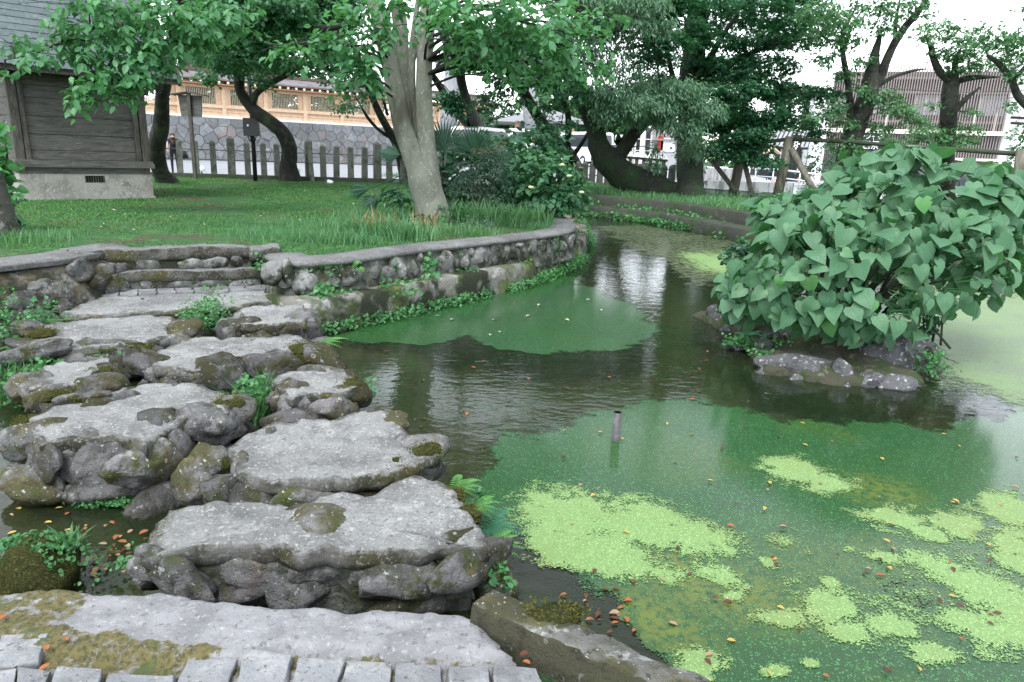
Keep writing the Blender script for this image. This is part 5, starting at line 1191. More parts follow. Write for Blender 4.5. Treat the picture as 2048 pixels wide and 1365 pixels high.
# ================================================================== TREES
LM = {
 'bright': leafmat('cherry_leaf_bright', (.05, .17, .075), (.12, .31, .14), .42),
 'mid': leafmat('cherry_leaf_mid', (.03, .115, .055), (.08, .225, .105), .4),
 'dark': leafmat('maple_leaf_dark', (.015, .076, .037), (.046, .165, .074), .44),
 'pale': leafmat('drooping_leaf_pale', (.055, .14, .08), (.13, .25, .155), .35),
 'soft': leafmat('cherry_leaf_soft', (.05, .145, .07), (.13, .28, .135), .42),
 'lime': leafmat('sunlit_far_leaf', (.03, .11, .04), (.08, .21, .07), .35),
 'fardark': leafmat('far_leaf_dark', (.022, .07, .04), (.055, .13, .07), .3),
 'big': leafmat('heart_leaf', (.03, .105, .06), (.075, .195, .115), .25, .5, .35),
 'hyd': leafmat('hydrangea_leaf', (.03, .115, .055), (.08, .225, .10), .3),
 'shade': leafmat('shade_shrub_leaf', (.016, .075, .04), (.05, .15, .075), .35),
 'nan': leafmat('nandina_leaf', (.03, .08, .05), (.085, .15, .105), .25),
 'palm': leafmat('palm_blade', (.01, .045, .026), (.022, .085, .046), .15),
 'grass': leafmat('grass_blade', (.03, .115, .045), (.085, .2, .075), .35, .6, .2),
 'turf': leafmat('short_turf', (.038, .125, .04), (.105, .225, .07), .3, .7, .1),
 'tall': leafmat('tall_grass_blade', (.05, .16, .075), (.14, .28, .13), .4, .5, .25),
 'straw': leafmat('dry_straw', (.18, .14, .08), (.3, .25, .15), .2, .7, .1),
 'cress': leafmat('waterside_cress', (.035, .14, .05), (.10, .28, .10), .35),
 'fern': leafmat('fern_frond', (.06, .19, .05), (.14, .33, .09), .4),
 'fern2': leafmat('deep_fern_frond', (.03, .14, .075), (.06, .2, .11), .3),
 'ivy': leafmat('ivy_leaf', (.03, .09, .055), (.08, .17, .115), .25),
}
BK = {
 'pale': surf('pale_lichened_bark', (.175, .185, .152), [((.115, .125, .1), 2.2, .42, .62), ((.2, .215, .185), 11, .56, .68), ((.3, .32, .29), 30, .6, .68), ((.07, .072, .055), 1.1, .62, .74)], rough=.95, bump=[(26, .012), (80, .005)], vecscale=(1, 1, .45)),
 'dark': surf('dark_cherry_bark', (.022, .023, .019), [((.055, .06, .05), 6, .5, .66), ((.02, .02, .018), 12, .5, .65), ((.045, .06, .03), 2, .52, .66)], rough=.95, bump=[(16, .02)]),
 'mossy': surf('mossy_bark', (.016, .018, .014), [((.014, .032, .012), 1.8, .42, .58), ((.045, .05, .04), 7, .58, .7)], rough=1, bump=[(12, .04)]),
 'grey': surf('grey_bark', (.045, .048, .04), [((.02, .021, .018), 4, .48, .64), ((.12, .125, .115), 9, .6, .7)], rough=.95, bump=[(16, .015)]),
}
def catmull(pts, k=5):
    out = []; n = len(pts)
    for i in range(n-1):
        p0_, p1_, p2_, p3_ = pts[max(i-1, 0)], pts[i], pts[i+1], pts[min(i+2, n-1)]
        for j in range(k):
            t = j/k; out.append(tuple(.5*((2*b)+(-a+c)*t+(2*a-5*b+4*c-d)*t*t+(-a+3*b-3*c+d)*t**3) for a, b, c, d in zip(p0_, p1_, p2_, p3_)))
    out.append(tuple(pts[-1])); return out
def limb_mesh(name, pts, mat, parent, sides=12, rough=.12, k=5, seed=0):
    """pts: (x,y,z,r)"""
    q = catmull(pts, k); C_ = [Vector(p[:3]) for p in q]; R_ = [max(p[3], .004) for p in q]
    V = []; Fq = []; ref = Vector((1, 0, .1))
    for i, c in enumerate(C_):
        t = (C_[min(i+1, len(C_)-1)]-C_[max(i-1, 0)]).normalized(); x = (ref-t*ref.dot(t)).normalized(); y = t.cross(x); ref = x
        for j in range(sides):
            a = 2*math.pi*j/sides; d = x*math.cos(a)+y*math.sin(a)
            f = 1+rough*mnoise.noise(Vector((d.x*1.6, d.y*1.6, d.z*1.6+i*.25+seed)))+rough*.5*mnoise.noise(Vector((d.x*4, d.y*4, i*.7+seed)))
            V.append(c+d*R_[i]*f)
    for i in range(len(C_)-1):
        for j in range(sides): Fq.append((i*sides+j, i*sides+(j+1) % sides, (i+1)*sides+(j+1) % sides, (i+1)*sides+j))
    Fq.append(tuple((len(C_)-1)*sides+j for j in range(sides)))
    me = bpy.data.meshes.new(name); o_ = origin(parent); me.from_pydata([tuple(v-o_) for v in V], [], Fq); me.polygons.foreach_set('use_smooth', [True]*len(me.polygons)); me.validate()
    return link(name, me, mat, parent)
def px_limb(l): return [(*D(a, b_, Y), r_*Y/F) for a, b_, Y, r_ in l]
def twigs(parent, limbs, clumps, mat, r0=.03):
    """thin boughs from the nearest limb out to every leaf cluster, all real wood"""
    allp = [Vector(p[:3]) for l in limbs for p in catmull(l, 4)[2:]]; mb = MB()
    for c, rad in clumps:
        c = Vector(c); near = min(allp, key=lambda p: (p-c).length+max(0, p.z-c.z)*.5); L = (c-near).length
        mid = near.lerp(c, .5)+Vector((random.uniform(-.1, .1)*L, random.uniform(-.1, .1)*L, .1*L)); r1 = min(.06, r0*(.5+.25*L))
        pts = [Vector(p) for p in catmull([tuple(near), tuple(mid), tuple(c)], 4)]; mb.tube(pts, [r1*(1-.75*i/(len(pts)-1)) for i in range(len(pts))], 5, False)
        for _ in range(5):
            d = Vector((random.gauss(0, 1)*rad[0], random.gauss(0, 1)*rad[1], random.gauss(0, .8)*rad[2]))*.62; m_ = c+d*.5+Vector((0, 0, .06*d.length)); s = pts[random.randrange(len(pts)//2, len(pts))]
            mb.tube([s, m_, c+d], [r1*.35, r1*.22, .004], 4, False)
    if mb.v: mb.build('bough', mat, parent)['kind'] = 'stuff'
DENS = {'pale_forked_tree': 1.35, 'cherry_tree': 1.35, 'broken_top_tree': 3.4, 'flat_topped_tree': 3.2, 'edge_tree': 3.0, 'mossy_leaning_tree': 3.2, 'crooked_tree': 3.0, 'ivy_clad_tree': 3.0, 'far_tree': 1}
def tree(name, label, bark, limbs, clumps, lm, size, tpl='leaf', group=None, per=6, droop=.5, flat=.6, base=None, sides=12, rough=.12, world_limbs=None, world_clumps=(), parts=0, tw=.03, cat='tree', twig=None):
    if limbs:
        gz = base[2] if base is not None else LAWN; l0 = limbs[0]; Yb = base[1] if base is not None else P(l0[0][0], l0[0][1], gz).y; dl = Yb-l0[0][2]; py0 = l0[0][1]
        limbs = [[(a, b_, Y+dl*max(0, min(1, (b_-(py0-160))/160)), r_*(.4 if (k == len(l)-1 and i > 0) else 1)) for k, (a, b_, Y, r_) in enumerate(l)] for i, l in enumerate(limbs)]
    WL = [px_limb(l) for l in limbs]+list(world_limbs or [])
    if limbs: q0 = WL[0][0]; WL[0].insert(0, (q0[0], q0[1], q0[2]-.5, q0[3]*1.1))
    b = Vector(WL[0][0][:3]) if base is None else Vector(base)
    t = thing(name, label, cat, b, group)
    for i, l in enumerate(WL): limb_mesh('trunk' if i == 0 else 'limb', l, BK[bark], t, sides if i == 0 else max(7, sides-4), rough, seed=i*3.3)
    CL = []
    for c in clumps:
        px, py, Y, rx, ry, n = c[:6]; k = Y/F/math.cos(TH)*1.0
        CL.append((D(px, py, Y), (rx*k, rx*k*(c[6] if len(c) > 6 else .8), ry*k), int(n*DENS.get(name, 2.6))))
    CL += [(Vector(c[0]), c[1], c[2]) for c in world_clumps]
    twigs(t, WL, [(c, r) for c, r, n in CL], BK['dark' if bark in ('pale', 'dark') else bark], tw)
    ps, ds, ns = [], [], []
    for c, r, n in CL:
        a = clump_leaves(c, r, n, per, twig or size*1.9, droop, flat); ps.append(a[0]); ds.append(a[1]); ns.append(a[2])
    p, d, n = np.concatenate(ps), np.concatenate(ds), np.concatenate(ns); sz = size*rng.uniform(.65, 1.25, len(p))
    if parts:
        v = p-np.array([0, 0, EYE]); zc = v@np.array(fw); X = 1024+F*(v@np.array(RT))/zc; Yp = 682.5-F*(v@np.array(UP))/zc
        key = np.where((X > 0) & (X < 2048) & (Yp > 0) & (Yp < 1365), zc, 1e6); sel = np.argsort(key)[:parts]; rest = np.setdiff1d(np.arange(len(p)), sel)
        leaf_parts(t, p[sel], d[sel], n[sel], sz[sel], tpl, LM[lm]); p, d, n, sz = p[rest], d[rest], n[rest], sz[rest]
    leaf_obj('foliage', p, d, n, sz, tpl, LM[lm], t, 'stuff')
    return t
def leaf_parts(t, p, d, n, sz, tpl, mat, mesh=None, name='leaf'):
    if mesh is None:
        T, Fc = TPL[tpl]; mesh = arr_mesh(name, T, np.asarray(Fc)); mesh.materials.append(mat)
    o_ = origin(t)
    for i in range(len(p)):
        dd = Vector(d[i]).normalized(); nn_ = Vector(n[i]); u = dd.cross(nn_).normalized(); nn_ = u.cross(dd); s = float(sz[i])
        o = bpy.data.objects.new(name, mesh); C.objects.link(o); o.parent = t
        mm = Matrix((u*s, dd*s, nn_*s)).transposed().to_4x4(); mm.translation = Vector(p[i])-o_; o.matrix_local = mm
def J(*cs): return [c for c in cs]
def band(x0, x1, y, Y0, Y1, rx, ry, n, step, jx=12, jy=10):
    out = []; x = x0
    while x <= x1: out.append((x+random.uniform(-jx, jx), y+random.uniform(-jy, jy), random.uniform(Y0, Y1), rx*random.uniform(.8, 1.2), ry*random.uniform(.8, 1.2), n)); x += step
    return out
# 1 the pale forked tree on the lawn
Y1 = P(868, 440, LAWN).y
tree('pale_forked_tree', 'pale lichened tree forking into several trunks on the lawn above the curved wall', 'pale',
 [[(871, 446, Y1, 39), (868, 434, Y1, 35), (858, 400, Y1, 31), (846, 360, Y1, 31), (834, 330, Y1, 23), (809, 265, Y1-.05, 19), (794, 200, Y1-.1, 18), (783, 140, Y1-.1, 17), (764, 60, Y1-.2, 16), (740, -60, Y1-.3, 14), (720, -260, Y1-.5, 10)],
  [(858, 385, Y1, 26), (856, 335, Y1+.03, 21), (852, 280, Y1+.05, 18), (848, 203, Y1, 16), (850, 100, Y1, 15.5), (857, 20, Y1, 15), (872, -60, Y1, 14), (890, -260, Y1, 10)],
  [(845, 345, Y1+.15, 14), (824, 270, Y1+.3, 9), (810, 180, Y1+.35, 12), (804, 100, Y1+.35, 13), (796, 20, Y1+.4, 13), (770, -120, Y1+.5, 12)],
  [(844, 325, Y1+.1, 8), (831, 250, Y1+.12, 6), (824, 170, Y1+.12, 7), (826, 90, Y1+.1, 7), (838, -20, Y1, 8)],
  [(826, 118, Y1+.1, 6), (835, 70, Y1+.1, 6), (833, 20, Y1+.1, 5)]],
 [(930, 22, 11, 65, 22, 110), (1010, 15, 11, 60, 22, 100), (1075, 50, 11, 60, 26, 110), (1120, 95, 11.2, 45, 22, 70), (960, 70, 11.2, 60, 25, 100), (1030, 90, 11.3, 55, 25, 90), (1010, 130, 11.6, 50, 20, 60), (1090, 130, 12, 50, 24, 70), (910, 85, 11.4, 30, 22, 35), (1140, 140, 12, 40, 22, 60), (1180, 60, 12.4, 45, 20, 60), (1100, 10, 11.6, 60, 16, 80), (960, 120, 12, 50, 20, 60), (1060, 170, 12.4, 40, 14, 40), (1190, 130, 12.6, 30, 20, 40), (880, 40, 11.3, 30, 20, 34), (800, 10, 11.4, 40, 12, 30), (1220, 30, 12.8, 45, 18, 50),
  (770, 60, 11.5, 40, 22, 60), (730, 95, 11.5, 45, 28, 80), (760, 20, 11.5, 55, 20, 60), (700, 130, 11.6, 40, 25, 55), (735, 160, 11.8, 35, 30, 60), (700, 40, 11.6, 45, 24, 60), (860, 0, 11.5, 40, 18, 40), (690, 180, 12, 25, 25, 30), (660, 75, 11.6, 40, 16, 40), (620, 100, 11.7, 40, 14, 36), (560, 95, 11.7, 30, 14, 24)],
 'bright', .15, 'leaf', base=P(868, 440, LAWN), sides=20, rough=.07, parts=150,
 world_clumps=[((-1.5, 13.5, 9.2), (3.2, 3, 1.3), 900), ((.8, 12.5, 8.6), (2.4, 2.2, 1.0), 600), ((-3.6, 13, 8.2), (2, 2, 1), 500)])
# 2 the cherry behind the hut whose sprays hang over its roof
tree('cherry_tree', 'dark trunked cherry beside the plank hut with bright sprays hanging over the roof', 'dark',
 [[(336, 372, 21, 22), (322, 345, 21, 15), (312, 300, 20.8, 17), (322, 250, 20.5, 15), (325, 190, 20, 13), (335, 120, 19, 15), (350, 70, 18, 13), (360, 0, 17, 10), (360, -120, 16, 6)],
  [(340, 115, 19, 10), (300, 60, 16, 8), (240, 50, 14, 6), (180, 60, 12.6, 3)], [(345, 95, 18.5, 11), (390, 70, 19, 9), (440, 55, 20, 7), (500, 50, 20, 4)], [(340, 100, 18, 7), (280, 120, 14, 5), (220, 160, 12.6, 3), (150, 205, 12.2, 2)],
  [(300, 60, 16, 5), (150, 80, 12.6, 3), (60, 110, 12, 2), (10, 120, 12, 1.5)]],
 [(330, 25, 12.4, 70, 30, 130), (250, 20, 12.3, 70, 26, 120), (170, 15, 12.2, 60, 20, 80), (400, 45, 12.6, 60, 25, 100), (440, 25, 13, 60, 22, 90), (360, 70, 12.6, 60, 24, 100),
  (140, 55, 12.2, 45, 24, 60), (120, 95, 12.1, 35, 22, 45), (180, 85, 12.2, 55, 22, 80), (250, 75, 12.3, 55, 26, 95), (310, 100, 12.4, 50, 24, 85), (170, 118, 12.1, 40, 18, 50), (230, 120, 12.2, 50, 22, 80), (290, 135, 12.3, 45, 20, 70),
  (200, 145, 12.1, 40, 14, 40), (260, 160, 12.2, 40, 16, 50), (330, 130, 12.4, 25, 16, 35), (180, 165, 12, 35, 11, 30), (145, 182, 12, 35, 8, 24), (230, 178, 12.1, 40, 12, 40), (190, 200, 12, 35, 11, 32), (140, 212, 11.9, 26, 8, 20), (250, 195, 12.1, 28, 10, 24),
  (20, 85, 12, 28, 14, 24), (50, 108, 12, 32, 13, 26), (70, 128, 12, 30, 12, 24), (8, 145, 12, 18, 10, 12), (395, 85, 12.8, 45, 20, 60), (460, 60, 13.2, 45, 16, 50)],
 'bright', .165, 'leaf', base=P(334, 366, LAWN), parts=150, droop=.75,
 world_clumps=[((-8.5, 15, 8.0), (2.6, 3, 1.0), 700), ((-6.5, 18, 8.5), (3, 3, 1.2), 800)])
# 3 the S-shaped tree
tree('crooked_tree', 'crooked dark tree with an S shaped trunk behind the black pole', 'dark',
 [[(580, 362, 25.5, 22), (577, 330, 25.5, 16), (578, 295, 25.4, 15), (562, 262, 25.2, 14), (528, 236, 25, 13), (500, 212, 25, 11), (480, 182, 24.8, 9), (478, 150, 24.5, 10), (484, 110, 24, 11), (492, 60, 23, 10), (490, -20, 22, 7), (480, -160, 21, 4)],
  [(505, 208, 25, 7), (515, 185, 24.8, 6), (548, 163, 24.5, 6), (585, 143, 24.2, 5), (612, 115, 24, 5), (634, 80, 24, 4)], [(485, 120, 24, 7), (510, 120, 24, 9), (535, 95, 24, 6), (560, 60, 23.5, 4)],
  [(400, 40, 21, 5), (450, 47, 21, 6), (510, 43, 21, 6), (565, 52, 21, 6), (620, 58, 21, 6), (690, 50, 21, 5), (740, 20, 20, 4)], [(440, 35, 23, 5), (470, 70, 23, 4), (440, 100, 23, 3)]],
 band(400, 700, 10, 20, 24, 50, 24, 520, 42)+band(400, 690, 50, 20, 24, 46, 22, 420, 44)+band(405, 680, 88, 21, 25, 42, 20, 340, 46)+band(400, 640, 120, 22, 25, 34, 16, 170, 50)+band(410, 560, 150, 23, 25, 24, 12, 70, 60)+[(520, 165, 24, 22, 12, 60), (560, 130, 24, 28, 14, 90)],
 'mid', .13, 'quad', base=P(578, 362, LAWN), world_clumps=[((-8, 22, 9.5), (4.5, 4, 1.6), 1500), ((-4.5, 20, 9.8), (3, 3, 1.4), 900)])
# 4 thin tree behind the pale one
tree('slender_tree', 'slender dark double stemmed tree close behind the pale forked tree', 'dark',
 [[(812, 365, 26, 14), (806, 330, 26, 11), (796, 290, 26, 11), (778, 262, 25.8, 8), (758, 225, 25.6, 7), (738, 180, 25.4, 6), (722, 140, 25, 5), (715, 90, 25, 3)], [(790, 280, 26, 4), (760, 262, 25.6, 3), (735, 235, 25.4, 3), (715, 200, 25.2, 2)], [(775, 230, 25.6, 3), (760, 180, 25.4, 3), (745, 150, 25, 2)]],
 [(690, 212, 24.5, 26, 10, 70), (735, 190, 25, 24, 10, 50), (715, 150, 25, 30, 14, 80), (670, 160, 25, 26, 12, 60), (755, 165, 25, 18, 10, 40), (700, 110, 25, 40, 18, 140)], 'mid', .13, 'quad', base=P(812, 364, LAWN))
# 5 dark trees in front of the gate
tree('leaning_dark_tree', 'dark leaning tree in front of the nearer torii pillar', 'dark',
 [[(968, 330, 24, 13), (957, 262, 24, 12), (942, 225, 24, 10), (928, 185, 24, 9), (921, 145, 24, 9), (926, 110, 24, 8), (934, 70, 23.5, 7), (936, 20, 23, 6), (940, -80, 23, 4)], [(950, 262, 24, 10), (915, 225, 23.8, 8), (890, 190, 23.6, 7), (868, 155, 23.4, 6), (850, 135, 23.4, 4)]],
 band(930, 1110, 75, 21, 24, 40, 22, 230, 40)+band(930, 1130, 108, 21, 24, 42, 22, 250, 38)+[(905, 60, 22.5, 22, 14, 60), (925, 130, 22.5, 25, 14, 80), (1000, 140, 22, 45, 18, 170), (1060, 150, 22.5, 45, 20, 180), (895, 200, 23, 26, 14, 120), (915, 215, 23.2, 24, 14, 110), (1010, 175, 23, 28, 12, 60), (880, 120, 23, 18, 8, 26), (1110, 160, 23, 40, 22, 170)],
 'dark', .15, 'leaf', base=P(968, 345, LAWN), world_clumps=[((-.5, 22, 8.2), (3.5, 3, 1.5), 900)])
tree('arching_dark_tree', 'dark tree arching from behind the hydrangea with a cut stub near its top', 'dark',
 [[(1165, 372, 25.5, 16), (1145, 320, 25.5, 13), (1110, 280, 25.3, 12), (1075, 232, 25, 11), (1050, 190, 24.8, 10), (1025, 155, 24.6, 9), (1010, 135, 24.6, 8)], [(1052, 192, 24.8, 4), (1053, 160, 24.6, 3.5), (1056, 120, 24.4, 3)], [(1048, 185, 24.8, 6), (1030, 170, 24.6, 5), (1000, 150, 24.5, 4)],
  [(1132, 345, 24.5, 7), (1135, 290, 24.5, 6.5), (1137, 240, 24.5, 6), (1128, 205, 24.4, 5), (1112, 180, 24.2, 3)], [(1140, 320, 24.6, 5), (1165, 285, 24.6, 4), (1190, 240, 24.6, 3), (1205, 190, 24.6, 2.5)]],
 [(985, 190, 24, 26, 8, 60), (1010, 210, 24.2, 30, 8, 60), (1050, 205, 24.4, 24, 10, 60), (960, 205, 24, 22, 8, 40), (1095, 215, 24.2, 26, 14, 90), (1150, 190, 24, 36, 20, 170), (1130, 150, 23.6, 40, 20, 180), (1085, 250, 24.4, 26, 9, 50), (1130, 250, 24.4, 30, 10, 70), (1110, 300, 24, 30, 12, 90), (1070, 270, 24.2, 22, 8, 40)],
 'mid', .14, 'leaf', base=P(1160, 365, BANK))
# 6 mossy leaning tree
tree('mossy_leaning_tree', 'mossy tree leaning low over the bank with pale drooping foliage', 'mossy',
 [[(1372, 400, 28.5, 24), (1335, 388, 28.3, 26), (1285, 368, 28, 27), (1245, 350, 27.8, 28), (1215, 322, 27.6, 27), (1198, 295, 27.5, 20), (1188, 255, 27.4, 17), (1172, 215, 27.2, 17), (1152, 175, 27, 14), (1130, 130, 26.6, 11), (1120, 60, 26, 8)],
  [(1225, 335, 27.7, 18), (1245, 300, 27.4, 14), (1268, 265, 27, 13), (1300, 238, 26.6, 10), (1330, 215, 26, 7)], [(1238, 285, 27.2, 9), (1236, 270, 27.2, 7)], [(1190, 250, 27, 4), (1225, 240, 26.8, 3.5), (1262, 225, 26.6, 2.5)]],
 band(1140, 1330, 8, 23, 26, 50, 18, 260, 40)+band(1130, 1300, 55, 23, 26, 44, 18, 220, 42)+band(1190, 1420, 180, 24, 26.5, 36, 18, 210, 34)+band(1210, 1420, 215, 24, 26, 34, 18, 210, 34)+[(1340, 250, 25, 34, 14, 150), (1380, 260, 25, 30, 18, 160), (1280, 240, 25.4, 34, 12, 110), (1220, 240, 25.6, 30, 12, 90), (1180, 130, 24.5, 50, 24, 240), (1240, 140, 25, 45, 20, 190), (1160, 95, 24.5, 45, 22, 200), (1225, 90, 25, 40, 22, 160), (1200, 40, 25, 55, 24, 240), (1250, 20, 25, 45, 20, 180), (1150, 30, 24.5, 45, 24, 200), (1390, 300, 26.5, 26, 20, 130), (1310, 300, 26, 12, 14, 40), (1312, 330, 26, 18, 14, 50)],
 'pale', .17, 'narrow', base=P(1350, 392, BANK), droop=1.1, sides=16, rough=.2, world_clumps=[((2.5, 25, 10), (3.5, 3, 1.6), 900)])
# 7 ivy tree
iv = [(1378+random.uniform(-14, 14), y, 29.2, 22, 14, 70) for y in range(250, 400, 11)]
tree('ivy_clad_tree', 'tall ivy clad tree with wide dark layered foliage on the far bank', 'mossy',
 [[(1384, 402, 30, 30), (1382, 385, 30, 26), (1378, 330, 30, 25), (1378, 250, 29.8, 22), (1382, 180, 29.6, 22), (1388, 110, 29.4, 20), (1392, 40, 29.2, 17), (1396, -60, 29, 13), (1398, -260, 29, 7)],
  [(1380, 240, 29.6, 10), (1355, 185, 29, 7), (1340, 130, 28.6, 5), (1330, 70, 28, 4)], [(1384, 200, 29.5, 9), (1410, 140, 29, 6), (1440, 80, 28.6, 5), (1480, 20, 28, 4)], [(1382, 170, 29.4, 8), (1450, 130, 29, 6), (1520, 100, 28.4, 4), (1600, 80, 28, 3)], [(1380, 230, 29.6, 8), (1440, 210, 29, 5), (1520, 190, 28, 4), (1600, 175, 27.6, 3)], [(1380, 270, 29.6, 8), (1430, 255, 28.6, 5), (1490, 250, 27.8, 3)]],
 band(1280, 1640, 8, 26, 31, 50, 18, 330, 48)+band(1300, 1640, 45, 26, 31, 48, 16, 260, 56)+band(1290, 1620, 85, 26, 31, 46, 15, 260, 50)+band(1300, 1560, 122, 26, 31, 42, 14, 230, 50)+band(1300, 1540, 160, 27, 31, 40, 14, 230, 48)+band(1420, 1650, 190, 26, 29, 38, 12, 210, 44)+band(1420, 1580, 225, 26, 29, 38, 13, 210, 42)+band(1420, 1560, 258, 26.5, 29, 34, 12, 190, 40)+[(1440, 300, 27.5, 36, 14, 200), (1490, 310, 27, 36, 13, 190), (1540, 325, 26.5, 34, 9, 120), (1510, 290, 27, 36, 12, 150), (1480, 280, 27, 36, 12, 160), (1600, 250, 27, 38, 12, 130), (1640, 270, 27, 26, 10, 70)],
 'dark', .16, 'star', base=P(1382, 396, BANK), flat=.35, droop=.25, sides=18, rough=.2, world_clumps=[((8, 29, 10.5), (5.5, 4.5, 2.2), 2600), ((7, 29, 13), (3.5, 3.5, 1.8), 1400)])
p_, d_, n_ = [np.concatenate(x) for x in zip(*[clump_leaves(D(a, b_, Y), (rx*Y/F, rx*Y/F*.9, ry*Y/F), n, 6, .2, .9) for a, b_, Y, rx, ry, n in iv])]
leaf_obj('ivy', p_, d_, n_, .12*rng.uniform(.7, 1.2, len(p_)), 'broad', LM['ivy'], [o for o in C.objects if o.name == 'ivy_clad_tree'][0], 'stuff')
# moss and small ferns fringing the leaning trunk and ivy trunk
tml = [o for o in C.objects if o.name == 'mossy_leaning_tree'][0]
L_m = [D(a, b_, Y) for a, b_, Y in ((1372, 396, 28.3), (1335, 384, 28.1), (1285, 362, 27.8), (1245, 340, 27.6), (1222, 318, 27.4), (1205, 298, 27.3))]
kk = rng.random(2600)*(len(L_m)-1.01); ii = kk.astype(int); Lm_ = np.array([tuple(p) for p in L_m]); pm_ = Lm_[ii]*(1-(kk-ii))[:, None]+Lm_[ii+1]*(kk-ii)[:, None]
an = rng.normal(size=2600)*.75; rr_ = .5*(1-.25*kk/5); pm_ = pm_+np.stack([np.sin(an)*.35*rr_+rng.normal(size=2600)*.08, -np.abs(np.sin(an))*.6*rr_, np.cos(an)*rr_-.12], -1)
leaf_obj('moss_fringe', pm_, nrm(rng.normal(size=(2600, 3))*.6+np.array([0, -.5, -.3])), nrm(rng.normal(size=(2600, 3))*.4+np.array([0, -.6, 1])), rng.uniform(.06, .16, 2600), 'narrow', LM['shade'], tml, 'stuff')
# 8,9,10 open trees before the louvred building
tree('broken_top_tree', 'leaning dark tree with a broken orange stub and open pale crown before the louvred building', 'grey',
 [[(1670, 420, 27.4, 22), (1682, 360, 27.2, 19), (1694, 310, 27, 19), (1708, 265, 26.8, 19), (1724, 225, 26.6, 18), (1738, 185, 26.4, 17), (1744, 150, 26.3, 14), (1747, 128, 26.2, 11), (1752, 100, 26, 7), (1760, 72, 26, 4)],
  [(1738, 195, 26.4, 9), (1758, 160, 26.2, 8.5), (1780, 105, 26, 8), (1806, 60, 25.8, 7), (1835, 25, 25.6, 6), (1868, -20, 25.4, 5)], [(1705, 255, 26.8, 8), (1700, 215, 26.6, 7), (1696, 165, 26.4, 6), (1686, 110, 26.2, 5), (1686, 70, 26, 4), (1712, 15, 25.8, 3)], [(1752, 175, 26.3, 5), (1785, 155, 26.2, 3.5), (1825, 142, 26, 3), (1858, 138, 25.8, 1.5)], [(1690, 95, 26.2, 3.5), (1700, 60, 26, 3), (1725, 20, 26, 2.5)], [(1790, 85, 26, 4), (1792, 40, 26, 3.5), (1802, -10, 26, 3)]],
 [(1690, 40, 25, 40, 16, 110), (1640, 25, 25, 44, 18, 150), (1650, 70, 25.4, 38, 16, 120), (1700, 80, 25.6, 32, 14, 90), (1735, 10, 25.6, 40, 14, 90), (1775, 55, 25.6, 30, 14, 70), (1790, 20, 25.4, 32, 16, 90), (1830, 5, 25.4, 30, 12, 50), (1690, 150, 26, 22, 10, 50), (1650, 115, 25.6, 28, 12, 70), (1730, 120, 25.8, 22, 10, 40), (1770, 195, 25.6, 30, 14, 100), (1800, 220, 25.4, 30, 12, 90), (1830, 240, 25.4, 26, 10, 60), (1720, 180, 25.8, 18, 9, 40), (1665, 215, 26, 30, 14, 100), (1640, 235, 26, 30, 12, 80), (1690, 245, 26.2, 24, 10, 60), (1760, 255, 26, 26, 10, 70), (1700, 290, 26, 40, 14, 130), (1850, 30, 25.4, 18, 8, 20)],
 'soft', .14, 'leaf', base=P(1672, 405, BANK), tw=.02)
tree('flat_topped_tree', 'upright tree with flat spreading boughs before the louvred building windows', 'grey',
 [[(1886, 420, 29, 22), (1890, 330, 29, 17), (1893, 280, 28.8, 15), (1897, 235, 28.6, 15), (1900, 195, 28.4, 15), (1903, 160, 28.4, 12), (1906, 145, 28.3, 10)], [(1903, 165, 28.4, 7), (1880, 145, 28.2, 7), (1866, 115, 28, 6), (1862, 95, 28, 5), (1850, 70, 27.6, 3)], [(1905, 168, 28.4, 6), (1925, 160, 28.2, 6), (1955, 155, 28, 5), (2000, 155, 27.6, 3)], [(1898, 240, 28.4, 5), (1925, 205, 28, 5), (1960, 175, 27.8, 4)], [(1906, 150, 28.3, 5), (1912, 120, 28, 4), (1925, 90, 27.8, 3)]],
 [(1880, 55, 27.6, 40, 9, 110), (1920, 75, 27.6, 45, 9, 120), (1850, 75, 27.5, 26, 8, 50), (1940, 100, 27.6, 46, 10, 130), (1900, 110, 27.8, 38, 10, 110), (1980, 125, 27.4, 40, 11, 110), (1930, 135, 27.8, 36, 11, 110), (1860, 210, 28, 18, 7, 20), (1930, 225, 28, 26, 8, 30), (1850, 265, 28, 40, 14, 150), (1910, 280, 28, 40, 14, 130), (1800, 285, 28, 36, 12, 110), (1940, 260, 28, 28, 10, 60)],
 'soft', .14, 'leaf', base=P(1886, 400, BANK), flat=.25, droop=.3, tw=.02)
tree('edge_tree', 'tree whose crooked boughs reach in from the frame edge above the louvred building', 'grey',
 [[(2130, 430, 24, 18), (2120, 300, 24, 16), (2095, 240, 24, 13), (2060, 215, 23.8, 9), (2035, 190, 23.6, 7), (2022, 160, 23.5, 6), (2000, 130, 23.4, 5), (1975, 112, 23.2, 3)], [(2025, 165, 23.5, 4), (2045, 140, 23.3, 3.5), (2070, 110, 23, 3)], [(2105, 250, 24, 8), (2090, 160, 23.8, 6), (2080, 80, 23.5, 4), (2060, 30, 23, 3)]],
 [(2000, 85, 23, 44, 12, 120), (2040, 70, 23, 40, 14, 120), (2030, 110, 23.2, 36, 12, 100), (1975, 60, 23, 30, 9, 50), (2040, 150, 23.2, 30, 14, 80), (2045, 265, 23, 22, 16, 60), (2040, 310, 23, 24, 16, 80), (2050, 20, 23, 16, 6, 10), (2010, 215, 23.4, 20, 8, 20)],
 'soft', .13, 'leaf', base=P(2130, 400, BANK), flat=.3, droop=.3, tw=.02)
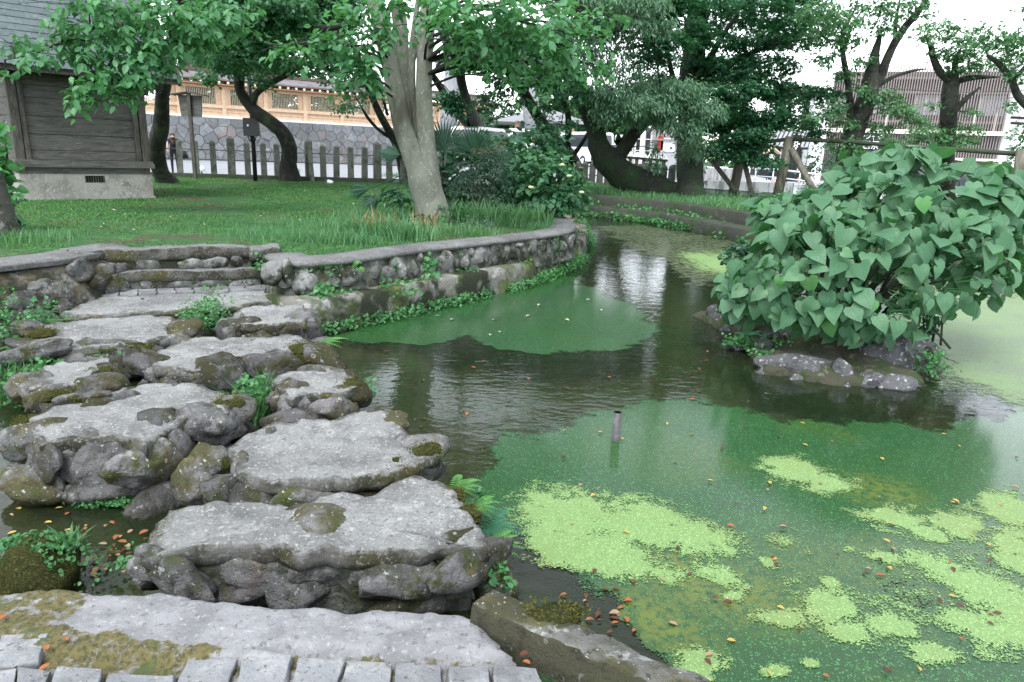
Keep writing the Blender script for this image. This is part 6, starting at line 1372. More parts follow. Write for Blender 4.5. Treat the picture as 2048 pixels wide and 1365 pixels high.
# far woods, each tree its own
def fartree(label, px, Y, zt, wpx, lm, n=1500, base=LAWN, trunk=6, bark='grey', size=.46):
    g = D(px, 300, Y); zt_ = D(px, zt, Y).z; k = Y/F; r = wpx*k; H_ = zt_-base; cl = []
    n = int(n*1.7)
    for _ in range(13):
        t = random.uniform(.12, .95); cl.append(((g.x+random.uniform(-.6, .6)*r*(1.25-t), Y+random.uniform(-.5, .5)*r, base+H_*t), (r*.6*(1.3-t*.6), r*.5, H_*.15), n//9))
    tree('far_tree', label, bark, [], [], lm, size, 'quad', 'trees of the far wood', world_limbs=[[(g.x, Y, base, trunk*k*1.3), (g.x+.1, Y, base+H_*.4, trunk*k), (g.x, Y, base+H_*.85, trunk*k*.3)]], world_clumps=cl, sides=9, twig=.5)
fartree('bright green tree rising behind the screen wall roof nearest the hut', 440, 66, -40, 90, 'lime', 2600)
fartree('bright leafy tree behind the middle of the screen wall', 570, 68, 0, 95, 'lime', 2600)
fartree('mid green tree ending the wood behind the screen wall', 668, 70, 60, 60, 'mid', 1700)
fartree('dark crowned tree behind the bright ones over the screen wall', 510, 76, -60, 110, 'mid', 2600)
g = D(383, 150, 63); tree('cedar_tree', 'thick grey ridged trunk of a big cedar behind the screen wall beside the hut roof', 'grey', [], [], 'fardark', .3, 'quad', world_limbs=[[(g.x, 63, LAWN, 1.15), (g.x, 63, 7, .95), (g.x, 63, 16, .7), (g.x, 63, 26, .3)]], world_clumps=[((g.x, 63, 20), (4, 4, 3.5), 1800), ((g.x, 63, 14.5), (4.5, 4, 1.6), 800)])
fartree('rounded pale green tree beside the torii far pillar and office', 1130, 78, 175, 70, 'soft', 1900, PARK)
fartree('dark bushy tree at the gable of the tan office', 1005, 74, 215, 42, 'fardark', 1200, PARK)
fartree('sunlit yellow green tree behind the grey shed', 1215, 70, 190, 60, 'lime', 1700, PARK)
fartree('bright tree between the mossy tree and the ivy tree', 1300, 80, 170, 60, 'lime', 1700, PARK)
fartree('tree with light leaves behind the ivy trunk', 1440, 86, 130, 75, 'lime', 2000, ROAD)
fartree('grey green tree behind the ribbed roof shop', 1550, 92, 175, 70, 'fardark', 2000, ROAD)
fartree('dense dark tree at the end of the louvred building', 1620, 84, 185, 42, 'fardark', 1500, ROAD)
fartree('low broad tree filling the gap under the torii beam', 1180, 95, 215, 90, 'fardark', 1900, PARK)

for k_ in range(9):
    s__ = -4+k_*4.4; c__ = wp(s__, 5.5, LAWN+1.6)
    ps = [clump_leaves(c__+Vector((0, 0, 1.4*h_)), (2.6, 1.4, 1.2), 520, 6, .4, .4) for h_ in range(3)]; pq, dq, nq = [np.concatenate(x_) for x_ in zip(*ps)]
    ht__ = thing('garden_hedge', 'dark garden hedge inside the screen wall, '+['hidden behind the hut', 'behind the hut corner', 'between hut and notice board', 'behind the notice board', 'behind the black pole', 'behind the crooked tree', 'between crooked and slender trees', 'behind the slender tree', 'behind the forked trunk'][k_], 'hedge', wp(s__, 5.5, LAWN), 'hedges inside the screen wall')
    leaf_obj('foliage', pq, dq, nq, .3*rng.uniform(.7, 1.2, len(pq)), 'quad', LM['fardark'], ht__, 'stuff')

# ================================================================== SHRUBS
def bush(name, label, base, stems, clumps, lm, size, tpl, per=6, droop=.6, parts=0, cat='shrub', group=None):
    t = thing(name, label, cat, base, group); mb = MB(); b = Vector(base); CL = []
    for px, py, Y, rx, ry, n in clumps:
        k = Y/F/math.cos(TH); CL.append((D(px, py, Y), (rx*k, rx*k*.8, ry*k), n))
    for c, r, n in CL:
        for _ in range(stems):
            e = Vector(c)+Vector((random.uniform(-1, 1)*r[0], random.uniform(-1, 1)*r[1], random.uniform(-.3, .9)*r[2]))*.8; s = b+Vector((random.uniform(-.25, .25), random.uniform(-.2, .2), 0))
            mb.tube([s, s.lerp(e, .5)+Vector((0, 0, .15)), e], [.014, .01, .004], 4, False)
    mb.build('stem', BK['dark'], t)['kind'] = 'stuff'
    ps = [clump_leaves(c, r, n, per, size*1.6, droop, .8, .5) for c, r, n in CL]; p, d, n = [np.concatenate(x) for x in zip(*ps)]; sz = size*rng.uniform(.65, 1.25, len(p))
    if parts:
        v = p-np.array([0, 0, EYE]); sel = np.argsort(v@np.array(fw))[:parts]; rest = np.setdiff1d(np.arange(len(p)), sel); leaf_parts(t, p[sel], d[sel], n[sel], sz[sel], tpl, LM[lm]); p, d, n, sz = p[rest], d[rest], n[rest], sz[rest]
    leaf_obj('foliage', p, d, n, sz, tpl, LM[lm], t, 'stuff')
    return t
HY = P(1095, 440, LAWN).y+.4
hb_ = bush('hydrangea_bush', 'rounded bright hydrangea bush with a few pale flower heads at the wall end', D(1095, 436, HY), 4, [(1110, 365, HY, 55, 42, 420), (1075, 335, HY+.3, 50, 36, 320), (1140, 385, HY-.1, 36, 34, 230), (1095, 400, HY-.1, 50, 26, 260), (1040, 350, HY+.6, 45, 45, 300), (1055, 395, HY+.3, 36, 30, 170), (1000, 410, HY+.4, 36, 26, 140), (1020, 310, HY+.8, 36, 30, 170)], 'hyd', .13, 'broad', parts=150)
M['flower'] = surf('pale_cream_floret', (.5, .55, .3), [], rough=.8)
for px, py in ((1138, 352), (1163, 385), (1124, 330), (1062, 375)):
    o = lump(hb_, D(px, py, HY-.75), (.055, .05, .03), M['flower'], 'flower_head', px, 2, .4)
bush('dark_shrub', 'dark evergreen shrub massed behind the hydrangea and palm', D(1000, 400, 16), 2, [(985, 300, 15.8, 60, 34, 520), (1050, 300, 16.2, 55, 40, 480), (930, 320, 15.6, 50, 45, 430), (1095, 300, 16.6, 45, 34, 300), (870, 380, 14.8, 36, 40, 300), (960, 370, 15.4, 60, 40, 420), (1040, 360, 16, 50, 40, 360), (790, 395, 14.6, 26, 26, 150)], 'shade', .15, 'leaf')
bush('nandina_shrub', 'grey green feathery shrub with pale flower sprays beside the forked trunk', D(955, 432, 14), 3, [(960, 345, 14.2, 52, 40, 560), (930, 390, 14, 40, 30, 300), (990, 380, 14, 36, 32, 280), (985, 320, 14.4, 40, 26, 240)], 'nan', .085, 'narrow', droop=.4)
nb_ = [o for o in C.objects if o.name == 'nandina_shrub'][0]
for px, py in ((955, 300), (975, 305), (990, 297), (1005, 288)):
    p, d, n = clump_leaves(D(px, py, 13.9), (.14, .1, .06), 60, 5, .05, .2); leaf_obj('flower_spray', p, d, n, np.full(len(p), .025), 'quad', LM['straw'], nb_)['kind'] = 'stuff'
bush('low_fern_bush', 'low dark feathery shrub at the foot of the forked tree', D(935, 470, 11.6), 2, [(930, 458, 11.4, 55, 16, 380), (890, 462, 11.3, 30, 12, 130), (965, 455, 11.6, 30, 14, 140)], 'nan', .07, 'narrow', droop=.2)
bush('bright_weed_clump', 'bright low weeds growing at the base of the forked trunk', D(872, 455, 12.4), 2, [(862, 446, 12.3, 45, 12, 240), (900, 425, 13, 36, 12, 140), (820, 440, 12.6, 24, 9, 70)], 'cress', .06, 'broad', cat='weeds')
bush('broadleaf_shrub', 'leafy shrub hugging the stump at the lawn edge in front of the hut', D(10, 470, 9.6), 2, [(2, 380, 9.4, 26, 60, 170), (0, 320, 9.4, 18, 30, 60), (8, 430, 9.4, 22, 26, 80), (12, 250, 9.4, 8, 12, 12)], 'cress', .13, 'broad')
stm = thing('tree_stump', 'grey stump beside the wall wrapped in leaves at the lawn edge', 'stump', P(8, 478, LAWN)); pz = P(8, 478, LAWN)
limb_mesh('trunk', [(pz.x, pz.y, LAWN-.1, .26), (pz.x, pz.y, LAWN+.15, .18), (pz.x-.02, pz.y, LAWN+.45, .15), (pz.x-.05, pz.y, LAWN+.8, .12)], BK['grey'], stm, 14, .15)
bush('bank_shrub', 'low green shrubs growing below the louvred building along the road edge', D(1680, 400, 24), 1, [(1640, 385, 25, 50, 16, 260), (1590, 392, 25, 40, 12, 150), (1740, 370, 25, 60, 26, 320), (1830, 350, 26, 60, 22, 280), (1700, 400, 23, 60, 14, 200)], 'soft', .12, 'leaf')
bush('ivy_mound', 'dark ivy and weeds mounded round the foot of the ivy clad tree', D(1385, 410, 28), 1, [(1380, 400, 27.6, 50, 16, 380), (1330, 395, 27.6, 30, 9, 120), (1430, 405, 27, 40, 9, 140), (1360, 425, 25, 40, 9, 120)], 'ivy', .11, 'broad', cat='ground ivy')
bush('tall_hedge', 'dense dark shrubs behind the far road beside the street lamp', D(1640, 330, 50), 1, [(1645, 315, 50, 30, 30, 420), (1680, 330, 52, 36, 26, 380), (1610, 345, 52, 20, 16, 140), (1780, 330, 54, 60, 26, 420)], 'fardark', .2, 'leaf', cat='hedge')
# palm
def fan(parent, c, up, face, R_, nb, spread, mat):
    up = Vector(up).normalized(); face = Vector(face).normalized(); rt = up.cross(face).normalized(); V = []; Fq = []; o_ = origin(parent); c = Vector(c)
    for k in range(nb):
        a = -spread+2*spread*k/(nb-1); d = up*math.cos(a)+rt*math.sin(a); s = d.cross(face).normalized(); L = R_*(.86+.14*math.cos(a))*random.uniform(.92, 1.05); w = R_*spread*1.05/nb
        b = len(V); V += [c, c+d*L*.55+s*w*.5+face*.01, c+d*L+face*random.uniform(-.04, .04)-Vector((0, 0, .06*L)), c+d*L*.55-s*w*.5-face*.01]; Fq.append((b, b+1, b+2, b+3))
    me = bpy.data.meshes.new('fan_leaf'); me.from_pydata([tuple(v-o_) for v in V], [], Fq); link('fan_leaf', me, mat, parent)
PB = D(885, 400, 14.9); PA = thing('fan_palm', 'dark windmill palm with stiff fan leaves behind the forked trunk', 'palm', PB)
limb_mesh('trunk', [(PB.x, PB.y, LAWN, .13), (PB.x, PB.y, LAWN+.5, .12), (PB.x, PB.y+.05, LAWN+.85, .08)], BK['dark'], PA, 10, .3)
hub = Vector((PB.x, PB.y, D(885, 340, 14.9).z))
for px, py, up, face, R_, sp in ((888, 300, (-.05, 0, 1), (.1, -1, .15), .72, 1.75), (948, 308, (.5, -.1, .85), (.2, -1, .35), .66, 1.7), (985, 330, (.85, -.1, .4), (.1, -1, .6), .6, 1.6), (800, 310, (-1, -.1, .1), (.1, -.5, .8), .5, 1.1), (840, 300, (-.5, .2, .8), (-.2, -1, .2), .6, 1.5), (920, 350, (.5, -.3, -.5), (.1, -1, .4), .55, 1.5), (850, 350, (-.5, -.3, -.5), (-.1, -1, .4), .5, 1.4), (740, 378, (-1, -.2, -.15), (.1, -.6, .8), .45, .7), (760, 395, (-.8, -.2, -.5), (.1, -.6, .7), .5, .8)):
    c = D(px, py, 14.6); mb = MB(); mb.tube([hub, hub.lerp(c, .6)+Vector((0, 0, .1)), c], [.014, .011, .008], 5).build('leaf_stalk', LM['palm'], PA); fan(PA, c, up, face, R_, 30, sp, LM['palm'])

for lab_, px_, Y_, z_, w_, lm_ in (('bright low tree behind the parked vans and mossy trunk', 1180, 62, 205, 55, 'lime'), ('sunlit shrubby tree between the phone booth and the mossy trunk', 1245, 64, 190, 50, 'lime'), ('deep green tree over the tan office roof', 1085, 72, 150, 60, 'soft'), ('pale tree glimpsed above the white saloon', 1320, 66, 200, 45, 'soft'), ('green tree showing past the end of the screen wall', 960, 80, 200, 40, 'fardark'), ('tree crown filling the sky behind the slender stems', 735, 72, 110, 45, 'soft')):
    fartree(lab_, px_, Y_, z_, w_, lm_, 1500, PARK if px_ > 900 else LAWN)
# ================================================================== THE BIG-LEAVED BUSH ON THE ISLAND
hv = np.array([[0, .05, 0], [0, .36, -.02], [0, .7, -.05], [0, 1.06, -.2], [.22, -.07, .05], [.45, .08, .06], [.5, .36, .04], [.34, .7, -.02], [-.22, -.07, .05], [-.45, .08, .06], [-.5, .36, .04], [-.34, .7, -.02], [.24, .2, .055], [-.24, .2, .055], [.24, .52, .03], [-.24, .52, .03]])
hfq = [(0, 4, 12), (4, 5, 12), (5, 6, 12), (0, 12, 1), (12, 6, 14), (12, 14, 1), (6, 7, 14), (14, 7, 2), (1, 14, 2), (7, 3, 2)]
hfq = hfq+[tuple({4: 8, 5: 9, 6: 10, 7: 11, 12: 13, 14: 15}.get(i, i) for i in q)[::-1] for q in hfq]
mt, nt, b = newmat('heart_leaf_with_veins')
g = N(nt, 'ShaderNodeTexCoord'); s3 = N(nt, 'ShaderNodeSeparateXYZ'); nt.links.new(g.outputs['Object'], s3.inputs[0])
ab = N(nt, 'ShaderNodeMath', operation='ABSOLUTE'); nt.links.new(s3.outputs['X'], ab.inputs[0])
v1 = N(nt, 'ShaderNodeMath', operation='MULTIPLY_ADD'); v1.inputs[1].default_value = -.85; nt.links.new(ab.outputs[0], v1.inputs[0]); nt.links.new(s3.outputs['Y'], v1.inputs[2])
v2 = N(nt, 'ShaderNodeMath', operation='MULTIPLY'); v2.inputs[1].default_value = 5.2; nt.links.new(v1.outputs[0], v2.inputs[0]); v3 = N(nt, 'ShaderNodeMath', operation='FRACT'); nt.links.new(v2.outputs[0], v3.inputs[0])
v4 = N(nt, 'ShaderNodeMath', operation='SUBTRACT'); v4.inputs[1].default_value = .5; nt.links.new(v3.outputs[0], v4.inputs[0]); v5 = N(nt, 'ShaderNodeMath', operation='ABSOLUTE'); nt.links.new(v4.outputs[0], v5.inputs[0])
r1 = N(nt, 'ShaderNodeMapRange'); r1.inputs['From Min'].default_value = .06; r1.inputs['From Max'].default_value = .0; nt.links.new(v5.outputs[0], r1.inputs['Value'])
r2 = N(nt, 'ShaderNodeMapRange'); r2.inputs['From Min'].default_value = .022; r2.inputs['From Max'].default_value = .008; nt.links.new(ab.outputs[0], r2.inputs['Value'])
mxm = N(nt, 'ShaderNodeMath', operation='MAXIMUM'); nt.links.new(r1.outputs[0], mxm.inputs[0]); nt.links.new(r2.outputs[0], mxm.inputs[1])
oi = N(nt, 'ShaderNodeObjectInfo'); gi = N(nt, 'ShaderNodeNewGeometry'); ad = N(nt, 'ShaderNodeMath', operation='ADD'); fr = N(nt, 'ShaderNodeMath', operation='FRACT')
nt.links.new(oi.outputs['Random'], ad.inputs[0]); nt.links.new(gi.outputs['Random Per Island'], ad.inputs[1]); nt.links.new(ad.outputs[0], fr.inputs[0])
col = mixc(nt, fr.outputs[0], (.037, .118, .055), (.098, .214, .112)); col = mixc(nt, noise_fac(nt, 9, .45, .7), col, (.055, .155, .085))
yl = N(nt, 'ShaderNodeMapRange'); yl.inputs['From Min'].default_value = .97; yl.inputs['From Max'].default_value = .98; nt.links.new(fr.outputs[0], yl.inputs['Value']); col = mixc(nt, yl.outputs[0], col, (.07, .22, .06)); col = mixc(nt, noise_fac(nt, 60, .66, .7), col, (.09, .075, .03))
vf = N(nt, 'ShaderNodeMath', operation='MULTIPLY'); vf.inputs[1].default_value = .35; nt.links.new(mxm.outputs[0], vf.inputs[0]); col = mixc(nt, vf.outputs[0], col, (.14, .27, .17))
nt.links.new(col, b.inputs['Base Color']); b.inputs['Roughness'].default_value = .5; b.inputs['Specular IOR Level'].default_value = .35
bp = N(nt, 'ShaderNodeBump'); bp.invert = True; bp.inputs['Strength'].default_value = .5; bp.inputs['Distance'].default_value = .01; nt.links.new(mxm.outputs[0], bp.inputs['Height']); nt.links.new(bp.outputs[0], b.inputs['Normal'])
trn = N(nt, 'ShaderNodeBsdfTranslucent'); nt.links.new(mixc(nt, 1., col, (1.0, 1.6, .5), 'MULTIPLY'), trn.inputs['Color'])
mx = N(nt, 'ShaderNodeMixShader'); mx.inputs[0].default_value = .25; nt.links.new(b.outputs[0], mx.inputs[1]); nt.links.new(trn.outputs[0], mx.inputs[2]); nt.links.new(mx.outputs[0], nt.nodes['Material Output'].inputs[0])
HM = mt
HL = arr_mesh('leaf', hv, np.array(hfq), True); HL.materials.append(HM)
BI = thing('big_leaf_bush', 'spreading bush of large heart shaped leaves growing on the rocky island', 'bush', P(1690, 680, WATER+.2)+Vector((.2, .6, 0)))
ell = [((1640, 540), 6.9, (130, 110, 115)), ((1740, 560), 6.7, (150, 120, 115)), ((1850, 520), 6.9, (150, 130, 110)), ((1950, 490), 7.3, (104, 120, 104)), ((1560, 540), 7.3, (90, 100, 90)), ((1500, 580), 7.6, (60, 70, 62)), ((1790, 400), 7.4, (120, 110, 70)), ((1920, 400), 7.5, (110, 110, 66)), ((1650, 440), 7.5, (80, 90, 62)), ((2025, 430), 7.6, (58, 90, 66)), ((1715, 335), 7.7, (30, 50, 26)), ((1810, 315), 7.6, (50, 60, 22)), ((1940, 345), 7.7, (56, 60, 26)), ((2010, 380), 7.7, (40, 50, 30)), ((1670, 385), 7.6, (30, 40, 20)), ((1570, 430), 7.6, (50, 60, 40)), ((1710, 625), 6.6, (70, 60, 40)), ((1620, 610), 6.8, (70, 60, 46)), ((1850, 575), 6.8, (70, 60, 36))]
EC = [(np.array(D(c[0], c[1], Y)), np.array((r[0], r[1], r[2]))*Y/F/math.cos(TH)) for c, Y, r in ell]
pp_, dd_, nn_, ss_ = [], [], [], []
pts_all = np.zeros((0, 3))
camp = np.array([0, 0, EYE])
for tries in range(11000):
    i = rng.integers(len(EC)); c, r = EC[i]; q = nrm(rng.normal(size=3)); rr = rng.uniform(.8, 1.03) if tries > 3200 else rng.uniform(.45, .8); p = c+q*r*rr
    if any(j != i and (((p-c2)/r2)**2).sum() < .55 for j, (c2, r2) in enumerate(EC)): continue
    if p[2] < WATER+.3: continue
    if mnoise.noise(Vector(p*2.3)) > .2: continue
    mind = .08 if tries > 3200 else .11
    if len(pp_) and (np.linalg.norm(np.array(pp_)-p, axis=1) < mind).any(): continue
    out = nrm(q/r); vertical = np.clip((c[2]+.35*r[2]-p[2])/r[2], 0, 1)
    n = nrm(out*np.array([1, 1, .7])+np.array([0, -.35, .55*(1-vertical)+.15])+rng.normal(size=3)*.34)
    d = nrm(np.array([out[0]*.6, out[1]*.6-.1, -.9+.55*(1-vertical)])+rng.normal(size=3)*.4)
    h = (p[2]-(WATER+.3))/2.0
    pp_.append(p); dd_.append(d); nn_.append(n); ss_.append(rng.choice([.08, .1, .125, .145, .165, .18])*rng.uniform(.9, 1.1)+.06*np.clip(h-.15, 0, 1)*rng.uniform(.2, 1.3))
pp_, dd_, nn_, ss_ = map(np.array, (pp_, dd_, nn_, ss_))
n_big = len(pp_)
dist = np.linalg.norm(pp_-camp, axis=1); order = np.argsort(dist)
sel, rest = order[:300], order[300:]
HLS = [HL]
for vv_ in range(4):
    h2 = hv.copy(); h2[:, 2] *= 1.2+.5*vv_; h2[:, 2] += (-.16+.09*vv_)*(hv[:, 1]-.3)**2+.14*(vv_-1.5)*hv[:, 0]*.5; h2[:, 0] *= .84+.1*vv_; h2[:, 0] += .06*(vv_-1.5)*hv[:, 1]**2; h2[[6, 10], 0] *= 1.0-.08*(vv_ % 2)
    me_ = arr_mesh('leaf', h2, np.array(hfq), True); me_.materials.append(HM); HLS.append(me_)
for q_ in range(5): leaf_parts(BI, pp_[sel[q_::5]], dd_[sel[q_::5]], nn_[sel[q_::5]], ss_[sel[q_::5]], None, HM, HLS[q_])
TPL['heart'] = (hv, hfq)
if len(rest): leaf_obj('foliage', pp_[rest], dd_[rest], nn_[rest], ss_[rest], 'heart', HM, BI, 'stuff')
b0 = Vector(BI.location); mb = MB()
for c, r in EC:
    for _ in range(2):
        e = Vector(c)+Vector(rng.uniform(-.5, .5, 3)*r); s = b0+Vector((random.uniform(-.4, .4), random.uniform(-.2, .4), 0)); mb.tube([s, s.lerp(e, .5)+Vector((0, 0, .2)), e], [.028, .018, .008], 6, False)
mb.build('stem', BK['grey'], BI)
mb = MB()
for i in range(len(pp_)):
    p = Vector(pp_[i]); c = min(EC, key=lambda e: np.linalg.norm(e[0]-pp_[i]))[0]; mb.tube([p, p.lerp(Vector(c), .35)+Vector((0, 0, .0))], [.004, .005], 4, False)
mb.build('leaf_stalk', LM['cress'], BI)['kind'] = 'stuff'
bush('privet_shrub', 'small dark leaved shrub poking out at the island tip beside the big leaves', D(1500, 600, 8.6), 2, [(1475, 510, 8.6, 30, 24, 260), (1480, 560, 8.5, 24, 30, 200)], 'shade', .06, 'broad')
bush('privet_shrub', 'small dark shrub under the big leaves above the largest island rock', D(1840, 690, 6.9), 2, [(1845, 655, 6.9, 26, 30, 260), (1870, 625, 7.1, 20, 26, 160), (1760, 670, 6.9, 60, 20, 200)], 'shade', .045, 'broad')

# ================================================================== GRASS, WATERSIDE PLANTS, POND WEED, FALLEN LEAVES
def proj(x, y, z):
    v = np.stack([x, y, z-EYE], -1); zc = v@np.array(fw); return 1024+F*(v@np.array(RT))/zc, 682.5-F*(v@np.array(UP))/zc
def blades(name, x, y, z, h, mat, wid=1.0, lean=.35):
    n = len(x); a = rng.random(n)*6.283; pos = np.stack([x, y, z], -1)
    d = np.stack([np.cos(a)*lean*rng.random(n), np.sin(a)*lean*rng.random(n), np.ones(n)], -1); nn_ = np.stack([np.cos(a), np.sin(a), np.full(n, .1)], -1)
    T0 = TPL['blade']; TPL['_b'] = (T0[0]*np.array([wid, 1, 1]), T0[1])
    return leaf_obj(name, pos, d, nn_, h, '_b', mat, None, 'stuff')
hutp = [(A-e1*.3-e2*.2), (B+e1*.3-e2*.2), (B+e1*.3+e2*DP), (A-e1*.3+e2*DP)]
def lawn_pts(n, x0, x1, y0, y1):
    x = rng.uniform(x0, x1, n); y = y0+(y1-y0)*rng.random(n)**1.5
    ok = ~inpoly(x, y, pit) & (polydist(x, y, pit) > .12) & ~inpoly(x, y, hutp) & ((x-f0.x)*fn.x+(y-f0.y)*fn.y < -.1)
    return x[ok], y[ok]
x, y = lawn_pts(150000, -15, 2.2, 7.3, 27)
keep = fbm(x, y, .9, 4)+.25*rng.random(len(x)) > .56; x, y = x[keep], y[keep]
blades('grass', x, y, ground_z(x, y), rng.uniform(.012, .045, len(x))*(.7+.7*fbm(x, y, .7, 9))*(1+.02*y), LM['turf'], 4.0, 1.3)
# taller grass toward the wall edge, forked trunk and shrubs
def tall(n, cx, cy, rx, ry, h0, h1, name='tall_grass', mat='tall', wid=1.2):
    q = rng.normal(size=(n, 2))*.5; x = cx+q[:, 0]*rx; y = cy+q[:, 1]*ry; ok = ~inpoly(x, y, pit) & (polydist(x, y, pit) > .1); x, y = x[ok], y[ok]
    return x, y, rng.uniform(h0, h1, len(x))*(.6+.7*rng.random(len(x)))
G = []
for px, py, rx, ry, n, h0, h1 in ((740, 470, .7, .5, 1500, .12, .32), (680, 485, .6, .35, 1300, .08, .2), (800, 478, .5, .35, 900, .12, .3), (1000, 445, 1.0, .5, 2400, .15, .42), (930, 470, .8, .3, 1000, .08, .22), (1060, 430, .8, .5, 1500, .15, .4), (620, 480, .8, .35, 1300, .06, .16), (760, 440, .8, .9, 1700, .1, .26), (560, 470, 1.2, .6, 1400, .05, .13), (640, 450, 1.2, .8, 1500, .05, .14), (1085, 455, .35, .25, 500, .06, .16), (40, 485, .5, .3, 700, .06, .2), (90, 475, .5, .4, 700, .05, .14), (580, 345, .5, .5, 300, .1, .3), (790, 355, .7, .6, 500, .1, .3)):
    c = P(px, py, LAWN); G.append(tall(n, c.x, c.y, rx, ry, h0, h1))
gx_, gy_, gh_ = [np.concatenate(q) for q in zip(*G)]
blades('tall_grass', gx_, gy_, ground_z(gx_, gy_)-.01, gh_, LM['tall'], .75, .6)
G = [tall(60, *P(a, b_, LAWN)[:2], .25, .15, .25, .42) for a, b_ in ((850, 460), (735, 470), (770, 466))]
gx_, gy_, gh_ = [np.concatenate(q) for q in zip(*G)]; blades('dry_grass', gx_, gy_, ground_z(gx_, gy_), gh_, LM['straw'], .6, .7)
# far bank grass
n = 26000; t = rng.random(n); k = (t*(len(fl)-1)).astype(int); fx = np.array([p.x for p in fl]); fy = np.array([p.y for p in fl]); x = fx[k]+rng.normal(size=n)*1.2+rng.random(n)*2.5; y = fy[k]+1.0+rng.random(n)**1.5*8+rng.normal(size=n)*.3
ok = ~inpoly(x, y, pit) & (y < 33); x, y = x[ok], y[ok]; blades('bank_grass', x, y, ground_z(x, y), rng.uniform(.05, .3, len(x))*(.4+1.1*fbm(x, y, .7, 3)), LM['tall'], 1.1, 1.0)
# cress and creeping weeds along the water line
def along(line, s0, s1, n, off, spread, zlo, zhi):
    nn2 = normals2d(line); k = rng.uniform(s0, s1, n)*(len(line)-1.01); i = k.astype(int); fr_ = k-i
    L = np.array([tuple(p) for p in line]); Nn = np.array([tuple(p) for p in nn2]); p = L[i]*(1-fr_[:, None])+L[i+1]*fr_[:, None]
    p = p+Nn[i]*(off+spread*rng.random(n)[:, None]); p[:, 2] = rng.uniform(zlo, zhi, n); return p
def weeds(name, p, size, mat, tpl='broad', up=.6):
    n = len(p); d = nrm(rng.normal(size=(n, 3))+np.array([0, -.4, up*.4])); nn_ = nrm(np.array([0, -.25, 1.])+rng.normal(size=(n, 3))*.5)
    return leaf_obj(name, p, d, nn_, size*rng.uniform(.6, 1.3, n), tpl, LM[mat], None, 'stuff')
def clumpy(p, s, th): return p[fbm(p[:, 0], p[:, 1], s, 12) > th]
p = np.concatenate([along(ll, .0, .42, 2600, .0, .16, WATER, WATER+.13), along(ll, .2, .62, 3400, .0, .18, WATER, WATER+.16), along(ll, .42, .85, 2200, -.02, .1, WATER, -.05)])
weeds('waterside_cress', clumpy(p, 1.5, .42), .042, 'cress')
p = np.concatenate([along(ll, .0, .75, 1600, -.35, .32, .0, .04), along(tl, .05, .75, 900, .0, .05, .05, .34)]); weeds('ledge_weeds', clumpy(p, 2.6, .57), .05, 'cress')
p = along(ll, .3, .8, 900, -.5, .45, .005, .02); p = clumpy(p, 2.0, .55); d = nrm(np.stack([rng.normal(size=len(p)), rng.normal(size=len(p)), .08*rng.random(len(p))], -1)); leaf_obj('dry_needles', p, d, np.tile([0, 0, 1.], (len(p), 1)), rng.uniform(.08, .22, len(p)), 'blade', LM['straw'], None, 'stuff')
p = np.concatenate([along(fl, .15, .9, 2600, .0, .35, WATER, WATER+.2), along(fl, .1, .9, 900, -.5, .45, -.02, .1)]); weeds('far_waterside_weeds', clumpy(p, .8, .46), .09, 'cress')
# gaps between the stepping stones
G = []
for px, py, z, r_, n, h in ((410, 650, -.2, .22, 420, .25), (430, 625, -.15, .1, 160, .2), (230, 740, -.28, .2, 220, .2), (120, 705, -.2, .1, 80, .1), (520, 830, -.3, .12, 240, .3), (500, 800, -.3, .1, 110, .2), (735, 790, -.25, .08, 60, .12), (100, 770, -.2, .14, 160, .2), (15, 800, -.3, .25, 260, .25), (30, 690, -.2, .2, 240, .3), (10, 640, -.1, .2, 160, .3), (90, 640, .0, .12, 100, .2), (480, 560, -.02, .2, 70, .06), (420, 580, -.06, .15, 40, .05), (580, 600, -.1, .1, 90, .12), (250, 615, -.15, .25, 60, .08), (250, 1130, -.3, .1, 30, .06), (270, 960, -.34, .12, 160, .06), (520, 540, .2, .08, 60, .2), (820, 590, .0, .16, 60, .1), (1000, 1180, -.25, .06, 50, .12), (730, 855, -.3, .05, 30, .08), (960, 1010, -.2, .05, 40, .1), (1480, 690, WATER+.08, .16, 240, .1), (1855, 745, WATER+.06, .16, 260, .22), (1530, 715, WATER+.06, .1, 120, .06), (1560, 690, WATER+.12, .2, 120, .06), (1570, 430, BANK, .5, 200, .3)):
    c = P(px, py, z); q = rng.normal(size=(n, 3))*np.array([r_*.55, r_*.5, 0]); q[:, 2] = rng.random(n)**1.4*h; G.append(np.array(c)+q)
weeds('crevice_weeds', np.concatenate(G), .036, 'cress')
G = []
for px, py, z, r_, n, h0, h1 in ((505, 850, -.33, .1, 70, .2, .42), (540, 820, -.33, .08, 40, .15, .35), (470, 640, -.2, .08, 30, .08, .16), (270, 985, -.33, .08, 50, .08, .16), (110, 950, -.33, .1, 60, .08, .18), (330, 690, -.25, .1, 40, .1, .2), (40, 790, -.3, .2, 120, .15, .32), (75, 985, -.33, .1, 50, .06, .14)):
    c = P(px, py, z); q = rng.normal(size=(n, 2))*r_*.5; G.append((c.x+q[:, 0], c.y+q[:, 1], np.full(n, c.z), rng.uniform(h0, h1, n)))
gx_, gy_, gz_, gh_ = [np.concatenate(q) for q in zip(*G)]; blades('crevice_grass', gx_, gy_, gz_, gh_, LM['grass'], .6, .7)

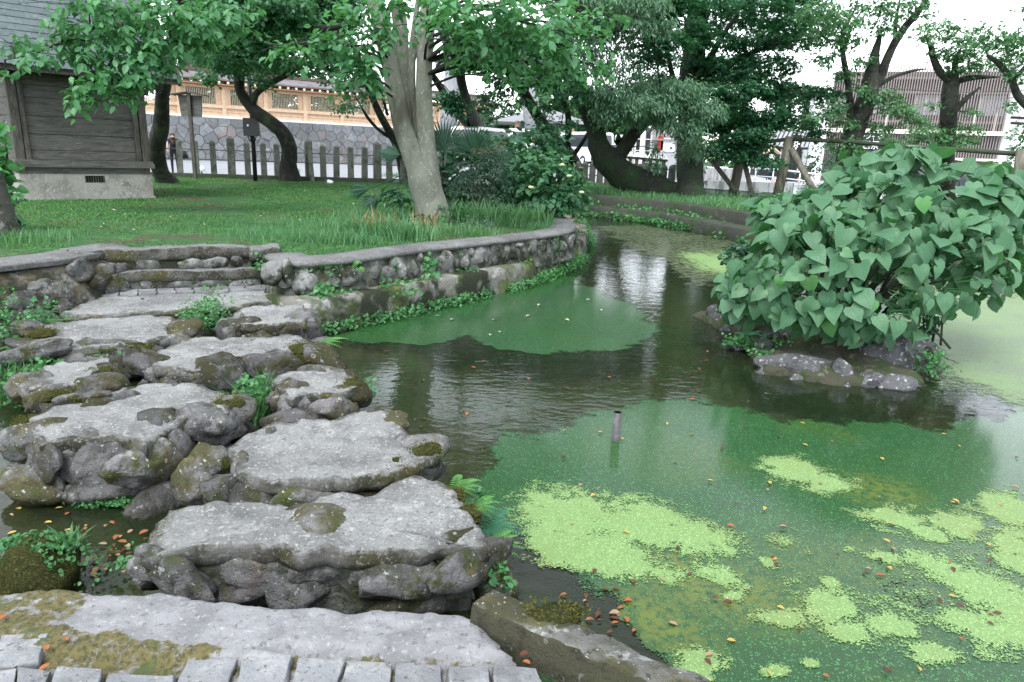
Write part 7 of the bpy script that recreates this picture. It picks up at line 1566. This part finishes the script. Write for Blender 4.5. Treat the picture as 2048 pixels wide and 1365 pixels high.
# ferns
def fern(label, base, n, L, mat, az0=0, spread=6.28, rise=.75):
    t = thing('fern', label, 'fern', base, 'ferns growing among the stones')
    for k in range(n):
        a = az0+spread*(k+random.uniform(-.3, .3))/n; Lk = L*random.uniform(.7, 1.1); out = Vector((math.cos(a), math.sin(a), 0)); V = []; Fq = []; m_ = 15
        sd_ = Vector((-out.y, out.x, 0)); prev = None
        for j in range(m_+1):
            u = j/m_; p = out*(Lk*u*.85)+Vector((0, 0, Lk*(rise*u-.75*rise*u*u*1.25))); w = Lk*.2*math.sin(math.pi*min(1, .12+u*.9))**.8*(1-u*.55)
            for sg in (-1, 1):
                b = len(V); q = p+sd_*sg*w+out*w*.45-Vector((0, 0, w*.25)); h_ = out*Lk*.021
                V += [p-h_, p.lerp(q, .5)-h_*1.1, q, p.lerp(q, .5)+h_*1.1+Vector((0, 0, .003)), p+h_]; Fq.append((b, b+1, b+2, b+3, b+4) if sg > 0 else (b+4, b+3, b+2, b+1, b))
        me = bpy.data.meshes.new('frond'); me.from_pydata([tuple(v) for v in V], [], Fq); link('frond', me, LM[mat], t)
    return t
fern('upright bright fern at the back corner of the nearest slab beside the pond', P(905, 985, -.08), 7, .2, 'fern', -.9, 2.6)
fern('bright fern hanging over the mossy pond corner of the nearest slab', P(945, 1020, -.1), 6, .2, 'fern', -1.4, 2.6)
fern('deep green fern spreading over the pond weed beside the nearest slab', P(965, 1060, -.2), 9, .26, 'fern2', -1.2, 2.8, .5)
fern('yellow green fern low beside the big dark boulder of the nearest slab', P(975, 1090, -.16), 8, .2, 'fern', -1.7, 2.8, .4)
fern('small fern in the crack between the nearest slab and the near paving', P(890, 1185, -.3), 6, .14, 'fern2', -.5, 3)
fern('fern fanning over the water from the rounded end stone of the wide slab', P(630, 690, -.12), 7, .36, 'fern', -1.2, 2.4, .5)
fern('bright little fern between the small slab and the wide slab', P(690, 750-20, -.25)+Vector((-.9, .1, .05)), 6, .2, 'fern', 0, 6.2)
fern('bright fern growing out of the gap behind the small chipped slab', P(255, 705, -.2), 7, .26, 'fern', -.8, 3.4)
fern('arching fern at the end of the paved landing by the curved wall', P(570, 605, -.1), 7, .3, 'fern', -1.5, 3)
fern('two toned fern below the mossy boulder wall at the side channel', P(52, 700, -.25), 9, .38, 'fern', -2.4, 3.4)
fern('ragged fern against the boulder wall near the frame edge', P(2, 740, -.3), 8, .42, 'fern2', -2, 3.4)
fern('fern growing at the foot of the boulder wall beside the long slab', P(120, 645, -.12), 8, .26, 'fern', -2.4, 3)
fern('fern clump at the island shore between the small rounded rock and island tip', P(1490, 672, WATER+.2), 8, .26, 'fern2', -2.6, 3.4)
fern('fern on the stones by the channel below the cracked slab end', P(185, 770, -.3), 7, .26, 'fern', -2, 3)
# climbing plants on the wall
def wallplant(label, px, py, w_, h, n, size, mat, tpl='broad', ref=None):
    c = on_wall(px, py, ref or tl[12], (tl[16]-tl[10]).normalized()); t = thing('wall_plant', label, 'wall plant', c, 'plants rooted in the curved wall')
    q = rng.normal(size=(n, 3))*np.array([w_*.45, .03, h*.45])+np.array([0, -.09, 0]); mb = MB()
    for _ in range(6): e = Vector((random.uniform(-w_, w_)*.7, -.08, random.uniform(-h, h)*.7)); mb.tube([c, c+e*.5+Vector((0, -.05, 0)), c+e], .004, 4, False)
    mb.build('stem', BK['grey'], t); d = nrm(rng.normal(size=(n, 3))*.6+np.array([0, -.3, -.7])); nn_ = nrm(rng.normal(size=(n, 3))*.4+np.array([.2, -1, .5]))
    leaf_obj('foliage', np.array(c)+q, d, nn_, size*rng.uniform(.6, 1.3, n), tpl, LM[mat], t, 'stuff')
for a in (('heart leaved climber hanging on the middle of the curved wall', 862, 535, .14, .24, 80, .075, 'cress'), ('small pale leaved plant in the stones near the wall corner', 713, 538, .1, .12, 40, .06, 'fern'), ('leafy creeper trailing from the ledge to the water', 775, 590, .2, .3, 170, .055, 'cress'), ('low round leaved plant at the start of the ledge', 650, 575, .12, .08, 36, .075, 'cress'), ('tall thin weed on the ledge near the far bend', 1095, 520, .08, .2, 50, .06, 'cress'), ('little fern like plant under the coping near the bend', 1075, 492, .08, .16, 60, .05, 'fern')):
    c = a[0]; wallplant(c, *a[1:])
# mossy mound with weeds at the side channel
mo = P(75, 1142, WATER+.06); tag(lump(None, mo+Vector((0, 0, .0)), (.26, .17, .15), M['moss'], 'moss_mound', 31, 3, .3), 'rounded moss mound with little weeds in the side channel', 'moss mound')
q = rng.normal(size=(900, 3))*np.array([.12, .09, .01]); p = np.array(mo)+q; r2_ = (q[:, 0]/.26)**2+(q[:, 1]/.17)**2; p[:, 2] = mo.z+.15*np.sqrt(np.clip(1-r2_, 0, 1))+.01; weeds('mound_weeds', p, .022, 'cress')
q = rng.normal(size=(40, 2))*.03; c = mo+Vector((.13, .05, .1)); blades('mound_grass', c.x+q[:, 0], c.y+q[:, 1], np.full(40, c.z), rng.uniform(.06, .12, 40), LM['tall'], 2.2, .9)
rk = rock(None, P(215, 985, WATER+.03), (.24, .13, .1), k=4, rz=.3); tag(rk, 'low mossy stone fringed with bright cress in the side channel', 'rock')
p = np.array(P(215, 1000, WATER+.03))+rng.normal(size=(700, 3))*np.array([.12, .03, .012]); weeds('channel_cress', p, .02, 'cress')
for px, py, s3, lab in ((1005, 1175, (.07, .07, .09), 'grey round stone in the water beside the nearest slab'), (755, 860, (.0, 0, 0), None)):
    if lab: tag(rock(None, P(px, py, WATER+.06), s3, k=2), lab, 'rock')

# ---------------------------------------------------------------- pond weed
def weedmat(name, a, b_, c, rough, spec, coat=0, alg=True):
    mt, nt, bs = newmat(name)
    at = N(nt, 'ShaderNodeAttribute', attribute_name='cover'); al = N(nt, 'ShaderNodeAttribute', attribute_name='algae')
    g = N(nt, 'ShaderNodeNewGeometry')
    def nz(sc_, det=3):
        n = N(nt, 'ShaderNodeTexNoise'); n.inputs['Scale'].default_value = sc_; n.inputs['Detail'].default_value = det; n.inputs['Roughness'].default_value = .6; nt.links.new(g.outputs['Position'], n.inputs['Vector']); return n.outputs['Fac']
    def math_(op, x, y):
        m_ = N(nt, 'ShaderNodeMath', operation=op)
        for i, q in enumerate((x, y)):
            if isinstance(q, (int, float)): m_.inputs[i].default_value = q
            else: nt.links.new(q, m_.inputs[i])
        return m_.outputs[0]
    vor = N(nt, 'ShaderNodeTexVoronoi'); vor.inputs['Scale'].default_value = 150; nt.links.new(g.outputs['Position'], vor.inputs['Vector']); sv = N(nt, 'ShaderNodeSeparateColor'); nt.links.new(vor.outputs['Color'], sv.inputs[0])
    s_ = math_('ADD', math_('ADD', at.outputs['Fac'], math_('MULTIPLY', math_('SUBTRACT', nz(9, 6), .5), 1.25)), math_('ADD', math_('MULTIPLY', math_('SUBTRACT', sv.outputs[0], .5), .42), math_('MULTIPLY', math_('SUBTRACT', nz(40), .5), .5)))
    mr = N(nt, 'ShaderNodeMapRange'); mr.inputs['From Min'].default_value = .49; mr.inputs['From Max'].default_value = .51; nt.links.new(s_, mr.inputs['Value'])
    r_ = N(nt, 'ShaderNodeMapRange'); r_.inputs['From Min'].default_value = 0; nt.links.new(sv.outputs[1], r_.inputs['Value'])
    col = mixc(nt, r_.outputs[0], a, b_); col = mixc(nt, noise_fac(nt, 1.2, .4, .65), col, c)
    sp = N(nt, 'ShaderNodeMapRange'); sp.inputs['From Min'].default_value = .9; sp.inputs['From Max'].default_value = .92; nt.links.new(sv.outputs[2], sp.inputs['Value'])
    col = mixc(nt, sp.outputs[0], col, tuple(x*(2.6 if alg else 1.35) for x in b_))
    if alg: col = mixc(nt, math_('MULTIPLY', al.outputs['Fac'], noise_fac(nt, 20, .35, .6)), col, (.085, .115, .014))
    nt.links.new(col, bs.inputs['Base Color']); bs.inputs['Roughness'].default_value = rough; bs.inputs['Specular IOR Level'].default_value = spec; bs.inputs['Coat Weight'].default_value = coat; bs.inputs['Coat Roughness'].default_value = .14; bs.inputs['Coat IOR'].default_value = 1.33
    bp = N(nt, 'ShaderNodeBump'); bp.inputs['Strength'].default_value = .6; bp.inputs['Distance'].default_value = .004; nt.links.new(vor.outputs['Distance'], bp.inputs['Height']); nt.links.new(bp.outputs[0], bs.inputs['Normal'])
    tr = N(nt, 'ShaderNodeBsdfTransparent'); mx = N(nt, 'ShaderNodeMixShader'); nt.links.new(mr.outputs[0], mx.inputs[0]); nt.links.new(tr.outputs[0], mx.inputs[1]); nt.links.new(bs.outputs[0], mx.inputs[2]); nt.links.new(mx.outputs[0], nt.nodes['Material Output'].inputs[0])
    return mt
W1 = weedmat('green_pond_weed', (.0065, .037, .0105), (.018, .072, .021), (.014, .058, .012), .5, .15, 1.0)
W2 = weedmat('lime_duckweed', (.115, .205, .07), (.18, .29, .11), (.15, .225, .08), .6, .3, alg=False)
def blob(X, Y_, L): return np.max(np.stack([1-np.hypot((X-a)/rx, ((Y_-b_)-sl*(X-a))/ry) for a, b_, rx, ry, sl in L]), 0)
def mat_sheet(name, x0, x1, y0, y1, st, fn_, z, mat, th=-.12):
    gx, gy = np.meshgrid(np.arange(x0, x1, st), np.arange(y0, y1, st)); X, Yp = proj(gx, gy, np.full(gx.shape, WATER)); cov, alg = fn_(gx, gy, X, Yp)
    ids = np.arange(gx.size).reshape(gx.shape); ok = cov > th; ok &= inpoly(gx, gy, pit)
    of = ok[:-1, :-1] | ok[:-1, 1:] | ok[1:, 1:] | ok[1:, :-1]; ff = np.stack([ids[:-1, :-1], ids[:-1, 1:], ids[1:, 1:], ids[1:, :-1]], -1)[of]
    us, inv = np.unique(ff, return_inverse=True); c = np.array([gx.ravel()[us].mean(), gy.ravel()[us].mean(), z]); v = np.stack([gx.ravel()[us], gy.ravel()[us], np.full(len(us), z)], -1)-c
    o = link(name, arr_mesh(name, v, inv.reshape(-1, 4), True, {'cover': cov.ravel()[us], 'algae': alg.ravel()[us]}), mat, None, tuple(c)); o['kind'] = 'stuff'; return o
MA = [(690, 668), (720, 686), (830, 691), (895, 686), (930, 673), (958, 673), (948, 682), (990, 696), (1060, 703), (1170, 707), (1232, 704), (1262, 690), (1300, 668), (1302, 640), (1270, 610), (1220, 592), (1180, 578), (1150, 560), (1120, 548), (1050, 565), (900, 600), (720, 648)]
MBp = [(935, 990), (952, 955), (992, 930), (986, 900), (1002, 880), (1060, 872), (1110, 852), (1180, 832), (1262, 800), (1380, 802), (1482, 817), (1560, 842), (1622, 840), (1740, 852), (1800, 848), (1872, 862), (1935, 850), (2060, 815), (2500, 900), (2500, 2600), (1700, 2600), (1420, 1420), (1290, 1290), (1180, 1200), (1080, 1130), (1010, 1080)]
def wpoly(L): return [tuple(P(a, b_, WATER))[:2] for a, b_ in L]
WA = wpoly(MA); WBp = [tuple(P(a, b_, WATER))[:2] for a, b_ in MBp[:18]]+[(3.9, 3.2), (4.4, .2), (2.4, -.9), (1.0, 1.2), tuple(P(1300, 1290, WATER))[:2], tuple(P(1180, 1200, WATER))[:2], tuple(P(1080, 1130, WATER))[:2], tuple(P(1010, 1080, WATER))[:2]]
def cov_poly(poly, soft, jag):
    def f(gx, gy, X, Yp):
        d = polydist(gx, gy, poly); s_ = np.where(inpoly(gx, gy, poly), d, -d)+jag*(fbm(gx, gy, 3.2, 20)-.5)+jag*.5*(fbm(gx, gy, 11, 27)-.5)
        return .5+np.clip(s_/soft, -1.6, 1.6), 0*gx
    return f
def fB(gx, gy, X, Yp):
    c, _ = cov_poly(WBp, .16, .36)(gx, gy, X, Yp)
    c = c-1.2*smoothstep(-.1, .75, blob(X, Yp, [(1190, 1270, 170, 80, .45), (1090, 1150, 80, 60, .5)]))-1.0*smoothstep(.0, .5, blob(X, Yp, [(1815, 1195, 100, 55, .3), (1600, 1085, 90, 30, .1)]))
    c = c-.75*smoothstep(-.4, .9, blob(X, Yp, [(1700, 1190, 520, 150, .1)]))*fbm(gx, gy, 1.5, 33)
    return np.minimum(c, 1.6), .3*smoothstep(.45, .7, fbm(gx, gy, 1.6, 51))*smoothstep(1150, 1500, X)+.9*smoothstep(-.2, .8, blob(X, Yp, [(1420, 1175, 240, 80, .35), (1760, 985, 130, 40, .2), (1330, 1250, 140, 70, .4)]))
mat_sheet('pond_weed', -2.2, 2.2, 6.8, 14.5, .05, lambda a, b_, X, Yp: cov_poly(WA, .2, .5)(a, b_, X, Yp), WATER+.004, W1)
mat_sheet('pond_weed', -.6, 4.6, -.4, 6.6, .03, fB, WATER+.004, W1)
WC = wpoly([(1200, 452), (1290, 452), (1420, 473), (1500, 492), (1470, 560), (1390, 572), (1330, 525), (1250, 490)])
mat_sheet('pond_scum', 1.0, 8.5, 10, 24, .1, lambda a, b_, X, Yp: (np.minimum(cov_poly(WC, .5, .8)(a, b_, X, Yp)[0], .62)-.2*fbm(a, b_, 1.2, 5), .4+0*a), WATER+.004, weedmat('pond_scum', (.06, .07, .05), (.09, .11, .07), (.05, .08, .04), .5, .4))
LB = [(1150, 1035, 120, 70, .1), (1270, 1050, 130, 55, .25), (1220, 1110, 150, 50, .25), (1380, 1080, 110, 45, .3), (1430, 1150, 70, 35, .3), (1110, 1085, 70, 50, .2), (1340, 1150, 60, 35, .2), (1600, 945, 74, 30, .15), (1655, 968, 60, 24, .1),
      (1790, 1040, 60, 18, .2), (1860, 1070, 45, 16, .2), (1765, 1118, 60, 18, .2), (1925, 1060, 60, 32, .3), (2005, 1015, 75, 38, .25), (2035, 1100, 70, 50, .3), (1885, 1140, 90, 26, .3), (1965, 1180, 110, 38, .35), (1560, 1238, 65, 18, .1), (1660, 1215, 60, 36, .2), (1700, 1268, 60, 22, .1), (1780, 1255, 70, 26, .2), (1865, 1310, 85, 28, .15), (1965, 1262, 90, 38, .3), (2040, 1250, 70, 70, .3), (1400, 1318, 62, 30, .2), (1390, 1345, 40, 20, .3), (1540, 1130, 26, 14, .2), (1660, 1165, 26, 12, .2), (1465, 1195, 30, 10, .2), (1700, 1100, 30, 10, .1), (1620, 1330, 20, 12, 0), (1550, 1345, 26, 14, 0)]
def fL(gx, gy, X, Yp):
    c = blob(X, Yp, LB); c = np.maximum(c, -.2+.12*smoothstep(0, .5, blob(X, Yp, [(1820, 1180, 420, 230, .2), (1330, 1130, 260, 110, .3)]))-.9*(1-smoothstep(0, .4, blob(X, Yp, [(1820, 1180, 420, 230, .2), (1330, 1130, 260, 110, .3)])))); return np.clip(.34+.8*c+.75*(fbm(gx, gy, 3.2, 41)-.5)+.4*(fbm(gx, gy, 13, 44)-.5), -.6, 1.25), 0*gx
mat_sheet('lime_duckweed', -.4, 3.6, .2, 4.6, .025, fL, WATER+.008, W2, -.2)
def fR(gx, gy, X, Yp):
    c = blob(X, Yp, [(1990, 665, 190, 105, .1), (2080, 760, 150, 60, .2), (1960, 745, 70, 25, .2), (2150, 660, 260, 120, 0)]); return np.clip(.5+.8*c+.25*(fbm(gx, gy, 2, 43)-.5), -.6, 1.2), 0*gx
mat_sheet('lime_duckweed', 3.6, 9.5, 5.4, 14, .05, fR, WATER+.005, weedmat('pale_duckweed', (.11, .18, .075), (.16, .24, .11), (.12, .17, .1), .5, .4, alg=False), -.2)
def fC(gx, gy, X, Yp):
    c = blob(X, Yp, [(1440, 528, 80, 26, .1), (1400, 515, 50, 10, .1)]); return np.clip(.35+.7*c, -.6, 1.1), 0*gx
mat_sheet('lime_duckweed', 2.0, 6, 10, 17, .06, fC, WATER+.008, W2, -.2)

# ---------------------------------------------------------------- fallen leaves, one object each
FM = {'orange': surf('fallen_orange', (.24, .085, .03), rough=.6), 'yellow': surf('fallen_yellow', (.38, .26, .06), rough=.6), 'brown': surf('fallen_brown', (.085, .032, .018), rough=.6), 'tan': surf('fallen_tan', (.26, .17, .11), rough=.6), 'pale': surf('fallen_pale', (.4, .38, .31), rough=.6)}
T = np.array([[0, 0, 0], [.12, .1, .03], [.21, .28, .05], [.24, .5, .05], [.17, .76, .02], [0, 1, -.08], [-.17, .76, .02], [-.24, .5, .05], [-.21, .28, .05], [-.12, .1, .03], [0, .3, -.01], [0, .65, -.02]]); Fc = [[0, 1, 2, 10], [10, 2, 3, 11], [11, 3, 4, 5], [11, 5, 6, 7], [10, 11, 7, 8], [0, 10, 8, 9]]; FLM = {}
for c in FM:
    for v_ in range(2):
        Tv = np.array(T)*np.array([1.2, 1, 1]); Tv[:, 2] = Tv[:, 2]*(1.2+2*v_)+.1*v_*(Tv[:, 1]-.4)**2*3+.03; me = arr_mesh('fallen_leaf', Tv, np.asarray(Fc)); me.materials.append(FM[c]); FLM[c, v_] = me
LMK = [((1235, 880), 'near the standing pipe'), ((1140, 1040), 'on the largest lime duckweed patch'), ((1340, 1110), 'at the frayed largest lime edge'), ((1620, 950), 'by the small lime patch beyond the pipe'), ((1420, 1180), 'on the yellow algae by the kerb'), ((1330, 1270), 'in the shallow kerb corner'), ((1600, 1085), 'in the dark gap between lime patches'), ((1720, 985), 'on olive algae past the small lime patch'), ((1660, 1230), 'among the scattered lime islets'), ((1815, 1195), 'beside the clear hole in the weed'), ((1900, 1120), 'along the long lime streak'), ((1990, 1020), 'between lime clumps at the frame edge'), ((1500, 860), 'on the dark weed below the island'), ((1850, 900), 'on plain weed past the island reflection'), ((1450, 1320), 'near the last lime patch against the kerb'), ((1880, 1310), 'by the lowest lime patch')]
def fallen(c, p, s, where):
    if 'weed mat around' in where:
        X_, Y_ = proj(np.array([p.x]), np.array([p.y]), np.array([p.z])); where = min(LMK, key=lambda q: math.hypot(q[0][0]-X_[0], (q[0][1]-Y_[0])*1.6))[1]
    where = where.replace('adrift on the open pond water', random.choice(['adrift on open water', 'adrift on open water'])+(' near the stepping stones' if p.x < .1 else ' near the island' if p.x > 1.4 else ' between the two weed mats'))
    if 'heaped' in where: where = where.replace('heaped in the side channel by the moss mound', 'heaped in side channel'); where += ' nearest the slab' if p.x > -1.45 else ' by the mound tuft' if p.y < 2.6 else ' away from paving'
    if 'shaded lawn' in where: where += ' near the granite posts' if p.y > 17 else ' near the steps' if p.x < -2.6 else ' near the forked trunk'
    if s > .047: c_ = 'large '+c
    elif s < .03: c_ = 'tiny '+c
    else: c_ = c
    return fallen_(c, c_, p, s, where)
def fallen_(c, c_, p, s, where):
    o = link('fallen_leaf', FLM[c, random.randrange(2)], None, None, p, (random.uniform(-.15, .15), random.uniform(-.15, .15), random.uniform(0, 6.28)), (s, s, s)); tag(o, c_+' fallen leaf '+where, 'fallen leaf', 'fallen leaves: '+c_+' '+where)
for _ in range(46):
    px, py = random.gauss(215, 55), random.gauss(1105, 40)
    if py < 1165 and px > 130: fallen(random.choice(['brown', 'brown', 'tan', 'orange', 'brown', 'tan']), P(px, py, WATER+.012+.02*random.random()), random.uniform(.026, .052), 'heaped in the side channel by the moss mound')
for _ in range(30):
    fallen(random.choice(['brown', 'brown', 'tan', 'orange']), P(random.gauss(1190, 60), random.gauss(1230, 40), WATER+.008), random.uniform(.02, .05), 'in the shallow kerb corner')
for _ in range(14): fallen(random.choice(['orange', 'yellow', 'tan']), P(random.uniform(10, 220), random.uniform(1000, 1110), WATER+.008), random.uniform(.025, .05), 'adrift on the side channel water')
for _ in range(75):
    px, py = random.uniform(1080, 2040), random.uniform(830, 1350)
    p = P(px, py, WATER+.014)
    if inpoly(np.array([p.x]), np.array([p.y]), WBp)[0]: fallen(random.choice(['orange', 'brown', 'brown', 'brown', 'yellow', 'tan']), p, random.uniform(.022, .045), 'lying on the weed mat around the standing pipe')
for px, py in ((935, 825), (1390, 800), (1885, 868), (1605, 888), (1540, 968), (1245, 880), (1190, 990), (1600, 845), (1530, 1015), (1780, 1085)): fallen('yellow', P(px, py, WATER+.016), .04, 'lying on the weed mat around the standing pipe') if py > 830 else fallen('orange', P(px, py, WATER+.008), .05, 'adrift on the open pond water')
for _ in range(26):
    px, py = random.uniform(740, 1420), random.uniform(700, 860); p = P(px, py, WATER+.008)
    if not inpoly(np.array([p.x]), np.array([p.y]), WBp)[0] and not inpoly(np.array([p.x]), np.array([p.y]), WA)[0]: fallen(random.choice(['orange', 'brown', 'brown']), p, random.uniform(.03, .055), 'adrift on the open pond water')
for px, py in ((870, 632), (985, 640), (1080, 610), (1180, 600), (980, 672), (1000, 665), (1060, 632), (1130, 640), (1200, 620), (900, 640)): fallen('pale', P(px, py, WATER+.012), .06, 'lying on the weed mat along the curved wall')
for px, py, c in ((95, 1300, 'orange'), (100, 1328, 'orange'), (12, 1228, 'orange'), (1040, 1312, 'brown'), (1060, 1330, 'orange'), (135, 1282, 'orange')): fallen(c, P(px, py, .02), .034, 'on the near paving')
for _ in range(36):
    px, py = random.uniform(150, 800), random.uniform(375, 470); fallen('pale', P(px, py, LAWN+.05), random.uniform(.05, .09), 'scattered on the shaded lawn')
bpy.context.view_layer.update()
